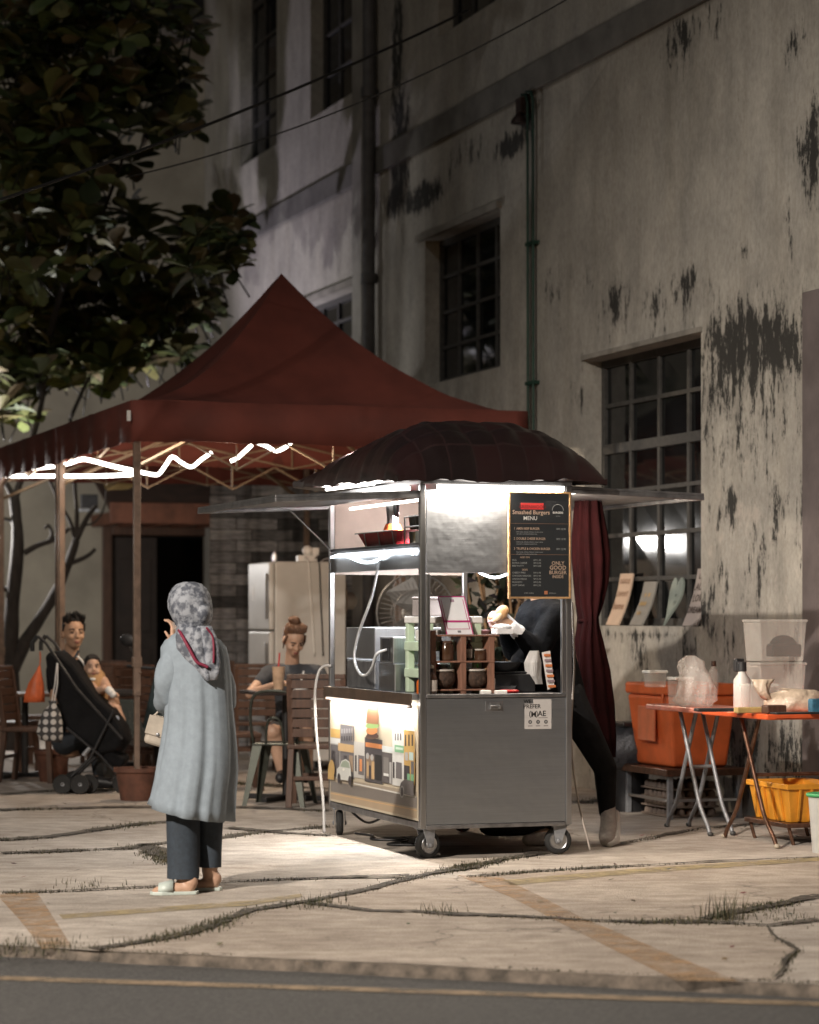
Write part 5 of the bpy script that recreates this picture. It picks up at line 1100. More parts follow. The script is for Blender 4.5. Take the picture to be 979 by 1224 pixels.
for s in (-1, 1):
    b = MB(); b.tube([(.44,s*.2,.97),(.42,s*.28,1.12),(.41,s*.30,1.16)], .008, 8); b.ball((.41,s*.31,1.20), (.02,.075,.055)); b.build('mirror', BLACK, t, smooth=60)

# ------------------------------------------------------------------ cooler corner by the wall
def uvthing(name, label, cat, u, v, z=0, grp=None, rz_=0): return thing(name, label, cat, W(u, v, z), TH+rz_, grp)
t = uvthing('cooler_box', 'large orange ice box on a low metal bench against the wall', 'cooler box', 7.40, 15.84, .355)
b = MB(); b.add([(.05,.05,0),(.47,.05,0),(.47,.66,0),(.05,.66,0),(0,0,.50),(.52,0,.50),(.52,.72,.50),(0,.72,.50)], [(3,2,1,0),(4,5,6,7),(0,1,5,4),(1,2,6,5),(2,3,7,6),(3,0,4,7)]); b.build('body', ORANGE, t, bevel=.025, segs=3)
b = MB(); b.box(-.012,.532,-.012,.732,.503,.585); b.build('lid', ORANGE, t, bevel=.018, segs=3)
b = MB(); b.box(-.014,-.002,.22,.5,.18,.42); b.M = None; b.build('label_panel', mat('lighter_orange_label', (.70,.20,.09), .5, 0, .15, 8, .03), t, bevel=.003)
b = MB(); b.tube([(-.022,.05,.515),(-.03,.05,.46),(-.02,.05,.44)], .012, 8); b.build('latch', ORANGE, t, smooth=60)
t = uvthing('metal_bench', 'low brown metal bench carrying the orange ice box', 'bench', 7.36, 15.80)
b = MB(); b.box(0,.62,0,.80,.30,.352); b.build('seat', BRONZE, t, bevel=.008)
for x in (.03,.56):
    for y in (.03,.73): MB().box(x,x+.035,y,y+.035,0,.30).build('leg', GREYM, t, bevel=.003)
b = MB(); b.box(.035,.055,.06,.73,.12,.14); b.box(.06,.56,.035,.055,.12,.14); b.build('rung', ALU, t, bevel=.003)
EGG = mat('pulp_egg_tray', (.23,.175,.14), .9, 0, .2, 10, .2, 60)
for k in range(4):
    b = MB(); z = .004+.062*k
    b.box(.0,.40,.0,.44,z*0,.012)
    for i in range(5):
        for j in range(6): b.lathe([(.034,.010),(.028,.045),(.012,.058),(0,.059)], (.04+.08*i,.04+.072*j,0), 8)
    o = b.build('egg_tray', EGG, smooth=50, loc=W(7.45, 15.98, z), rotz=TH); tag(o, ('bottom egg tray of the stack under the metal bench','second egg tray from the ground under the metal bench','third egg tray from the ground under the metal bench','topmost egg tray of the stack under the metal bench')[k], 'egg tray', 'egg trays stacked under the bench')
l = P(752, 735, 18.2); t = thing('rubbish_bin', 'black bin with a grey bag pulled over it beside the ice box', 'bin', (l.x, l.y, 0), .3)
MB().lathe([(.13,0),(.15,.36),(.0,.361)], seg=20).build('bin_body', BLACK, t, smooth=40)
b = MB(); b.loft([(0,0,.30,.14,.14,0),(0,0,.36,.20,.19,0),(-.02,0,.45,.21,.2,0),(.0,0,.55,.16,.16,0),(.02,0,.61,.15,.14,0)], 30, lambda i,t_,w: 1+.10*math.sin(5*w+i)+.06*math.sin(9*w+2*i)); b.build('bin_bag', mat('dark_grey_bag', (.055,.058,.065), .3, 0, .3, 12, .8, 30), t, smooth=180)
b = MB(); b.box(-.10,.12,-.14,.14,.612,.645); b.build('bin_lid', BLACK, t, bevel=.01)
# folding tables
def folding_table(label, u, v, lu, lv, z, top, legm, lam):
    t = uvthing('folding_table', label, 'folding table', u, v, 0, 'folding tables by the wall')
    b = MB(); b.box(0,lu,0,lv,z-.035,z); b.build('tabletop', top, t, bevel=.008)
    for x in (.10, lu-.12):
        b = MB(); za = z-.04
        for s in (0, 1):
            q = lambda y: lv*.06+(y if s == 0 else 1-y)*lv*.88
            b.tube(smoothpath([(x+.03*s,q(.02),.012),(x+.03*s,q(.06),.06),(x+.03*s,q(.20),.17),(x+.03*s,q(.30),.30),(x+.03*s,q(.62),za)], 6), .0135, 10)
        b.build('leg', legm, t, smooth=60)
        b = MB(); b.ball((x,lv*.07,.014), (.02,.02,.016)); b.ball((x+.03,lv*.93,.014), (.02,.02,.016)); b.build('foot_cap', mat(lam, (.42,.36,.28) if 'pale' in lam else (.05,.05,.05), .5, 0, .1, 6, 0), t, smooth=180)
    b = MB(); b.tube([(.10,lv*.42,.43),(lu-.12,lv*.42,.43)], .011, 8); b.build('brace', legm, t, smooth=60)
    return t
folding_table('orange-topped folding table with bronze crossed legs at the right edge', 7.0, 13.60, 1.06, .90, .82, ORANGE_T, BRONZE, 'pale_rubber_foot')
folding_table('further folding table with grey crossed legs in front of the ice box', 7.0, 14.52, .38, .84, .825, mat('pinkish_covered_tabletop', (.62,.22,.16), .3, 0, .2, 10, .1, 40), GREYM, 'dark_rubber_foot')
def crate(name, label, cat, u, v, z, lu, lv, h, m, rim=.03):
    t = uvthing(name, label, cat, u, v, z); b = MB(); k = .035; wth = .012
    ob = [(k,k),(lu-k,k),(lu-k,lv-k),(k,lv-k)]; ot = [(0,0),(lu,0),(lu,lv),(0,lv)]; ins = lambda p, c: (p[0]+(wth if p[0] < c[0] else -wth), p[1]+(wth if p[1] < c[1] else -wth)); cc = (lu/2, lv/2)
    vs = [(x,y,0) for x,y in ob]+[(x,y,h) for x,y in ot]+[(*ins(p,cc),h) for p in ot]+[(*ins(p,cc),.012) for p in ob]
    b.add(vs, [(3,2,1,0)]+[(i,(i+1)%4,4+(i+1)%4,4+i) for i in range(4)]+[(4+i,4+(i+1)%4,8+(i+1)%4,8+i) for i in range(4)]+[(8+i,8+(i+1)%4,12+(i+1)%4,12+i) for i in range(4)]+[(12,13,14,15)]); b.build('tub', m, t, bevel=.003)
    b = MB(); e = .012
    b.box(-e,lu+e,-e,0,h-rim,h+.004); b.box(-e,lu+e,lv,lv+e,h-rim,h+.004); b.box(-e,-.0005,0.0005,lv-.0005,h-rim,h+.004); b.box(lu+.0005,lu+e,.0005,lv-.0005,h-rim,h+.004); b.build('rim', m, t, bevel=.004)
    b = MB()
    for i in range(1, 5):
        y = lv*i/5; b.bar((k*.9-.006,y,.01),(-.008,y,h-rim),.014,.012,up=(0,1,0)); x = lu*i/5; b.bar((x,k*.9-.006,.01),(x,-.008,h-rim),.014,.012)
    b.build('rib', m, t); return t
crate('yellow_crate', 'yellow plastic crate under the orange folding table', 'crate', 7.28, 13.86, .135, .40, .54, .235, YELLOW)
t = uvthing('low_stand', 'low dark stand with short feet under the yellow crate', 'stand', 7.26, 13.84); MB().box(0,.44,0,.58,.105,.133).build('stand_top', BRONZE, t, bevel=.004)
for x in (.03,.41):
    for y in (.03,.55): b = MB(); b.tube([(x,y,.105),(x+.015,y-.02,.02),(x+.02,y-.025,.0)], .012, 8); b.build('leg', BRONZE, t)
l = P(986, 735, 15.0); t = thing('waste_tub', 'pale tub with a green rim at the right edge', 'tub', (l.x, l.y, 0)); MB().lathe([(.075,0),(.10,.35),(.092,.35),(.07,.012),(0,.012)], seg=22).build('tub_body', mat('pale_grey_plastic', (.45,.45,.43), .4, 0, .1, 6, .03), t, smooth=40); MB().tube([(.102*math.cos(a*.3142),.102*math.sin(a*.3142),.345) for a in range(21)], .012, 8).build('rim', mat('green_rim_plastic', (.06,.32,.12), .4, 0, .1, 5, 0), t, smooth=180)
# things on the tables
TZ = .8225
def setbox(name, label, cat, px, Y, z, sx, sy, sz, m, lid=None, grp=None, rz_=0, tp_=.9):
    l = P(px, 735, Y); t = thing(name, label, cat, (l.x, l.y, z), TH+rz_, grp); b = MB(); b.boxc((0,0,sz/2), (sx,sy,sz), taper=tp_); b.build('box_body', m, t, bevel=.008)
    if lid: b = MB(); b.boxc((0,0,sz+.011), (sx+.012,sy+.012,.02)); b.build('lid', lid, t, bevel=.006)
    return t
setbox('clear_storage_box', 'upper clear plastic box holding a dark packet at the back of the table', 'storage box', 926, 16.3, 1.12, .34, .24, .25, CLEAR, CLEAR, 'stacked clear boxes')
setbox('clear_storage_box', 'lower clear plastic box of the stack behind the plastic bags', 'storage box', 926, 16.3, TZ, .33, .24, .27, CLEAR, CLEAR, 'stacked clear boxes')
l = P(936, 735, 16.3); b = MB(); b.ball((0,0,.09), (.10,.05,.07)); b.box(-.10,.11,-.05,.05,.02,.10); o = b.build('dark_packet', BLACKCLOTH, bevel=.01); o.location = (l.x, l.y, 1.13); o.rotation_euler = (0,0,TH); tag(o, 'dark packet inside the upper clear box', 'packet')
setbox('food_tub', 'pale plastic tub on the cooler lid, left of the others', 'tub', 783, 16.5, .945, .12, .12, .09, CLEAR, WHITE, 'tubs on the cooler')
setbox('food_tub', 'taller cloudy tub on the far table beside the plastic bag', 'tub', 813, 16.45, TZ+.005, .13, .13, .165, CLEAR, WHITE, 'tubs on the cooler')
setbox('food_tub', 'cloudy rectangular tub left of the wrapped bread on the table', 'tub', 907, 15.6, TZ, .19, .14, .15, CLEAR, CLEAR)
l = P(831, 735, 16.2); b = MB(); b.loft([(0,0,0,.09,.07,0),(0,0,.04,.125,.10,0),(.01,0,.12,.12,.09,0),(.0,0,.19,.105,.08,0),(-.02,0,.25,.085,.05,0),(-.03,0,.29,.075,.03,0),(-.03,0,.33,.03,.02,0)], 48, lambda i,t_,w: 1+.12*math.sin(4*w+1.7*i)+.10*math.sin(7*w-2*i)+.06*math.sin(13*w+3*i))
o = b.build('plastic_bag', BAGCLEAR, smooth=180); o.location = (l.x, l.y, TZ+.005); tag(o, 'crumpled translucent plastic bag standing on the far table', 'plastic bag')
def tbottle(label, px, Y, z, r, h, body, cap):
    l = P(px, 735, Y); t = thing('squeeze_bottle', label, 'bottle', (l.x, l.y, z), 0, 'bottles on the tables'); MB().lathe([(r*.95,0),(r,.01),(r,h*.62),(r*.5,h*.75),(r*.45,h*.8)], seg=18).build('bottle_body', body, t, smooth=40); MB().lathe([(r*.5,h*.8),(r*.55,h*.81),(r*.5,h),(0,h)], seg=14).build('cap', cap, t, smooth=40)
tbottle('small clear bottle with a brown cap behind the plastic bag', 853, 16.6, .945, .032, .17, BAGCLEAR, WOODD)
tbottle('white bottle with a large black cap on the orange table', 887, 15.9, TZ, .055, .30, mat('white_bottle', (.6,.57,.54), .4, 0, .1, 6, .03), BLACK)
setbox('black_lid_box', 'square black lid of the white jug on the table', 'lid', 883, 16.0, TZ+.235, .055, .055, .085, BLACK, tp_=1)
b = MB(); l = P(948, 735, 15.5)
b.loft([(0,0,0,.17,.11,0),(.0,0,.03,.19,.13,0),(.01,0,.07,.185,.12,0),(.02,0,.11,.16,.10,0),(.04,0,.135,.10,.07,0),(-.06,0,.145,.04,.03,0)], 46, lambda i,t_,w: 1+.06*math.sin(5*w+1.3*i)+.05*math.sin(9*w-i)+.04*math.sin(17*w+2*i))
b.loft([(-.16,-.02,.08,.03,.04,0),(-.19,-.02,.12,.035,.05,0),(-.20,-.02,.17,.05,.03,0),(-.19,-.02,.20,.06,.015,0)], 26, lambda i,t_,w: 1+.2*math.sin(5*w+i)+.1*math.sin(9*w-i))
o = b.build('wrapped_bread', mat('plastic_wrapped_bread', (.55,.44,.34), .18, 0, .25, 12, .9, 34), smooth=180); o.location = (l.x, l.y, TZ); tag(o, 'buns wrapped in a crinkled clear bag on the orange table', 'bread')
setbox('brown_block', 'brown wooden block in front of the wrapped buns', 'block', 925, 15.25, TZ, .13, .09, .05, WOODD, tp_=1)
setbox('blue_carton', 'small blue and white carton at the right edge of the table', 'carton', 976, 15.2, TZ, .09, .06, .09, mat('blue_carton_print', (.05,.18,.28), .5, 0, .5, 14, 0), tp_=1)
b = MB(); b.boxc((0,0,.012), (.32,.12,.02)); o = b.build('dark_tray', BLACK, bevel=.006); l = P(862, 735, 15.45); o.location = (l.x, l.y, TZ+.001); o.rotation_euler = (0,0,.12); tag(o, 'flat dark tray on the left end of the orange table', 'tray')
b = MB(); b.boxc((0,0,.006), (.50,.10,.012)); o = b.build('dark_mat', BLACK, bevel=.003); l = P(960, 735, 14.98+.25); o.location = (l.x+.03, l.y-.1, TZ+.001); o.rotation_euler = (0,0,TH); tag(o, 'thin dark mat along the near edge of the orange table', 'mat')
setbox('yellow_box', 'flat yellowish box under the cloudy tub', 'box', 895, 15.3, TZ, .18, .06, .035, mat('yellowish_card', (.5,.36,.14), .6, 0, .2, 8, 0), tp_=1)

# ------------------------------------------------------------------ plaques leaning in the window
def plaque(name, label, pl, pr, yt, yb, col, txt, heart=False):
    v0, zb = wall_pt((pl+pr)/2, yb); zt_ = wall_pt((pl+pr)/2+8, yt)[1]; h = zt_-(wins[0][2]); w = abs(wall_v(pl)-wall_v(pr))*.74
    t = thing(name, label, 'plaque', W(WU+.015, v0, wins[0][2]+.002), TH, 'plaques leaning in the window')
    lean = .13; b = MB(); nrm = Vector((-h, 0, lean)).normalized()
    fr_ = lambda x, y: ((lean*y/h*1.0+.02*math.sin(math.pi*y/h), -x, y), nrm)
    if heart:
        pts = [(w*.5*1.05*(16*math.sin(a)**3)/16*(1 if 1 else 0), h*.56+h*.44*(13*math.cos(a)-5*math.cos(2*a)-2*math.cos(3*a)-math.cos(4*a))/12.5) for a in [2*math.pi*k/40 for k in range(40)]]
        m = min(p[1] for p in pts); pts = [(x, (y-m)) for x, y in pts][::-1]
    else: pts = [(-w/2,0),(w/2,0),(w/2,h*.25),(w/2,h*.5),(w/2,h*.75),(w/2,h),(-w/2,h),(-w/2,h*.75),(-w/2,h*.5),(-w/2,h*.25)]
    if heart: b.prism(pts, fr_, .016, col)
    else:
        for k in range(4): b.prism([(-w/2,h*k/4),(w/2,h*k/4),(w/2,h*(k+1)/4),(-w/2,h*(k+1)/4)], fr_, .014, col)
    for (x, y, s, tx, c) in txt:
        p, n = fr_(x*w, y*h); b.text(tx, Vector(p)+n*(.022 if heart else .0195), (0,-1,0), Vector((lean,0,h)).normalized(), s, c, 'CENTER', .01)
    b.build('board', PAPER, t, solid=0)
DKc = (.06,.045,.04)
plaque('wooden_plaque', 'pale wooden plaque leftmost in the window', 721, 741, 686, 748, (.62,.47,.36), [(0,.80,.09,'home',(.36,.22,.15)),(0,.55,.09,'sweet',(.40,.26,.18)),(0,.30,.09,'home',(.36,.22,.15))])
plaque('wooden_plaque', 'grey plaque with a golden plant motif second from the left in the window', 749, 769, 696, 748, (.27,.26,.24), [(0,.55,.10,'* *',(.5,.33,.13)),(-.1,.35,.10,'***',(.5,.33,.13)),(-.1,.15,.09,'**',(.45,.3,.13))])
plaque('heart_plaque', 'grey-green heart-shaped plaque in the window', 783, 802, 692, 746, (.25,.29,.26), [(0,.60,.05,'love',(.12,.14,.13)),(0,.45,.05,'always',(.12,.14,.13))], heart=True)
plaque('wooden_plaque', 'tall grey plaque with dark lettering rightmost in the window', 812, 835, 680, 748, (.34,.30,.285), [(0,.82,.08,'LIVE',DKc),(0,.62,.08,'LAUGH',DKc),(0,.42,.08,'LOVE',DKc),(0,.22,.07,'DREAM',DKc)])

# dark dried plant against the wall behind the cart
l = P(600, 735, 19.3); t = thing('dried_plant', 'tall dark bushy plant with tan stems against the wall behind the cart', 'plant', (l.x, l.y, 0))
RD_ = random.Random(5); b = MB(); st = MB()
for k in range(16):
    a = RD_.uniform(-1, 1); p0 = Vector((a*.12, RD_.uniform(-.1,.1), 0)); p1 = Vector((a*.38, RD_.uniform(-.2,.2), RD_.uniform(1.2, 2.05))); pm = p0.lerp(p1, .5)+Vector((RD_.uniform(-.08,.08),0,.1)); st.tube(smoothpath([p0, pm, p1], 5), [.012]*11, 6)
    for q in range(34):
        c = p0.lerp(p1, RD_.uniform(.25, 1)); d = Vector((RD_.gauss(0,1), RD_.gauss(0,1), RD_.gauss(.2,.7))); leaf_b = b
        d.normalize(); s_ = d.orthogonal().normalized(); L_ = RD_.uniform(.08,.2); w_l = L_*.22
        b.add([c, c+d*L_*.5+s_*w_l, c+d*L_, c+d*L_*.5-s_*w_l], [(0,1,2,3)], tuple(x*RD_.uniform(.6,1.3) for x in (.035,.040,.028)))
b.build('foliage', mat('dark_plant_leaf', (1,1,1), .7, 0, .2, 9, 0, attr=True), t); st.build('stem', mat('tan_stem', (.28,.17,.09), .8, 0, .3, 12, .2), t, smooth=180)

# dry leaf litter on the paving
RL = random.Random(21); b = MB()
for k in range(90):
    c = G(RL.uniform(0, 979), RL.uniform(955, 1165), .010); a = RL.uniform(0, 6.28); L_ = RL.uniform(.012, .045); d = Vector((math.cos(a), math.sin(a), RL.uniform(0,.25)))*L_; s_ = Vector((-math.sin(a), math.cos(a), RL.uniform(-.2,.3)))*L_*.3
    b.add([c, c+d*.5+s_, c+d, c+d*.5-s_], [(0,1,2,3)], tuple(x*RL.uniform(.5,1.5) for x in RL.choice([(.10,.06,.03),(.06,.045,.03),(.14,.10,.06)])))
o = b.build('leaf_litter', mat('dry_leaf', (1,1,1), .9, 0, .2, 9, 0, attr=True)); tag(o, 'scattered bits of dry leaves lying on the paving', 'leaf litter', kind='stuff')
# ------------------------------------------------------------------ people
def head(b, c, Rm, s=1.0):
    c = Vector(c)
    def at(x, y, z): return c+Rm @ (Vector((x, y, z))*s)
    def bl(x, y, z, r): b.ball(at(x, y, z), tuple(q*s for q in r), Rm, seg=18, rings=12)
    bl(0,.012,.025,(.074,.092,.088)); bl(0,-.022,-.03,(.062,.070,.085)); bl(0,-.040,-.082,(.040,.044,.032)); bl(0,-.030,.035,(.062,.058,.055))
    bl(.036,-.060,-.030,(.026,.028,.026)); bl(-.036,-.060,-.030,(.026,.028,.026))
    bl(0,-.098,-.028,(.013,.016,.013)); bl(0,-.090,-.010,(.009,.012,.026)); bl(0,-.083,-.062,(.024,.013,.008))
    for q in (-1, 1): bl(q*.075,.012,-.015,(.010,.020,.032)); bl(q*.032,-.080,.014,(.022,.012,.007))
    return at
def face(at, Rm, parent, s=1.0, lip=(.28,.10,.08)):
    ed = mat('eye_dark', (.03,.02,.015), .2, 0, .2, 5, 0)
    for q in (-1, 1): MB().ball(at(q*.031,-.082,-.002), (.013*s,.006*s,.0055*s), Rm, seg=10, rings=6).build('eye', ed, parent, smooth=180)
    for q in (-1, 1): MB().tube([at(q*.014,-.090,.020), at(q*.032,-.090,.026), at(q*.050,-.076,.020)], .0042*s, 6).build('eyebrow', HAIR, parent, smooth=180)
    b = MB(); b.ball(at(0,-.0935,-.061), (.022*s,.006*s,.0045*s), Rm, seg=12, rings=6); b.ball(at(0,-.0925,-.070), (.017*s,.007*s,.005*s), Rm, seg=12, rings=6)
    b.build('lips', mat('lips', lip, .45, 0, .1, 8, 0), parent, smooth=180)
def hand(b, w, d, n, s=1.0, curl=.6, thumb=1):
    """w wrist, d direction of the palm, n palm normal (fingers curl towards n)"""
    w, d = Vector(w), Vector(d).normalized(); n = Vector(n); n = (n-d*n.dot(d)).normalized(); sd = d.cross(n)*thumb
    L = .085*s
    for k in range(5): t = (k-2)*.0165*s; b.limb([w+sd*t*.6, w+d*L+sd*t], [.016*s, .0135*s], 8)
    for k, (ln, o) in enumerate(((.072,-.026),(.082,-.0087),(.076,.0087),(.058,.026))):
        p = w+d*L+sd*o*s*-1; cu = curl*(1+.08*k); q = [p]; a = cu*.35
        for f in (.45,.32,.25):
            q.append(q[-1]+(d*math.cos(a)+n*math.sin(a)+sd*(-o)*2.2)*ln*f*s); a += cu*.75
        b.limb(q, [.0098*s,.009*s,.0085*s,.0075*s], 8)
    p = w+d*.022*s+sd*.026*s
    b.limb([p, p+(d*.55+sd*.75+n*.25).normalized()*.045*s, p+(d*.55+sd*.75+n*.25).normalized()*.045*s+(d*.85+sd*.25+n*.45).normalized()*.034*s], [.0125*s,.0105*s,.009*s], 8)
def shifted(o, t):
    o.location = -Vector(t.location); return o

# ---- standing woman in headscarf, seen from behind
base = G(228, 1066); S = base.y/F
def w_(px, py, d=0.0): return Vector((base.x+(px-228)*S, base.y+d, HC-(py-HZ)*S))
t = thing('person', 'standing woman in pale grey headscarf and long grey coat, one hand raised', 'person', base)
b = MB(); at = head(b, w_(226, 723, .0), rz(rad(180-28)), .92)
b.limb([w_(228,738,.01), w_(230,757,.02)], [.055,.06]); b.limb([w_(231,778,.03), w_(236,820,.03), w_(236,872,.03)], [.10,.10,.13])
b.limb([w_(208,772,0), w_(200,832,.06)], [.055,.045]); b.limb([w_(200,832,.06), w_(203,775,.30)], [.042,.028]); hand(b, w_(203,772,.30), (-.05,.0,1), (-1,.3,.1), .98, .75, 1)
b.limb([w_(255,775,.03), w_(264,830,.12)], [.055,.045]); b.limb([w_(264,830,.12), w_(225,838,.36)], [.042,.028]); hand(b, w_(225,838,.36), (-.8,.5,0), (0,0,-1), .9, .9)
fl, fr2 = w_(222,1057,-.12), w_(249,1050,.04)
b.limb([w_(222,872,-.02), w_(221,970,-.05), w_(223,1050,-.11)], [.085,.062,.042]); b.limb([w_(248,872,.03), w_(250,965,.03), w_(250,1044,.04)], [.085,.062,.042])
for f, hp in ((w_(226,1064,-.13), 0), (w_(251,1057,.04), 0)):
    f.z = .035
    b.limb([f+Vector((.02,0,.03)), f+Vector((.01,0,.0)), f+Vector((-.09,-.012,-.004)), f+Vector((-.155,-.02,-.012))], [.04,.034,.032,.018])
    for k in range(5): b.limb([f+Vector((-.14,-.05+.018*k,-.016)), f+Vector((-.178+.006*abs(k-3),-.055+.018*k,-.019))], [.011,.009], 6)
shifted(b.build('body', SKIN, t, remesh=.008), t)
TROU = mat('dark_grey_trousers', (.034,.046,.062), .85, 0, .2, 40, .25, 120); COAT = mat('pale_grey_coat_cloth', (.255,.305,.355), .85, 0, .10, 26, .16, 150)
b = MB()
def legl(rows, d0, ph):
    b.loft([(w_(x, y).x, base.y+d0*(.35+.65*k/5), w_(x, y).z, hw*S, hw*S*1.15, 0) for k, (x, y, hw) in enumerate(rows)], 26, lambda i,t_,w: 1+.035*math.sin(3*w+ph+t_*3)+.02*math.sin(7*w+4*t_), caps=(True, False))
legl([(224,915,15),(221,940,20),(219,970,20),(220,1000,19.5),(221,1030,19),(221,1047,19)], -.09, 0); legl([(249,915,15),(251,940,18),(250,975,16),(250,1000,15),(250,1020,14.5),(250,1037,14.5)], .05, 1.4)
shifted(b.build('trousers', TROU, t, smooth=180), t)
# coat: yoke, gathered skirt, sleeve
b = MB()
rows = [(228,755,15,.085),(229,760,24,.10),(230,766,33,.115),(231,774,38.5,.125),(232.5,786,40,.13),(234.5,800,39.5,.135),(236,815,39,.14),(237,840,39.5,.15),(237.5,865,41.5,.165),(236.5,890,44,.18),(234.5,915,46.5,.22),(231.5,940,47,.235),(229.0,960,48.5,.245),(228,971,49.5,.25)]
def crease(x): return 1-2*abs(((x/math.pi) % 2)-1)**.55
def cf(i, t_, w):
    k = max(0, t_-.18)*1.0
    return 1+min(1,max(0,(t_-.32)*5))*(.012*crease(24*w+.6*math.sin(3*w))+.010*crease(37*w+2*math.sin(2*w)))*(1.2-t_)+.020*k*crease(9*w+1.5*math.sin(2*w+2*t_)+.6*t_)+k*(.050*math.sin(8*w+.6+1.1*t_)+.032*math.sin(13*w+2*t_+1)+.020*math.sin(21*w-t_)+.035*math.sin(3*w+1))+.008*math.sin(5*w+9*t_)+(.3+t_)*(.045*mnoise.noise(Vector((1.6*math.cos(w),1.6*math.sin(w),t_*2.2)))+.035*(.35-abs(mnoise.noise(Vector((2.6*math.cos(w+t_),2.6*math.sin(w+t_),t_*4.5))))))
b.loft([(w_(x,y).x, base.y+.02-.01*(i/13), w_(x,y).z, hw*S, ry, 0, -.20*max(0,(i-6)/7), .05*(i/13)) for i, (x,y,hw,ry) in enumerate(rows)], 110, cf, caps=(False, False))
shifted(b.build('coat', COAT, t, smooth=180, solid=.006), t)
b = MB()
def sleeve(pts, rs, ph, n=40):
    q = smoothpath(pts, 4); m = len(q); k = len(rs)-1; b0 = len(b.v)
    rr_ = []
    for i in range(m):
        f = i/(m-1)*k; j = min(int(f), k-1); rr_.append(rs[j]+(rs[j+1]-rs[j])*(f-j))
    b.tube(q, rr_, n, True); 
    for i in range(m):
        for a in range(n):
            idx = b0+i*n+a; v = b.v[idx]; d = v-q[i]; b.v[idx] = q[i]+d*(1+.06*math.sin(3*2*math.pi*a/n+ph+i*.9)+.035*math.sin(7*2*math.pi*a/n+i*1.7))
sleeve([w_(214,771,.01), w_(207,790,-.02), w_(202,812,-.02), w_(201,830,.02)], [.055,.068,.074,.070], 0)
sleeve([w_(203,828,.0), w_(198,838,.10), w_(196,825,.20), w_(199,800,.28)], [.070,.074,.066,.058], 1)
sleeve([w_(250,771,.02), w_(259,795,.03), w_(266,825,.08), w_(268,845,.12)], [.05,.062,.062,.058], 2)
shifted(b.build('sleeve', COAT, t, smooth=180, remesh=.010), t)
def scarfmat():
    m = mat('patterned_scarf', (.085,.095,.12), .75, 0, .2, 27, .02, 200, col2=(.30,.32,.36), lo=.43, hi=.58, detail=3); return m
SCARF = scarfmat(); b = MB()
hr = [(226,695.5,7,.04),(226,698,15,.065),(226,703,20.5,.085),(226,710,24,.102),(226.5,718,26,.112),(227.5,727,26.8,.116),(229,735,25.6,.115),(229.5,742,22.5,.105),(229,749,18,.09),(229,756,19,.10),(229.5,763,24,.115),(230,770,29,.125)]
b.loft([(w_(x,y).x, base.y+.01, w_(x,y).z, hw*S, ry, 0, .0, 0) for x,y,hw,ry in hr], 64, lambda i,t_,w: 1+min(1,i/4)*(.026*math.sin(4*w+6*t_+1)+.022*math.sin(9*w+9*t_)+.012*math.sin(17*w-8*t_))+(.05*math.sin(8*w+2*t_) if i > 6 else 0), caps=(True, False))
b.ball(w_(243,733,-.045), (.045,.06,.055), seg=16, rings=10)
b.loft([(w_(x,y).x, base.y-.075-.035*i/6, w_(x,y).z, hw*S, .05, 0) for i,(x,y,hw) in enumerate([(232,750,17),(233,762,21),(235,775,21),(240,787,16),(247,797,11.5),(251,806,8.5),(252,813,4)])], 44, lambda i,t_,w: 1+.10*math.sin(5*w+1+t_*2)+.06*math.sin(9*w+3*t_))
b.loft([(w_(x,y).x, base.y-.095-.03*i/5, w_(x,y).z, hw*S, .032, 0) for i,(x,y,hw) in enumerate([(246,748,8),(250,760,9.5),(253,775,10),(255,790,10),(256,803,9),(255,812,6)])], 36, lambda i,t_,w: 1+.12*math.sin(4*w+2+t_*2))
shifted(b.build('headscarf', SCARF, t, smooth=180), t)
b = MB(); b.tube(smoothpath([w_(216,753,-.10), w_(222,762,-.135), w_(230,776,-.155), w_(238,790,-.165), w_(246,794,-.165), w_(252,797,-.165)], 4), .0085, 8); b.tube(smoothpath([w_(249,750,-.13), w_(256,760,-.12), w_(258,775,-.14), w_(258,792,-.15)], 4), .006, 8)
shifted(b.build('scarf_trim', mat('crimson_trim', (.18,.008,.035), .6, 0, .1, 9, 0), t, smooth=180), t)
SAND = mat('pale_sandal_leather', (.55,.62,.58), .4, 0, .1, 14, .05)
for f in (w_(226,1064,-.13), w_(251,1057,.04)):
    f.z = 0; b = MB(); out = [(.06,.0),(.055,.026),(.02,.034),(-.06,.032),(-.13,.030),(-.175,.012),(-.185,-.03),(-.165,-.062),(-.12,-.066),(-.05,-.048),(.01,-.036),(.05,-.026)]
    b.prism(out, lambda x, y: ((f.x+x, f.y+y, .002), (0,0,1)), .018)
    so = shifted(b.build('sandal', SAND, t, bevel=.004), t); b = MB(); NS = 14
    for r_ in range(2):
        for k in range(NS+1):
            a = math.pi*k/NS; hgt = (.058 if r_ == 0 else .040)
            b.v.append(Vector((f.x-.065-.075*r_, f.y-.006-.008*r_+.046*math.cos(a), .018+hgt*math.sin(a)**.7)))
    for k in range(NS): b.f.append([k, k+1, NS+1+k+1, NS+1+k]); b.c.append(None)
    b.build('strap', SAND, so, smooth=180, solid=.006)
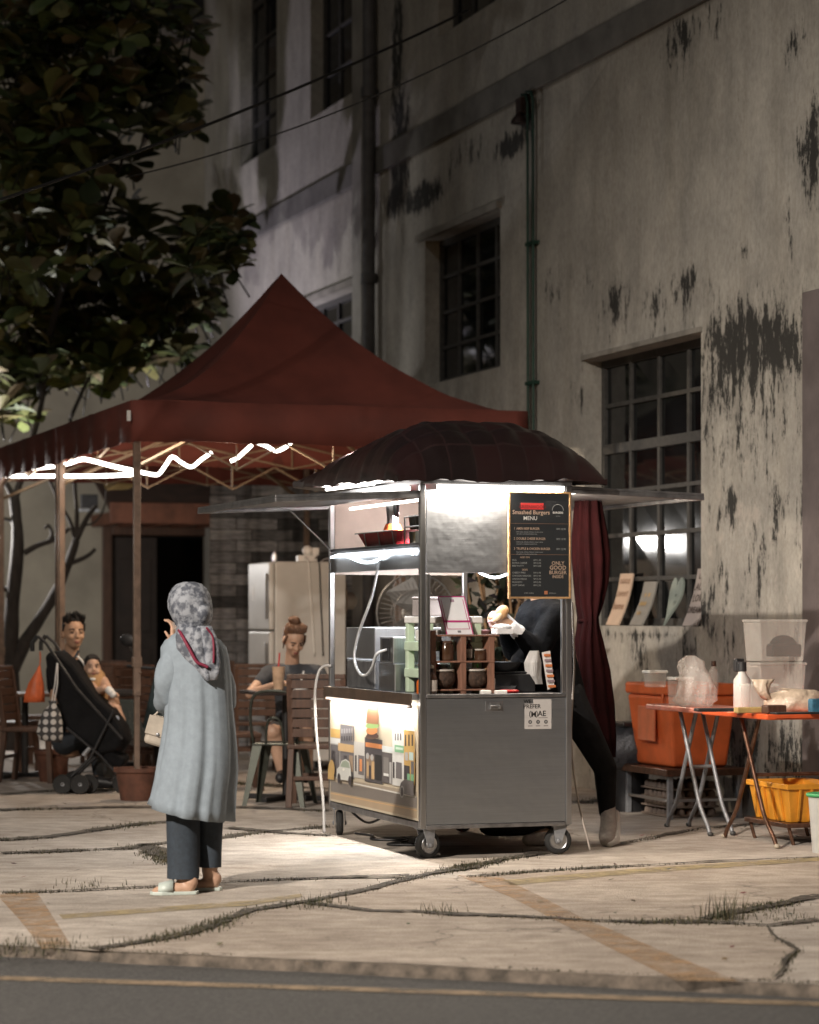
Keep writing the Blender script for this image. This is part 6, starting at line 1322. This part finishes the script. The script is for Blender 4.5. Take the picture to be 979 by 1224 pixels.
# handbag carried at her hip
bagl = w_(187, 876, .16); hb = thing('handbag', 'small beige flap handbag hanging at the hip of the standing woman', 'handbag', bagl, -.5); LEA = mat('beige_leather', (.42,.37,.31), .5, 0, .15, 12, .1, 60)
b = MB(); b.boxc((0,0,0), (.13,.065,.155), Matrix.Rotation(.28, 3, 'Y')); b.build('bag_body', LEA, hb, bevel=.022, segs=3); b = MB(); b.boxc((.0,-.036,.025), (.125,.008,.10), Matrix.Rotation(.28, 3, 'Y')); b.build('flap', LEA, hb, bevel=.003); b = MB(); b.ball((-.005,-.043,-.015), (.01,.006,.01)); b.build('clasp', ALU, hb)
b = MB(); b.tube(smoothpath([Vector((-.04,.0,.07)), w_(197,838,.17)-bagl, w_(214,800,.20)-bagl, w_(222,775,.14)-bagl], 5), .006, 6); b.build('strap', LEA, hb, smooth=180)
hb.rotation_euler = (0,0,0)

# ---- vendor leaning into the cart from its right side
t = at_cart('person', 'vendor dressed in black leaning into the cart, holding a bun in white gloves', 'person', 0, 0, 0)
b = MB(); at = head(b, (.93,.56,1.66), rz(rad(-80)) , 1.0)
b.limb([(.96,.56,1.57),(.99,.56,1.48)], [.055,.06]); b.limb([(1.02,.45,1.38),(1.02,.68,1.38)], [.11,.11]); b.limb([(1.02,.56,1.38),(1.08,.57,1.18),(1.12,.57,.96)], [.14,.13,.145])
b.limb([(1.01,.38,1.42),(.87,.33,1.19)], [.06,.048]); b.limb([(.87,.33,1.19),(.68,.28,1.355)], [.045,.032]); b.limb([(1.0,.74,1.42),(.86,.70,1.2)], [.06,.048]); b.limb([(.86,.70,1.2),(.66,.38,1.36)], [.045,.032])
hand(b, (.68,.28,1.355), (-.8,-.1,.5), (-.2,.9,.3), 1, 1.1); hand(b, (.66,.38,1.36), (-.8,-.2,.45), (0,-1,.2), 1, 1.0, -1)
b.limb([(1.12,.49,.93),(1.385,.49,.47),(1.40,.50,.20)], [.10,.068,.045]); b.limb([(1.40,.50,.20),(1.39,.47,.06)], [.045,.04])
b.limb([(1.10,.65,.93),(1.07,.62,.5),(1.09,.60,.08)], [.10,.068,.045]); b.limb([(1.09,.60,.08),(.95,.58,.045)], [.045,.04])
b.build('body', SKIN2, t, remesh=.009)
b = MB(); b.limb([(1.0,.45,1.40),(1.0,.68,1.40)], [.13,.13]); b.limb([(.98,.54,1.34),(1.02,.55,1.14),(1.09,.57,.90)], [.185,.185,.19]); b.limb([(1.01,.38,1.42),(.93,.35,1.30),(.87,.33,1.19)], [.082,.078,.072]); b.limb([(.87,.33,1.19),(.78,.305,1.27),(.72,.29,1.32)], [.070,.060,.045]); b.limb([(1.0,.74,1.42),(.86,.70,1.2)], [.08,.07]); b.limb([(.86,.70,1.2),(.70,.45,1.33)], [.068,.045]); b.limb([(.86,.44,1.10),(.90,.5,.99)], [.13,.14])
j = b.build('jacket', mat('black_jacket', (.006,.0065,.008), .85, 0, .5, 8, 1.0, 18, spec=.08), t, remesh=.012)
b = MB(); b.limb([(1.12,.49,.93),(1.385,.49,.47),(1.40,.50,.20)], [.118,.076,.052]); b.limb([(1.10,.65,.93),(1.07,.62,.5),(1.09,.60,.11)], [.125,.085,.062]); b.build('trousers', BLACKCLOTH, t, remesh=.012)
GLV = mat('white_glove', (.78,.78,.80), .4, 0, .1, 14, .4, 60)
b = MB(); hand(b, (.70,.285,1.34), (-.8,-.1,.5), (-.2,.9,.3), 1.13, 1.1); b.limb([(.73,.295,1.315),(.69,.28,1.345)], [.05,.04]); hand(b, (.68,.39,1.345), (-.8,-.2,.45), (0,-1,.2), 1.13, 1.0, -1); b.build('glove', GLV, t, remesh=.006)
SHOE = mat('grey_knit_shoe', (.40,.37,.355), .7, 0, .2, 30, .3, 60)
b = MB(); b.limb([(1.405,.50,.235),(1.40,.475,.15),(1.375,.44,.055),(1.35,.40,.04)], [.050,.051,.054,.042]); sh = b.build('shoe', SHOE, t, remesh=.008)
b = MB(); b.limb([(1.462,.50,.20),(1.458,.475,.12),(1.43,.425,.035),(1.36,.375,.018)], [.020,.022,.026,.022]); b.build('sole', WHITE, sh, remesh=.008)
b = MB(); b.limb([(1.10,.60,.06),(.98,.58,.045),(.90,.57,.04)], [.055,.046,.036]); b.build('shoe', SHOE, t, remesh=.008)
b = MB(); b.ball((.935,.56,1.70), (.105,.088,.085)); b.ball((.97,.56,1.66), (.075,.085,.085)); b.build('hair', HAIR, t, smooth=180)
face(at, rz(rad(-80)), t)
TOW = mat('printed_towel', (1,1,1), .9, 0, .1, 20, .2, attr=True); b = MB()
t2 = at_cart('printed_towel', 'white towel printed in orange, hanging from the arm of the vendor', 'towel', .86, .24, .955)
WTc = (.66,.64,.62); b.add([(.0,0,.24),(.055,0,.25),(.075,-.02,.03),(.03,-.02,.015)], [(0,1,2,3)], WTc)
b.loft([(-.04,.02,.25,.03,.02,0),(-.05,.02,.18,.05,.03,0),(-.045,.02,.10,.045,.03,0),(-.02,.02,.05,.03,.02,0)], 24, lambda i,t_,w: 1+.15*math.sin(4*w+i), col=(.48,.47,.46))
for k in range(7):
    z = .225-.031*k; x0 = .006+.0033*k; b.box(x0+.004, x0+.046+.001*k, -.006-.0032*k-.006, -.0055-.0032*k-.005, z-.009, z+.006, (.62,.20,.07) if k % 2 == 0 else (.30,.22,.24))
b.build('towel_cloth', TOW, t2)
t2 = at_cart('burger_bun', 'toasted burger bun held up in the gloved hands of the vendor', 'bun', .615, .27, 1.435); b = MB(); b.ball((0,0,0), (.050,.045,.036), Matrix.Rotation(-.9, 3, 'Y')); b.build('bun_top', mat('bun_crust', (.58,.33,.15), .5, 0, .2, 8, .05), t2, smooth=180); b = MB(); b.ball((-.022,0,-.018), (.048,.043,.020), Matrix.Rotation(-.9, 3, 'Y')); b.build('bun_base', mat('bun_crumb', (.72,.55,.36), .7, 0, .1, 14, .2), t2, smooth=180)
t2 = at_cart('paper_sheet', 'white greaseproof paper on the top shelf of the rack under the bun', 'paper', .575, .16, rzb+.352); b = MB(); b.box(-.05,.05,-.05,.05,0,.03); b.ball((.0,0,.04), (.06,.05,.02)); b.build('sheet', GLV, t2)

# ---- seated woman eating
Y0 = 20.0
def q_(px, py, d=0.0): Y = Y0+d; return Vector(((px-CX)/F*Y0, Y, HC-(py-HZ)/F*Y0))
t = thing('person', 'seated woman with brown hair in a bun eating at the cafe table', 'person', (q_(350,735).x, Y0, 0))
Rm = rz(rad(22)) @ Matrix.Rotation(rad(32), 3, 'X'); hc = q_(352,764,-.10); b = MB(); at = head(b, hc, Rm, 1.06)
b.limb([q_(350,778,-.03), q_(349,795,.02)], [.055,.06]); b.limb([q_(327,805,.03), q_(375,805,.03)], [.07,.07]); b.limb([q_(350,812,.03), q_(350,845,.08), q_(350,882,.12)], [.13,.125,.15])
b.limb([q_(320,806,.02), q_(301,828,-.22)], [.055,.042]); b.limb([q_(301,828,-.22), q_(332,817,-.48)], [.040,.028]); hand(b, q_(332,817,-.48), (.8,-.35,.25), (.2,0,-1), 1, .8)
b.limb([q_(381,806,.02), q_(393,826,-.15)], [.055,.042]); b.limb([q_(393,826,-.15), q_(368,817,-.50)], [.040,.028]); hand(b, q_(368,817,-.50), (-.8,-.4,.1), (0,0,-1), 1, .9, -1)
b.limb([q_(336,878,.08), q_(330,872,-.42), q_(340,918,-.38)], [.095,.065,.042]); b.limb([q_(364,878,.08), q_(368,872,-.42), q_(370,918,-.36)], [.095,.065,.042])
b.build('body', SKIN, t, remesh=.008).location = -t.location
b = MB(); b.limb([q_(329,806,.03), q_(373,806,.03)], [.085,.085]); b.limb([q_(350,814,.03), q_(350,848,.08), q_(350,872,.12)], [.155,.145,.155]); b.limb([q_(322,806,.02), q_(313,816,-.09)], [.080,.066]); b.limb([q_(379,806,.02), q_(386,816,-.06)], [.080,.066]); shifted(b.build('shirt', GREYCLOTH, t, remesh=.012), t)
b = MB(); b.limb([q_(338,880,.08), q_(333,874,-.22)], [.115,.09]); b.limb([q_(362,880,.08), q_(366,874,-.22)], [.115,.09]); shifted(b.build('shorts', mat('dark_shorts', (.03,.032,.036), .9, 0, .3, 12, .2), t, remesh=.012), t)
b = MB(); 
for x in (341, 371): b.limb([q_(x,922,-.36), q_(x-2,925,-.52)], [.05,.042])
shifted(b.build('shoe', BLACK, t, remesh=.01), t)
b = MB(); b.ball(at(0,.030,.045), (.085,.095,.088), Rm); b.ball(at(0,.05,-.02), (.078,.07,.075), Rm); b.ball(at(.0,.060,.122), (.050,.050,.040), Rm); b.ball(at(-.025,.055,.138), (.032,.032,.022), Rm)
for k in range(10): a = -1.2+.27*k; b.tube([at(.07*math.sin(a),-.062+.02*abs(a),.085), at(.082*math.sin(a),.0,.11), at(.03*math.sin(a),.06,.12)], [.010,.014,.01], 6)
b.tube([at(-.072,-.03,.05), at(-.082,-.02,-.01), at(-.076,-.015,-.07)], [.010,.009,.004], 6); b.tube([at(.072,-.03,.05), at(.082,-.02,-.01), at(.076,-.015,-.06)], [.010,.009,.004], 6)
shifted(b.build('hair', HAIRB, t, smooth=180), t); face(at, Rm, t)
for o in t.children:
    if o.location.length < 1e-6: o.location = -t.location
b = MB(); b.tube([q_(336,815,-.50), q_(358,820,-.60)], .005, 6); o = b.build('chopsticks', WOODL); tag(o, 'wooden chopsticks in the hand of the seated woman', 'chopsticks')

# ---- seated man behind the stroller, baby in his arms
Y0 = 20.7
t = thing('person', 'seated young man in a black shirt looking towards the camera behind the stroller', 'person', (q_(85,735).x, Y0, 0))
Rm = rz(rad(24)); b = MB(); at = head(b, q_(88,756,-.02), Rm, 1.17)
b.limb([q_(86,770,.01), q_(85,788,.03)], [.058,.064]); b.limb([q_(68,800,.02), q_(102,800,.0)], [.075,.075]); b.limb([q_(86,812,.03), q_(84,850,.05), q_(84,885,.06)], [.15,.145,.155])
b.limb([q_(66,801,.04), q_(68,836,-.05)], [.06,.047]); b.limb([q_(68,836,-.05), q_(106,826,-.28)], [.045,.032]); hand(b, q_(106,826,-.28), (.95,-.1,-.1), (.1,.9,-.2), 1.05, .7, -1)
b.limb([q_(104,801,-.02), q_(112,836,-.10)], [.06,.047]); b.limb([q_(112,836,-.10), q_(128,834,-.32)], [.045,.032]); hand(b, q_(128,834,-.32), (.7,-.5,-.1), (-.2,.9,0), 1.05, .7, -1)
b.limb([q_(76,884,.0), q_(118,872,-.22), q_(122,926,-.15)], [.10,.07,.048]); b.limb([q_(94,884,.05), q_(138,872,.02), q_(140,926,.05)], [.10,.07,.048])
shifted(b.build('body', SKIN2, t, remesh=.008), t)
b = MB(); b.limb([q_(69,801,.02), q_(101,801,.0)], [.092,.092]); b.limb([q_(86,814,.03), q_(84,850,.05), q_(84,880,.06)], [.175,.165,.175]); b.limb([q_(66,801,.04), q_(66,822,.0)], [.085,.07]); b.limb([q_(104,801,-.02), q_(109,820,-.06)], [.085,.07]); shifted(b.build('shirt', BLACKCLOTH, t, remesh=.012), t)
b = MB(); b.tube(smoothpath([q_(77,778,-.04), q_(86,787,-.13), q_(96,800,-.14)], 5), .012, 8); b.tube(smoothpath([q_(95,778,-.06), q_(92,786,-.13)], 5), .012, 8); shifted(b.build('collar', GREYCLOTH, t, smooth=180), t)
b = MB(); b.tube(smoothpath([q_(95,784,-.13), q_(101,790,-.14), q_(105,797,-.14)], 4), .009, 8); shifted(b.build('collar_stripe', WHITE, t, smooth=180), t)
b = MB(); b.limb([q_(78,886,.0), q_(119,876,-.22), q_(122,920,-.15)], [.12,.09,.065]); b.limb([q_(94,886,.05), q_(138,876,.02), q_(140,920,.05)], [.12,.09,.065]); shifted(b.build('trousers', mat('dark_jeans', (.03,.036,.045), .9, 0, .3, 14, .2), t, remesh=.012), t)
b = MB(); 
for p in (q_(124,930,-.20), q_(142,930,.0)): p.z = .05; b.limb([p+Vector((-.05,0,.01)), p+Vector((.10,-.03,-.005))], [.05,.045])
shifted(b.build('shoe', BLACK, t, remesh=.01), t)
b = MB(); b.ball(at(0,.030,.050), (.082,.094,.082), Rm); b.ball(at(0,-.005,.088), (.070,.075,.050), Rm); b.ball(at(0,.06,-.01), (.066,.05,.06), Rm)
RH = random.Random(4)
for k in range(46):
    a = RH.uniform(-1.4, 1.4); c_ = RH.uniform(-.07, .05); p = (.066*math.sin(a), c_, .085+.040*math.cos(a)); b.tube([at(p[0]*.85,p[1],p[2]-.03), at(p[0]*1.02,p[1]-.008,p[2]+.006), at(p[0]*1.05+.004,p[1]-.020,p[2]+RH.uniform(.014,.030))], [.013,.010,.003], 5)
b.tube([at(-.074,-.02,.06), at(-.078,-.008,.01)], [.014,.006], 6); b.tube([at(.074,-.02,.06), at(.078,-.008,.01)], [.014,.006], 6)
shifted(b.build('hair', HAIR, t, smooth=180), t); face(at, Rm, t, 1.17)
for o in t.children:
    if o.location.length < 1e-6: o.location = -t.location
Y0 = 20.35
t = thing('person', 'dark-haired baby held on the lap of the seated man', 'person', (q_(112,735).x, Y0, 0))
Rm = rz(rad(14)); b = MB(); at = head(b, q_(111,797,-.02), Rm, .80); b.ball(at(.035,-.065,-.05), (.026,.024,.026)); b.ball(at(-.035,-.065,-.05), (.026,.024,.026))
b.limb([q_(113,810,.0), q_(116,845,.02)], [.085,.10]); b.limb([q_(106,815,-.04), q_(118,826,-.14), q_(128,822,-.20)], [.042,.036,.030]); b.limb([q_(124,814,-.02), q_(131,822,-.12), q_(135,826,-.18)], [.042,.036,.028]); hand(b, q_(128,822,-.20), (.8,-.3,.0), (0,0,-1), .55, .8); hand(b, q_(136,826,-.19), (.8,-.3,-.2), (0,0,-1), .55, .8)
b.limb([q_(112,848,.0), q_(132,846,-.15), q_(140,862,-.2)], [.065,.055,.04]); b.limb([q_(118,850,.05), q_(138,848,-.02), q_(146,862,-.05)], [.065,.055,.04])
shifted(b.build('body', SKIN, t, remesh=.007), t)
b = MB(); b.limb([q_(113,812,.0), q_(115,835,.02)], [.098,.112]); shifted(b.build('romper', mat('tan_romper', (.45,.27,.13), .9, 0, .2, 12, .2), t, remesh=.012), t)
b = MB(); b.tube(smoothpath([at(-.05,-.04,-.115), at(0,-.085,-.125), at(.05,-.04,-.115)], 5), .014, 8); shifted(b.build('bib_collar', WHITE, t, smooth=180), t)
b = MB(); b.limb([q_(134,824,-.21), q_(139,829,-.23)], [.034,.030]); shifted(b.build('mitten', WHITE, t, smooth=180), t)
b = MB(); b.ball(at(0,.03,.045), (.068,.078,.070), Rm); 
for k in range(7): a = -.9+.3*k; b.tube([at(.055*math.sin(a),-.055,.075), at(.04*math.sin(a),-.03,.115)], [.012,.010], 6)
shifted(b.build('hair', HAIR, t, smooth=180), t); face(at, Rm, t, .8)
for o in t.children:
    if o.location.length < 1e-6: o.location = -t.location
b = MB(); b.boxc(q_(133,857,-.32), (.20,.14,.05), rz(.2)); o = b.build('blue_cloth', mat('pale_blue_cloth', (.33,.38,.46), .9, 0, .1, 10, .3), bevel=.02); tag(o, 'folded pale blue cloth in the stroller front below the baby', 'cloth')

# ---- stroller with its bags
Y0 = 20.15
t = thing('stroller', 'black canvas stroller with small double wheels, two bags hanging from its handles', 'stroller', (q_(100,735).x, Y0, 0))
b = MB(); hull = [(57,784),(64,778),(76,778),(90,790),(103,808),(120,832),(138,848),(152,868),(156,884),(146,900),(124,905),(112,893),(98,884),(84,872),(72,840),(60,806)]
pp = [q_(x, y) for x, y in hull]; n = len(pp); OFF = (-.21,-.13,.13,.21); SC = (.90,1,1,.90); cen = sum(pp, Vector())/n; vs = []
for o_, s_ in zip(OFF, SC): vs += [cen+(p-cen)*s_+Vector((0,o_,0)) for p in pp]
fs = [tuple(range(n)), tuple(range(4*n-1, 3*n-1, -1))]
for k in range(3): fs += [(k*n+(i+1)%n, k*n+i, (k+1)*n+i, (k+1)*n+(i+1)%n) for i in range(n)]
b.add(vs, fs); shifted(b.build('canvas_seat', mat('black_canvas', (.009,.009,.010), .9, 0, .4, 9, .9, 14, spec=.2), t, smooth=50, bevel=.02), t)
for d in (-.23,.23):
    b = MB(); b.tube([q_(50,760,d), q_(60,768,d), q_(96,822,d), q_(150,882,d)], .013, 8); b.tube([q_(140,848,d), q_(112,905,d), q_(90,926,d)], .013, 8); b.tube([q_(84,868,d), q_(125,902,d), q_(146,926,d)], .012, 8); shifted(b.build('frame', mat('dark_stroller_tube', (.03,.03,.032), .4, .4, .2, 8, 0), t, smooth=60), t)
    b = MB(); b.tube([q_(50,760,d), q_(44,768,d), q_(44,778,d)], .018, 8); shifted(b.build('handle', RUBBER, t, smooth=60), t)
b = MB(); b.tube([q_(104,901,-.235), q_(112,892,-.235)], .019, 8); shifted(b.build('joint_clip', GREYM, t, smooth=60), t)
b = MB(); b.bar(q_(128,900,-.2)+Vector((0,.2,0)), q_(150,912,0), .36, .10); shifted(b.build('basket', BLACKCLOTH, t, bevel=.02), t)
def swheel(px, d):
    c = q_(px, 0, d); c.z = .078; b = MB(); b.M = Matrix.Translation(c) @ Matrix.Rotation(rad(8), 4, 'Z') @ Matrix.Rotation(rad(90), 4, 'X'); b.lathe([(.050,-.014),(.072,-.018),(.078,0),(.072,.018),(.050,.014)], seg=24); w = shifted(b.build('wheel', RUBBER, t, smooth=50), t)
    h = MB(); h.M = b.M; h.lathe([(0,-.012),(.014,-.016),(.018,-.006),(.018,.006),(.014,.016),(0,.012)], seg=14)
    for k in range(5): a = k*1.2566; h.bar((.012*math.cos(a),.012*math.sin(a),0),(.056*math.cos(a),.056*math.sin(a),0),.012,.010)
    h.build('spoke', GREYM, w)
for px, d in ((80,-.26),(92,-.18),(101,-.28),(110,-.20),(84,.22),(146,.24),(149,-.20)): swheel(px, d)
OB = mat('orange_bag_plastic', (.62,.13,.04), .5, 0, .2, 10, .5, 26)
l = q_(46,838,-.24); t2 = thing('carrier_bag', 'orange carrier bag hanging from the stroller handle', 'bag', l)
b = MB(); b.loft([(.0,0,.0,.078,.05,0),(.002,0,.06,.072,.048,0),(.015,0,.15,.055,.036,0),(.035,0,.24,.022,.018,0),(.045,0,.29,.008,.008,0)], 34, lambda i,t_,w: 1+.10*math.sin(4*w+i)+.06*math.sin(9*w+i)); b.build('bag_body', OB, t2, smooth=180); b = MB(); b.tube([(.045,0,.28),(.05,.01,.34),(.045,.02,.40)], .006, 6); b.build('handle', OB, t2)
def dotmat():
    m, nt, out = newmat('polka_dot_cloth'); b = nd(nt, 'ShaderNodeBsdfPrincipled'); nt.links.new(b.outputs[0], out.inputs[0]); b.inputs['Roughness'].default_value = .9
    tc = nd(nt, 'ShaderNodeTexCoord'); sp = nd(nt, 'ShaderNodeSeparateXYZ'); nt.links.new(tc.outputs['Object'], sp.inputs[0]); ds = []
    for ax in (0, 2):
        m1 = nd(nt, 'ShaderNodeMath', operation='MULTIPLY'); m1.inputs[1].default_value = 1/.062; nt.links.new(sp.outputs[ax], m1.inputs[0]); f = nd(nt, 'ShaderNodeMath', operation='FRACT'); nt.links.new(m1.outputs[0], f.inputs[0]); s = nd(nt, 'ShaderNodeMath', operation='SUBTRACT'); s.inputs[1].default_value = .5; nt.links.new(f.outputs[0], s.inputs[0]); p2 = nd(nt, 'ShaderNodeMath', operation='POWER'); p2.inputs[1].default_value = 2; nt.links.new(s.outputs[0], p2.inputs[0]); ds.append(p2)
    a = nd(nt, 'ShaderNodeMath', operation='ADD'); nt.links.new(ds[0].outputs[0], a.inputs[0]); nt.links.new(ds[1].outputs[0], a.inputs[1]); r = ramp(nt, a.outputs[0], .11, .14, c4((.52,.50,.48)), c4((.05,.048,.05))); nt.links.new(r.outputs[0], b.inputs['Base Color']); return m
l = q_(66,884,-.27); t2 = thing('drawstring_bag', 'grey drawstring bag with pale dots hanging below the stroller handle', 'bag', l)
b = MB(); b.loft([(.0,0,.0,.085,.05,0,-.15),(-.01,0,.06,.105,.065,0,-.1),(.0,0,.16,.09,.06,0),(.012,0,.24,.06,.04,0),(.02,0,.29,.022,.02,0),(.02,0,.32,.034,.02,0)], 40, lambda i,t_,w: 1+.05*math.sin(5*w+i)+(.12*math.sin(8*w) if i > 2 else 0)); b.build('bag_body', dotmat(), t2, smooth=180); b = MB(); b.tube([(.01,-.01,.30),(.035,0,.45),(.05,.02,.62)], .005, 6); b.tube([(.03,-.01,.30),(.055,0,.45),(.055,.02,.62)], .005, 6); b.build('cord', WHITE, t2)
for o in bpy.data.objects:
    if o.type == 'MESH' and not o.parent and 'label' not in o and 'kind' not in o: print('UNTAGGED', o.name)
